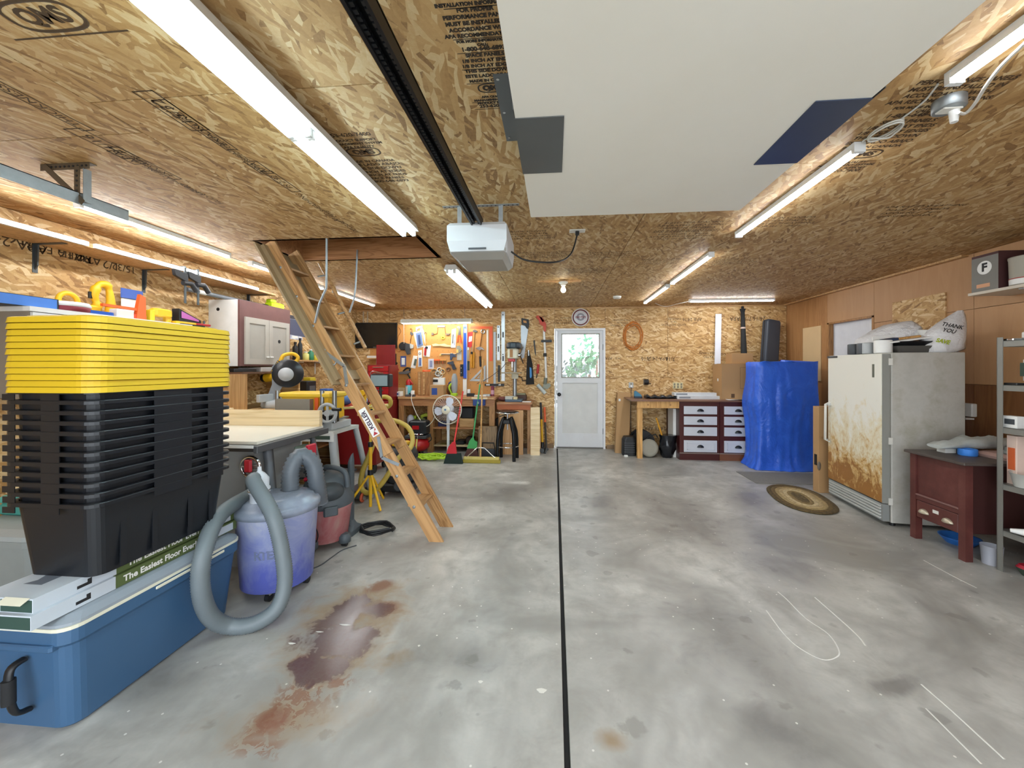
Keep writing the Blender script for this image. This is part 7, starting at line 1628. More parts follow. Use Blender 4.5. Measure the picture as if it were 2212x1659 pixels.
def drawers(label, x0, x1, kick):
    t = thing('drawer_cabinet', label, 'cabinet', ((x0 + x1) / 2, 6.45, 0), group='white drawer cabinets under the desk')
    y0 = DF + .03
    part(t, 'carcass', MB().box(x0, x1, y0, D - .03, .1, DZ - .0225), M_MAH, world=True)
    part(t, 'plinth', MB().box(x0 + .0, x1, y0 + .0, D - .05, 0, .1), kick, world=True); part(t, 'plinth_cap', MB().box(x0, x1, y0 - .01, y0, .098, .112), mat('#8a7a72', .4), world=True)
    hs = [(.125, .30), (.37, .50), (.535, .66), (.695, .815)]
    for k, (z0, z1) in enumerate(hs):
        d_ = part(t, 'drawer', MB().box(x0 + .06, x1 - .04, y0 - .018, y0, z0, z1, b=.002), M_DRW, world=True)
        xm, zm_ = (x0 + x1) / 2 + .01, (z0 + z1) / 2
        if k == 0:
            for a2, b2, c2, e2 in ((x0 + .1, x1 - .08, z0 + .035, z0 + .043), (x0 + .1, x1 - .08, z1 - .043, z1 - .035), (x0 + .1, x0 + .108, z0 + .035, z1 - .035), (x1 - .088, x1 - .08, z0 + .035, z1 - .035)):
                part(d_, 'moulding', MB().box(a2, b2, y0 - .023, y0 - .018, c2, e2), M_DRW, world=True)
        part(d_, 'cup_pull', cup((xm, y0 - .018, zm_ - .018), .05, .028), mat('#33363a', .3, .7), world=True)
drawers('mahogany cabinet with four white drawers beside the pine desk leg', 1.885, 2.465, M_MAH)
drawers('mahogany cabinet with four white drawers partly behind the blue tarp', 2.47, 2.97, mat('#7a4a30', .5))
solo('wall_batten', 'white board on edge between desk and drawers', 'board', MB().box(1.84, 1.884, DF + .2, 6.6, 0, DZ - .15), M_PAPW)
# on the desk
zt = DZ + .0005
q = ony(1378, 858, 6.5); t = thing('stapler', 'dark blue stapler on the left end of the long desk', 'stapler', (q.x, 6.5, DZ)); part(t, 'base', MB().box(q.x - .06, q.x + .06, 6.46, 6.54, zt, zt + .03, b=.008), mat('#20344a', .4), world=True); part(t, 'arm', MB().prism([(-.06, .03), (.06, .03), (.04, .06), (-.04, .12), (-.06, .1)], .05, M=frame((q.x, 6.525, zt), (1, 0, 0), (0, 0, 1))), mat('#3c7a96', .4), world=True)
def pack(label, u0, u1, y0, y1, h, m, name, bump=False, z=zt):
    a_, b_ = ony(u0, 860, y0), ony(u1, 860, y0)
    return a_.x, b_.x
x0_, x1_ = ony(1395, 860, 6.4).x, ony(1460, 860, 6.4).x
mb = MB(); nx = 14
rings = []
for i in range(nx):
    f = i / (nx - 1); x = x0_ + (x1_ - x0_) * f; h = .05 + .02 * math.sin(i * 1.9) ; w = .09 + .012 * math.cos(i * 2.3)
    rings.append([(x, 6.45 + w * math.cos(g), zt + max(0, h * (.5 + .5 * math.sin(g)))) for g in (2 * math.pi * k / 10 for k in range(10))])
solo('wrapped_bundle', 'long bundle wrapped in black plastic on the desk', 'bundle', mb.loft(rings, smooth=True), mat('#23262c', .25))
x0_, x1_ = ony(1463, 860, 6.35).x, ony(1555, 860, 6.35).x
for k, (dx_, hh, lb) in enumerate(((0, .05, 'lower long white carton on the desk'), (-.04, .048, 'upper long white carton on the desk'))):
    t = thing('long_carton', lb, 'carton', ((x0_ + x1_) / 2 + dx_, 6.42, zt + k * .0505), group='long white cartons')
    part(t, 'carton', MB().box(x0_ + dx_, x1_ + dx_, 6.35 + .02 * k, 6.5, zt + k * .0505, zt + k * .0505 + hh), mat('#d9dbdc', .5), world=True); part(t, 'carton_print', MB().box(x0_ + dx_ + .03, x0_ + dx_ + .2, 6.3492 + .02 * k, 6.35 + .02 * k, zt + k * .0505 + .012, zt + k * .0505 + .036), mat('#8a9098', .5), world=True)
a_, b_ = ony(1556, 865, 6.28), ony(1640, 786, 6.28)
t = thing('large_carton', 'large cardboard carton on the desk beside the tarp', 'carton', ((a_.x + b_.x) / 2, 6.45, DZ)); cz1 = b_.z
c_ = part(t, 'carton', MB().box(a_.x + .02, b_.x + .0, 6.28, 6.62, zt, cz1), M_CARD, world=True); part(c_, 'top_flap', MB().box(a_.x + .02, b_.x + .0, 6.28, 6.47, cz1 + .0005, cz1 + .004), M_CARD, world=True)
mp_ = frame((a_.x + .42, 6.2793, DZ + .33), (1, 0, 0), (0, 0, 1)); mb = MB()
for a2, b2, c2, e2 in ((-.13, .15, -.16, -.155), (-.13, .15, .16, .165), (-.13, -.125, -.16, .16), (.145, .15, -.16, .16)): mb.add([(a2, c2, 0), (b2, c2, 0), (b2, e2, 0), (a2, e2, 0)], [(0, 1, 2, 3)], mp_)
part(c_, 'carton_print', mb, mat('#7a5a38', .7, key='p'), world=True, kind='stuff')
text(c_, 'carton_print', 'Calibration', .05, frame((a_.x + .45, 6.2793, DZ + .06), (-1, 0, 0), (0, 0, -1)), mat('#5a4028', .7, key='p')); part(c_, 'carton_print', MB().box(a_.x + .16, a_.x + .21, 6.279, 6.28, DZ + .03, DZ + .09), mat('#5a4028', .7, key='p'), world=True); part(c_, 'round_sticker', MB().lathe((a_.x + .02, 6.42, DZ + .3), [(.025, 0), (.025, -.001)], 14, ax='x'), M_PAPW, world=True)
a_, b_ = ony(1581, 785, 6.35), ony(1627, 764, 6.35)
solo('small_carton', 'small cardboard carton on top of the large one', 'carton', MB().box(a_.x, b_.x, 6.35, 6.58, cz1 + .0045, cz1 + .165, b=.003), M_CARD)
x_ = ony(1600, 866, 6.2).x; solo('loose_papers', 'crumpled white papers at the foot of the large carton', 'paper', MB().add([(x_ - .2, 6.14, zt + .004), (x_, 6.13, zt + .02), (x_ + .2, 6.15, zt + .006), (x_ + .18, 6.27, zt + .012), (x_ - .05, 6.27, zt + .004), (x_ - .2, 6.26, zt + .012), (x_ - .2, 6.14, zt), (x_ + .2, 6.15, zt), (x_ + .18, 6.27, zt), (x_ - .2, 6.26, zt)], [(0, 1, 4, 5), (1, 2, 3, 4), (9, 8, 7, 6)]), M_PAPW)
# guitar case leaning in the corner
g0, g1 = Vector((3.22, 6.5, 1.0)), Vector((3.53, 6.76, 2.16))
t = thing('instrument_case', 'long dark grey instrument case leaning in the back corner', 'case', (3.15, 6.4, 0))
dvg = (g1 - Vector((3.27, 6.5, 0.0))).normalized(); Mg2 = frame((3.27, 6.5, 0.02), Vector((1, .12, -.2)), (0, 0, 1)); 
ez = dvg; ex = Vector((1, .25, 0)); ex = (ex - ez * ex.dot(ez)).normalized(); ey = ez.cross(ex)
Mc = Matrix((ex, ey, ez)).transposed().to_4x4(); Mc.translation = Vector((3.27, 6.5, 0.03))
Lc = (g1 - Vector((3.27, 6.5, 0.03))).length
sh = part(t, 'shell', MB().loft([[(x, y, z) for x, y in rrect(w, .13, .03, 3)] for z, w in ((0, .36), (.03, .4), (.75, .4), (1.05, .26), (Lc - .03, .25), (Lc, .22))], M=Mc), mat('#3d434d', .5, var=.08), world=True)
part(sh, 'lid_seam', MB().loft([[(x, y, z) for x, y in rrect(w + .008, .018, .004, 2)] for z, w in ((.02, .4), (.75, .4), (1.05, .26), (Lc - .02, .25))], M=Mc), M_BLACK, world=True)
part(sh, 'handle', MB().tube([tuple(Mc @ Vector(p_)) for p_ in crv([(-.19, 0, .92), (-.24, 0, .95), (-.235, 0, 1.06), (-.17, 0, 1.08)], 5)], .012), M_BLACK, world=True); part(sh, 'latch', MB().box(.12, .14, -.03, .03, 1.35, 1.4, M=Mc), M_CHROME, world=True)
# under the desk
a_, b_ = ony(1329, 977, 6.55), ony(1354, 977, 6.55); zt2 = ony(1340, 848, 6.78).z
t = thing('tall_carton', 'tall narrow cardboard carton leaning right of the door', 'carton', (a_.x + .1, 6.65, 0))
c_ = part(t, 'carton', MB().loft([[(a_.x, 6.55, 0), (b_.x + .02, 6.53, 0), (b_.x + .02, 6.64, 0), (a_.x, 6.66, 0)], [(a_.x + .07, 6.75, zt2), (b_.x + .1, 6.73, zt2), (b_.x + .1, 6.84, zt2), (a_.x + .07, 6.86, zt2)]]), M_CARD, world=True); part(c_, 'white_label', MB().box(a_.x + .08, a_.x + .11, 6.70, 6.745, zt2 - .14, zt2 - .1), M_PAPW, world=True)
hx_, hy_ = 1.18, 6.42
t = thing('space_heater', 'black portable heater on the floor under the desk', 'heater', (hx_, hy_, 0)); part(t, 'body', MB().loft([[(hx_ + x, hy_ + y, z) for x, y in rrect(w, .17, .05, 4)] for z, w in ((0, .2), (.02, .22), (.25, .21), (.3, .16))]), mat('#1d1f22', .5), world=True)
part(t, 'power_cord', MB().tube(OC, .005, 6), M_DGREY, world=True)
gr = MB()
for k in range(5): gr.box(hx_ - .08, hx_ + .08, hy_ - .088, hy_ - .083, .06 + .035 * k, .07 + .035 * k)
part(t, 'grille', gr, M_DGREY, world=True, kind='stuff'); part(t, 'power_brick', MB().box(hx_ - .1, hx_ - .04, hy_ - .17, hy_ - .13, .001, .03, b=.008), M_PAPW, world=True)
rx, ry = 1.47, 6.3
t = thing('float_disc', 'grey round rubber float disc standing on edge under the desk', 'disc', (rx, ry, 0)); Mr = TR(rx, ry, .142) @ RX(78)
part(t, 'disc', MB().lathe((0, 0, 0), [(.1, -.05), (.135, -.03), (.14, 0), (.135, .03), (.1, .045), (.09, .04), (.06, .05), (.02, .05)], 30, M=Mr), mat('#9c988a', .6), world=True)
t = thing('cable_reel', 'dark cable reel behind the grey float disc', 'reel', (rx - .05, 6.62, 0)); part(t, 'flange', MB().cyl((rx - .05, 6.5, .19), (rx - .05, 6.53, .19), .19, n=28), M_BLACK, world=True); part(t, 'flange', MB().cyl((rx - .05, 6.68, .19), (rx - .05, 6.71, .19), .19, n=28), M_BLACK, world=True); part(t, 'cable', MB().cyl((rx - .05, 6.53, .19), (rx - .05, 6.68, .19), .15, n=28), mat('#3a2f28', .7), world=True); part(t, 'crank', MB().tube([(rx - .05, 6.5, .19), (rx + .05, 6.47, .3), (rx + .14, 6.46, .33), (rx + .17, 6.46, .28)], .01), M_BLACK, world=True)
gx, gy = 1.77, 6.3
t = thing('trash_bag', 'black trash bag with a yellow stick poking out', 'bag', (gx, gy, 0)); mb = MB(); rings = []
for j in range(9):
    f = j / 8; z = .35 * f; rad = [.06, .085, .1, .115, .125, .12, .11, .115, .125][j]
    rings.append([(gx - .03 + .02 * f + (rad + .016 * math.sin(k * 2.1 + j * 1.3)) * math.cos(g), gy + (rad * .8 + .01 * math.sin(k * 1.7 + j)) * math.sin(g), z) for k, g in ((k, 2 * math.pi * k / 18) for k in range(18))])
part(t, 'bag', mb.loft(rings, smooth=True), mat('#1b1d22', .22), world=True); part(t, 'stick', MB().cyl((gx - .06, gy, .2), (gx - .22 + .02, gy - .03, .62), .014), mat('#d89a2c', .4), world=True)

# ------------------------------------------------------------------ tarp over a tall cabinet
n = N('blue_tarp'); co = n.coord(); f1 = n.noise(co, 3, 3, .6, 1.2); f2 = n.noise(co, 14, 3, .6, .6); n.col(n.mix(f1, lin('#1f50c4'), lin('#3a74e8'))); n.rough(.38); n.bump(n.math('ADD', f1, n.math('MULTIPLY', f2, .35)), .5, .05)
tx0, tx1, ty0, ty1, tz = 2.80, 3.55, 5.66, 6.05, 1.475
rings = []; NN = 64; rg = random.Random(3)
for j in range(15):
    f = j / 14; z = .004 + (tz - .004) * f
    base = rrect(tx1 - tx0 + .02, ty1 - ty0 + .02, .05, 6, (tx0 + tx1) / 2, (ty0 + ty1) / 2)
    per = []
    for k in range(NN):
        i0 = k * len(base) / NN; a2 = base[int(i0) % len(base)]; b2 = base[(int(i0) + 1) % len(base)]; w = i0 - int(i0)
        # walk evenly by length
        per.append((a2[0] + (b2[0] - a2[0]) * w, a2[1] + (b2[1] - a2[1]) * w))
    rings.append(per)
def evenly(poly, n):
    P = poly + [poly[0]]; L = [0]
    for a2, b2 in zip(P, P[1:]): L.append(L[-1] + math.dist(a2, b2))
    out = []; j = 0
    for k in range(n):
        d_ = L[-1] * k / n
        while L[j + 1] < d_: j += 1
        w = (d_ - L[j]) / max(1e-9, L[j + 1] - L[j]); out.append((P[j][0] + (P[j + 1][0] - P[j][0]) * w, P[j][1] + (P[j + 1][1] - P[j][1]) * w))
    return out
mb = MB(); R3 = []; cxm, cym = (tx0 + tx1) / 2, (ty0 + ty1) / 2
for j in range(19):
    f = j / 18; z = .004 + (tz - .004) * f; ring = []
    for k, (x, y) in enumerate(evenly(base, 96)):
        ang = k / 96 * 2 * math.pi; fold = math.sin(ang * 7 + f * 2.4) * .5 + math.sin(ang * 13 - f * 5) * .3 + math.sin(ang * 3 + f * 9) * .35
        amp = .03 * (1 - f) ** .8 + .008 * math.sin(f * 9 + ang * 2) + .006
        waist = .05 * math.exp(-((f - .62) / .16) ** 2) * (1 if x < cxm - .2 else .2) + (.07 * math.exp(-(f / .05) ** 2))
        dx_, dy_ = x - cxm, y - cym; ln = math.hypot(dx_, dy_); s_ = (abs(fold) * amp + waist) / ln
        ring.append((x + dx_ * s_, y + dy_ * s_, z + (.012 * fold if j == 18 else 0)))
    R3.append(ring)
top = [[(cxm + (x - cxm) * k, cym + (y - cym) * k, tz + .01 * (1 - k) + (.02 if x > cxm + .1 else 0) * (1 - k)) for x, y, z in R3[-1]] for k in (.93, .5, .05)]
t = thing('covered_cabinet', 'tall cabinet completely draped in a blue tarpaulin', 'cabinet', (cxm, cym, 0))
part(t, 'tarpaulin', mb.loft(R3 + top, smooth=True), n.m, world=True); part(t, 'cabinet', MB().box(tx0 + .03, tx1 - .03, ty0 + .03, ty1 - .03, .0, tz - .03), M_MAH, world=True)
# flat carton between tarp and freezer
a_ = onz(1770, 1072)
t = thing('flat_carton', 'tall flat cardboard carton standing beside the freezer', 'carton', (3.1, 4.75, 0)); part(t, 'carton', MB().box(2.93, 3.5, 4.66, 4.76, 0, .96, b=.003), M_CARD, world=True); part(t, 'hand_hole', MB().box(2.925, 2.93, 4.69, 4.73, .3, .42), M_BLACK, world=True); part(t, 'twine_knot', MB().ell((2.93, 4.655, .3), (.02, .01, .05), 10, 6), mat('#6a6258', .6), world=True)
# mats
x0_, y0_ = 2.42, 4.95
n = N('grey_mat'); n.col(n.mix(n.noise(n.coord(), 60, 2), lin('#6f6d6a'), lin('#83817d'))); n.rough(.9)
solo('floor_mat', 'thin grey rectangular mat in front of the tarp', 'mat', MB().box(2.42, 3.47, 4.97, 5.5, .0, .008), n.m)
t = thing('braided_rug', 'oval braided brown rug on the concrete', 'rug', (2.60, 4.43, 0)); Mr = TR(2.60, 4.435, 0) @ RZ(78)
def oval(a, b, n_=40): return [(a * math.copysign(abs(math.cos(q)) ** .75, math.cos(q)), b * math.sin(q)) for q in (2 * math.pi * i / n_ for i in range(n_))]
cols = ['#4a3c22', '#6a5632', '#a08a5e', '#b09a70', '#c0ac84', '#8a744a', '#54462a']
rgm = []
for i, h in enumerate(cols):
    nn = N('braid_%d' % i); co = nn.coord(); w_ = nn.vor(co, 55, 'Color'); o_ = nn.sep(w_)[0]; nn.col(nn.mix(nn.math('GREATER_THAN', o_, .5), lin(h), sc(lin(h), 1.5 if i in (0, 6) else .75))); nn.rough(.95); rgm.append(nn.m)
for i in range(7):
    a2, b2 = .46 - i * .05, .245 - i * .0345
    part(t, 'braid', MB().tube([tuple(Mr @ Vector((x, y, .009))) for x, y in oval(a2, b2)], .026, 8, closed=True, flat=.34), rgm[i], world=True)
part(t, 'centre_braid', MB().prism([tuple((Mr @ Vector((x, y, 0))).xy) for x, y in oval(.13, .03)], .013, z0=.001), rgm[6], world=True)

# ------------------------------------------------------------------ freezer
n = N('stained_freezer'); co = n.coord(); sp = n.n('ShaderNodeSeparateXYZ'); n.l(co, sp.inputs[0])
st = n.coord(scale=(1, 1, .65)); f = n.noise(st, 6, 5, .7, 1.0); f2 = n.noise(co, 22, 4, .7, .6)
low = n.math('MULTIPLY_ADD', sp.outputs[2], -.5); low.node.inputs[2].default_value = .58
w = n.math('ADD', n.math('MULTIPLY', n.math('ADD', f, n.math('MULTIPLY', f2, .4)), .8), low)
n.col(n.ramp(w, [(.64, lin('#e8e5da')), (.78, lin('#dfd3b4')), (.92, lin('#c9a468')), (1.1, lin('#9a6a34'))])); n.rough(.4)
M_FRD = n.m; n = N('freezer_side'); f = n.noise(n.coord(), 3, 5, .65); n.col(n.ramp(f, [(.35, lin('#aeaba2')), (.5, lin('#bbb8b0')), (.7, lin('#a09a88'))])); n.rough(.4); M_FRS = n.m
fa, fbk = Vector((2.87, 3.73, 0)), Vector((2.955, 4.56, 0)); ey_ = (fbk - fa).normalized(); ex_ = Vector((ey_.y, -ey_.x, 0)); FW = (fbk - fa).length; FH = 1.525
Mf = frame(fa, ex_, ey_)
t = thing('freezer', 'old white upright freezer with a rust stained door', 'freezer', tuple(fa))
FRZ = t
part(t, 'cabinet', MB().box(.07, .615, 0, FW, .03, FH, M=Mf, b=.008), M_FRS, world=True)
d_ = part(t, 'door', MB().box(0, .055, .004, FW - .004, .2, FH - .005, M=Mf, b=.012), M_FRD, world=True)
part(t, 'gasket', MB().box(.0555, .0695, .012, FW - .012, .2, FH - .012, M=Mf), mat('#8d8a80', .7), world=True)
part(d_, 'edge_trim', MB().box(.0, .056, -.003, .004, .2, FH - .01, M=Mf), mat('#8f8f88', .5), world=True)
part(d_, 'maker_badge', MB().box(-.003, .0, .1, .125, FH - .22, FH - .1, M=Mf), mat('#6b6f64', .4, .4), world=True); part(d_, 'top_plate', MB().box(-.003, .03, FW - .18, FW - .005, FH - .03, FH - .008, M=Mf), M_DGREY, world=True)
part(d_, 'door_handle', MB().tube([tuple(Mf @ Vector(p_)) for p_ in ((.0, FW - .05, 1.02), (-.04, FW - .045, 1.0), (-.045, FW - .045, .62), (.0, FW - .05, .6))], .012, 8), M_OFFW, world=True)
for z in (.62, 1.0): part(d_, 'handle_mount', MB().box(-.03, .0, FW - .07, FW - .03, z - .012, z + .012, M=Mf), M_CHROME, world=True)
for z in (.22, .75, FH - .08): part(t, 'hinge', MB().box(.045, .075, -.008, .003, z - .03, z + .03, M=Mf), M_OFFW, world=True)
g_ = part(t, 'kick_grille', MB().box(.01, .06, .01, FW - .01, .04, .19, M=Mf), mat('#8b8d8a', .5), world=True)
for z in (.065, .092, .119, .146, .17): part(g_, 'louvre', MB().box(-.002, .011, .03, FW - .03, z - .008, z + .008, M=Mf), mat('#b9bab6', .45), world=True)
for x, y in ((.1, .04), (.1, FW - .04), (.57, .04), (.57, FW - .04)): part(t, 'foot', MB().cyl(tuple(Mf @ Vector((x, y, 0))), tuple(Mf @ Vector((x, y, .035))), .02), M_BLACK, world=True)
# on the freezer
zf = FH + .0005
def can(label, x, y, r, h, m, lid_m, lab=None):
    q_ = Mf @ Vector((x, y, 0)); t = thing('paint_can', label, 'can', (q_.x, q_.y, zf)); part(t, 'body', MB().lathe((q_.x, q_.y, zf), [(r * .97, 0), (r, .004), (r, h - .004), (r * .96, h)], 22), m, world=True); part(t, 'lid', MB().lathe((q_.x, q_.y, zf + h), [(r * .9, 0), (r * .9, .004), (r * .8, .003)], 22), lid_m, world=True)
can('dark grey paint can at the back of the freezer top', .06, FW - .34, .05, .1, M_DGREY, M_STEEL); can('second dark grey paint can on the freezer top', .06, FW - .48, .05, .1, mat('#55585c', .5), M_STEEL); can('white paint can on the front corner of the freezer', .08, .12, .065, .115, M_PAPW, M_STEEL)
can('pale grey paint can between the dark cans and the white one', .07, .3, .045, .1, M_LGREY, M_STEEL)
q_ = Mf @ Vector((.28, .14, 0)); t = thing('paint_tray', 'grey paint tray stacked with a black one on the freezer', 'tray', (q_.x, q_.y, zf)); part(t, 'lower_tray', MB().loft([[tuple(Mf @ Vector((x + .32, y + .16, 0)) + Vector((0, 0, z))) for x, y in rrect(w_, d2_, .02, 3)] for z, w_, d2_ in ((zf, .3, .2), (zf + .06, .36, .26))]), mat('#55524e', .5), world=True); part(t, 'upper_tray', MB().loft([[tuple(Mf @ Vector((x + .33, y + .16, 0)) + Vector((0, 0, z))) for x, y in rrect(w_, d2_, .02, 3)] for z, w_, d2_ in ((zf + .061, .3, .2), (zf + .1, .36, .26))]), M_BLACK, world=True)
t = thing('white_tray', 'white tilted tray with a wooden brush on the freezer pile', 'tray', (q_.x, q_.y, zf + .1)); Mt = Mf @ TR(.26, .16, zf + .12) @ RY(-8) @ RX(6)
part(t, 'tray', MB().box(-.17, .2, -.12, .12, 0, .012, M=Mt).box(-.17, .2, .108, .12, .012, .05, M=Mt).box(.19, .2, -.12, .108, .012, .06, M=Mt), M_PAPW, world=True)
t = thing('paint_brush', 'paint brush with a tan handle resting on the white tray', 'brush', tuple(Mt @ Vector((-.1, -.05, .02)))); part(t, 'handle', MB().box(-.08, .1, -.07, -.03, .013, .03, M=Mt, b=.006), M_WD, world=True); part(t, 'bristle_head', MB().box(-.2, -.08, -.08, -.02, .013, .035, M=Mt, b=.004), mat('#22304a', .7), world=True)
nb_ = N('plastic_bag'); f = nb_.noise(nb_.coord(), 5, 4, .6, 2.0); f2 = nb_.noise(nb_.coord(), 17, 3, .6, 1.5); nb_.col(nb_.mix(f, lin('#d8d6d6'), lin('#eeecec'))); nb_.rough(.35); nb_.bump(nb_.math('ADD', f, n_ := nb_.math('MULTIPLY', f2, .5)), .7, .03)
def bag(label, prof, seed, loc, prints=()):
    r_ = random.Random(seed); mb = MB(); rings = []
    for j, (cx2, cy2, z, rx2, ry2) in enumerate(prof):
        rings.append([tuple(Mf @ Vector((cx2 + rx2 * (1 + .12 * math.sin(k * 2.3 + j * 1.1 + seed)) * math.cos(g), cy2 + ry2 * (1 + .12 * math.sin(k * 1.7 + j * 2 + seed)) * math.sin(g), 0)) + Vector((0, 0, zf + z))) for k, g in ((k, 2 * math.pi * k / 22) for k in range(22))])
    t = thing('shopping_bag', label, 'bag', loc); b_ = part(t, 'bag', mb.loft(rings, smooth=True), nb_.m, world=True)
    return t, b_
bag('crumpled white plastic bag lying on top of the freezer', ((.34, .52, 0, .2, .26), (.34, .52, .08, .23, .29), (.36, .5, .16, .22, .26), (.4, .46, .24, .17, .2), (.42, .44, .29, .1, .13), (.45, .4, .31, .03, .05)), 2, tuple(Mf @ Vector((.34, .52, zf))))
t, b_ = bag('upright white shopping bag with printing on the freezer', ((.49, .1, 0, .11, .09), (.5, .1, .03, .15, .12), (.52, .1, .12, .15, .12), (.55, .1, .2, .13, .1), (.6, .11, .27, .09, .06), (.645, .12, .33, .05, .03), (.67, .125, .37, .02, .012)), 5, tuple(Mf @ Vector((.49, .1, zf))))
pm = frame(Mf @ Vector((.48, -.038, zf + .2)), ex_ + Vector((0, 0, -.25)), Vector((.3, -.35, 1)))
text(b_, 'bag_print', 'THANK\nYOU', .045, pm, M_TXTK, bold=.001)
pm = frame(Mf @ Vector((.42, -.044, zf + .09)), ex_ + Vector((0, 0, -.25)), Vector((.3, -.2, 1)))
text(b_, 'bag_print', 'SAVE', .045, pm, mat('#a9b82a', .5, key='t'), bold=.002)
# wall outlet behind the freezer with plug and cord
q = onx(2095, 885, XR); t = thing('wall_outlet', 'white outlet box with a plug on the right wall', 'outlet', (XR, q.y, q.z - .08)); part(t, 'box', MB().box(XR - .05, XR - .0005, q.y - .07, q.y + .07, q.z - .06, q.z + .06, b=.008), M_OFFW, world=True); part(t, 'plug', MB().box(XR - .1, XR - .05, q.y + .0, q.y + .09, q.z - .01, q.z + .025, b=.008), M_LGREY, world=True); part(t, 'open_cover', MB().box(XR - .1, XR - .03, q.y - .07, q.y + .07, q.z - .085, q.z - .07), M_OFFW, world=True)
part(FRZ, 'power_cord', MB().tube(crv([(XR - .09, q.y + .05, q.z), (XR - .1, q.y + .1, q.z - .03), (XR - .12, q.y + .1, q.z - .3), (XR - .1, q.y + .08, q.z - .6), (XR - .06, q.y + .06, .1)], 7), .007, 6), M_BLACK, world=True)

# ------------------------------------------------------------------ old desk pedestal
n = N('maroon_paint'); f = n.noise(n.coord(), 5, 5, .65); n.col(n.ramp(f, [(.3, lin('#4a2320')), (.55, lin('#5d302b')), (.75, lin('#6c3f38'))])); n.rough(.4); M_MRN = n.m
kx0, kx1, ky0, ky1, kz = 2.93, 3.80, 3.09, 3.53, .715
t = thing('old_desk', 'old maroon painted desk with brass drawer pulls on the right', 'desk', (3.3, 3.3, 0))
part(t, 'desk_top', MB().box(kx0 - .035, XR - .002, ky0 - .03, ky1 + .02, kz - .02, kz, b=.004), mat('#4d443f', .5, var=.2), world=True)
for x, y in ((kx0, ky0), (kx0, ky1 - .05), (kx1 - .06, ky0), (kx1 - .06, ky1 - .05)): part(t, 'leg', MB().box(x, x + .05, y, y + .05, 0, kz - .02), M_MRN, world=True)
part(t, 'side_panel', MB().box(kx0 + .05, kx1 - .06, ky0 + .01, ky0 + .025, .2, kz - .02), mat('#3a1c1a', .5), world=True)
part(t, 'side_panel', MB().box(kx0 + .05, kx1 - .06, ky1 - .025, ky1 - .01, .2, kz - .02), M_MRN, world=True)
part(t, 'front_panel', MB().box(kx0 + .012, kx0 + .03, ky0 + .05, ky1 - .05, .36, kz - .02), M_MRN, world=True)
part(t, 'moulding', MB().box(kx0 - .004, kx0 + .012, ky0 + .05, ky1 - .05, .36, .372, b=.003), mat('#7a5650', .4), world=True); part(t, 'rail', MB().box(kx0 + .004, kx0 + .02, ky0 + .05, ky1 - .05, .325, .36), M_MRN, world=True)
d_ = part(t, 'drawer', MB().box(kx0 + .002, kx0 + .3, ky0 + .055, ky1 - .055, .185, .32, b=.004), M_MRN, world=True)
for y in (ky0 + .13, ky1 - .12): part(d_, 'cup_pull', cup((kx0 + .002, y, .232), .042, .026, 'x'), mat('#b9ad98', .35, .6), world=True)
part(d_, 'label_holder', MB().box(kx0 - .001, kx0 + .002, (ky0 + ky1) / 2 - .02, (ky0 + ky1) / 2 + .025, .265, .29), M_OFFW, world=True)
zt = kz + .0005
def disc(name, label, cat, x, y, r, h, m, z=zt, hole=0):
    mb = MB().lathe((x, y, z), [(r * .96, 0), (r, .004), (r, h - .004), (r * .96, h)] + ([(hole, h), (hole, .004)] if hole else []), 26); return solo(name, label, cat, mb, m)
q = onz(2085, 985, kz); disc('tape_roll', 'bright blue masking tape roll on the maroon desk', 'tape', q.x + .045, q.y + .03, .055, .05, mat('#3d86e0', .6), hole=.04)
solo('white_carton', 'small white carton beside the blue tape', 'carton', MB().box(q.x - .05, q.x + .03, q.y + .1, q.y + .17, zt, zt + .035), M_OFFW)
disc('black_tape', 'black tape roll lying on the desk behind the blue one', 'tape', q.x + .11, q.y + .16, .075, .05, M_BLACK, hole=.045)
solo('pink_cloth', 'faded pink cloth pad on the desk', 'cloth', MB().loft([[(x, y, z) for x, y in rrect(w_, d2_, .06, 4, 3.5, 3.26)] for z, w_, d2_ in ((zt, .5, .26), (zt + .02, .52, .28), (zt + .035, .44, .22))], smooth=False), mat('#b08e84', .9, bump=.5, scale=8))
t = thing('angle_grinder', 'grey grinder with round base on the pink cloth', 'tool', (3.4, 3.22, zt + .036)); part(t, 'base_plate', MB().lathe((3.4, 3.22, zt + .0355), [(.075, 0), (.078, .006), (.075, .02), (.06, .026), (.06, .045), (.03, .05)], 26), mat('#8a8d8a', .35, .5), world=True); part(t, 'knob', MB().cyl((3.4, 3.22, zt + .085), (3.4, 3.22, zt + .13), .022), M_BLACK, world=True)
mb = MB(); rings = []
for j in range(12):
    f = j / 11; x = 3.02 + .66 * f; h = .03 + .07 * math.sin(f * 3.0) + .012 * math.sin(j * 2.2)
    rings.append([(x, 3.42 + (.07 + .015 * math.sin(j * 1.7)) * math.cos(g), zt + .036 + h * (.5 + .5 * math.sin(g)) * (1 + .15 * math.sin(k * 2 + j))) for k, g in ((k, 2 * math.pi * k / 12) for k in range(12))])
solo('folded_tarp', 'crumpled grey and white plastic sheet along the back of the desk', 'sheet', mb.loft(rings, smooth=True), mat('#aeb2ae', .35, var=.35, scale=9, bump=.4))
solo('clear_tub', 'small clear plastic tub on the floor by the desk leg', 'tub', MB().lathe((3.09, 3.08, 0), [(.048, 0), (.058, .13), (.06, .132), (.056, .132), (.047, .004)], 24, cap=True), mat('#c6c8d2', .25, alpha=.6, key='tub'))
solo('blue_bowl', 'bright blue bowl on the floor under the maroon desk', 'bowl', MB().lathe((3.2, 3.42, 0), [(.08, 0), (.12, .05), (.122, .055), (.11, .05), (.07, .01)], 24), mat('#2f6fc0', .4))

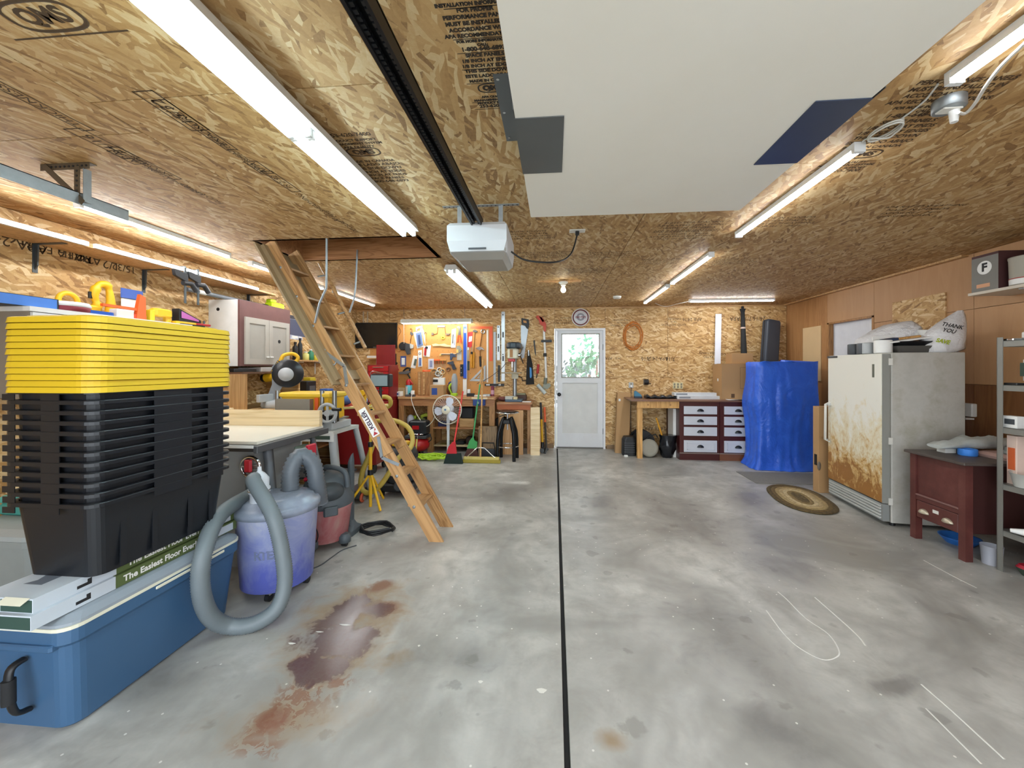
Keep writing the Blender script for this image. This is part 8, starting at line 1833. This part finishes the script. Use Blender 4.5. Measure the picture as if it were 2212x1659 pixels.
# ------------------------------------------------------------------ steel shelving rack
t = thing('steel_rack', 'grey steel shelving rack against the right wall', 'shelving rack', (3.3, 2.5, 0))
M_RACK = mat('#8d8c86', .45, .5)
ra, rb = Vector((3.05, 3.0, 0)), Vector((3.42, 3.02, 0))
Mk = frame((3.045, 3.0, 0), (1, .05, 0), (-.05, 1, 0))
for x, y in ((0, 0), (.4, 0), (0, -.95), (.4, -.95)):
    part(t, 'post', MB().box(x - .004, x, y - .035, y, 0, 1.6, M=Mk).box(x - .004, x + .03, y - .004, y, 0, 1.6, M=Mk), M_RACK, world=True)
SZ = (1.575, 1.275, .985, .6, .285)
for z in SZ:
    part(t, 'shelf', MB().box(0, .4, -.95, -.004, z - .004, z, M=Mk).box(0, .003, -.95, -.004, z - .04, z, M=Mk).box(0, .4, -.007, -.004, z - .04, z, M=Mk), M_RACK, world=True)
def rk(x, y): q_ = Mk @ Vector((x, y, 0)); return q_.x, q_.y
def rbox(name, label, cat, x, y, w, d2, k, h, m, b=.004, extra=None):
    x_, y_ = rk(x, y); t = thing(name, label, cat, (x_, y_, SZ[k])); part(t, 'body', MB().box(x_ - w / 2, x_ + w / 2, y_ - d2 / 2, y_ + d2 / 2, SZ[k] + .0005, SZ[k] + h, b=b), m, world=True)
    if extra: part(t, 'printed_panel', MB().box(x_ - w / 2 - .0015, x_ - w / 2, y_ - d2 * .35, y_ + d2 * .35, SZ[k] + h * .3, SZ[k] + h * .75), extra, world=True)
rbox('white_bundle', 'white bagged roll on the top rack shelf', 'bundle', .16, -.14, .2, .16, 0, .07, mat('#d8d4ce', .4, bump=.5, scale=14), .03); rbox('chrome_tray', 'flat chrome tray at the top rack corner', 'tray', .06, -.05, .1, .07, 0, .015, M_CHROME)
rbox('cloth_bag', 'large white bag with a dark printed band on the second shelf', 'bag', .2, -.16, .3, .2, 1, .2, mat('#dcd8d6', .5, bump=.4, scale=10), .05, mat('#37473a', .6)); 
rbox('clip_board', 'black clip stand on the second rack shelf edge', 'stand', .05, -.06, .07, .08, 1, .015, M_BLACK)
rbox('tool_card', 'white card box printed with tools on the third shelf', 'box', .05, -.05, .05, .085, 2, .08, M_PAPW, .002, M_DGREY); rbox('maroon_box', 'dark maroon box on the third rack shelf', 'box', .12, -.16, .1, .1, 2, .06, mat('#5a2a22', .5))
for i, (z, m, lb) in enumerate(((1.085, mat('#cfc25a', .5), 'striped yellow fishing float hanging in the rack'), (1.14, M_LGREY, 'small grey float hanging in the rack'))):
    x_, y_ = rk(.12, -.12); t = thing('fishing_float', lb, 'float', (x_, y_, z)); part(t, 'body', MB().lathe((x_ - .02, y_, z), [(.006, -.0), (.022, .03), (.026 - .008 * i, .07), (.018, .13), (.005, .16)], 16, ax='x'), m, world=True); part(t, 'tip_bead', MB().ell((x_ - .03, y_, z), .009, 10, 6), M_PAPW, world=True); part(t, 'hook_line', MB().cyl((x_ + .05, y_, z + .01), (x_ + .05, y_, SZ[1] - .004), .002, n=5), M_DGREY, world=True)
x_, y_ = rk(.06, -.12); t = thing('plastic_tub', 'translucent tub of white parts on the fourth shelf', 'tub', (x_, y_, SZ[3])); part(t, 'tub', MB().lathe((x_, y_, SZ[3] + .0005), [(.06, 0), (.08, .09), (.084, .092), (.078, .09), (.058, .006)], 24), mat('#c9c9c2', .3, alpha=.8, key='tub2'), world=True); part(t, 'contents', MB().ell((x_, y_, SZ[3] + .03), (.055, .055, .02), 12, 6), M_PAPW, world=True)
x_, y_ = rk(.1, -.24); t = thing('plastic_tub', 'translucent bucket on the fifth rack shelf', 'tub', (x_, y_, SZ[4])); part(t, 'tub', MB().lathe((x_, y_, SZ[4] + .0005), [(.06, 0), (.085, .15), (.09, .152), (.083, .15), (.058, .006)], 24), mat('#bfc2bd', .3, alpha=.85, key='tub3'), world=True); part(t, 'rim', MB().torus((x_, y_, SZ[4] + .152), .087, .005), M_LGREY, world=True)
x_, y_ = rk(.02, -.16); solo('white_funnel', 'white plastic spout bottle lying on the fifth shelf edge', 'bottle', MB().tube([(x_ - .05, y_ + .06, SZ[4] + .025), (x_, y_, SZ[4] + .03), (x_ + .05, y_ - .1, SZ[4] + .036)], [.012, .026, .034], 10), M_PAPW)
rbox('red_case', 'dark red case between the shelves and the desk', 'case', .22, -.1, .16, .1, 3, .3, mat('#8a1f2c', .5), .03); rbox('orange_card_box', 'white and orange card box next to the red case', 'box', .08, -.04, .06, .06, 3, .33, mat('#e2c8b8', .6), .002, mat('#d8683a', .5))
x_, y_ = rk(.12, -.14); t = thing('red_tray', 'red and green plastic tray on the floor under the rack', 'tray', (x_, y_, 0)); part(t, 'tray', MB().loft([[(x, y, z) for x, y in rrect(w_, d2_, .03, 3, x_ + .05, y_)] for z, w_, d2_ in ((0, .2, .16), (.05, .24, .2))]), mat('#3a4a3c', .5), world=True); part(t, 'red_cover', MB().loft([[(x, y, z) for x, y in rrect(w_, d2_, .03, 3, x_ + .05, y_)] for z, w_, d2_ in ((.0505, .24, .2), (.07, .22, .18))]), mat('#a81f30', .4), world=True)
x_, y_ = rk(.25, -.14); solo('red_gas_can', 'red fuel can leaning at the back under the rack', 'fuel can', MB().box(x_ - .06, x_ + .1, y_ - .08, y_ + .02, .0, .24, b=.03), mat('#b0222c', .4))

# ------------------------------------------------------------------ wall shelf high on the right, boxes on it
q = onx(2095, 632, 3.50)
t = thing('high_shelf', 'short white shelf high on the right wall', 'shelf', (3.66, 3.1, 2.0)); SZ2 = 2.02
part(t, 'shelf_board', MB().box(3.49, XR - .0005, 2.4, 3.66, SZ2 - .022, SZ2), mat('#cfc4b4', .5), world=True)
for y in (3.32, 2.6): part(t, 'bracket', MB().box(3.53, XR, y - .012, y + .012, SZ2 - .03, SZ2 - .022).box(XR - .012, XR - .0005, y - .012, y + .012, SZ2 - .24, SZ2 - .022), M_LGREY, world=True)
t = thing('heater_carton', 'grey carton printed with a black emblem on the high right shelf', 'carton', (3.6, 3.55, SZ2)); part(t, 'carton', MB().box(3.5, 3.74, 3.44, 3.64, SZ2 + .0005, SZ2 + .30), mat('#4a2a2a', .6), world=True); part(t, 'side_print', MB().box(3.4985, 3.5, 3.44, 3.64, SZ2 + .002, SZ2 + .28), mat('#7d7a74', .6), world=True)
part(t, 'oval_emblem', MB().lathe((3.498, 3.54, SZ2 + .19), [(.055, 0), (.055, -.0008)], 20, ax='x'), M_PAPW, world=True); text(t, 'emblem_print', 'F', .09, frame((3.4965, 3.54, SZ2 + .19), (0, -1, 0), (0, 0, 1)), M_TXTK, bold=.004); part(t, 'orange_label', MB().box(3.4975, 3.4985, 3.5, 3.6, SZ2 + .03, SZ2 + .06), mat('#d8a07a', .6), world=True)
t = thing('storage_bucket', 'grey white round tub next to the grey carton on the high shelf', 'tub', (3.6, 3.32, SZ2)); part(t, 'tub', MB().lathe((3.6, 3.325, SZ2 + .0005), [(.09, 0), (.1, .006), (.105, .2), (.108, .205), (.108, .22), (.02, .225)], 26), mat('#a8a294', .5), world=True); part(t, 'white_band', MB().lathe((3.6, 3.325, SZ2 + .01), [(.1015, 0), (.103, .04)], 26, cap=False), M_PAPW, world=True); part(t, 'red_line', MB().lathe((3.6, 3.325, SZ2 + .052), [(.1035, 0), (.1036, .006)], 26, cap=False), mat('#a83a34', .5), world=True)
t = thing('white_box', 'plain white carton at the rack end of the high shelf', 'carton', (3.6, 3.1, SZ2)); part(t, 'carton', MB().box(3.51, 3.7, 3.0, 3.19, SZ2 + .0005, SZ2 + .27), M_PAPW, world=True); part(t, 'carton_print', MB().box(3.5085, 3.51, 3.04, 3.15, SZ2 + .05, SZ2 + .12), M_LGREY, world=True)
# patches nailed to the right wall
a_, b_ = onx(1930, 655, XR), onx(2045, 632, XR)
part(wr, 'osb_patch', MB().box(XR - .012, XR - .0005, b_.y, a_.y, 1.72, 2.13), M_OSBL, world=True)
a_, b_ = onx(1736, 708, XR), onx(1775, 704, XR)
part(wr, 'plywood_patch', MB().box(XR - .012, XR - .0005, b_.y, a_.y, 1.2, 2.0), mat('#d9b98a', .6, var=.08, scale=4), world=True)
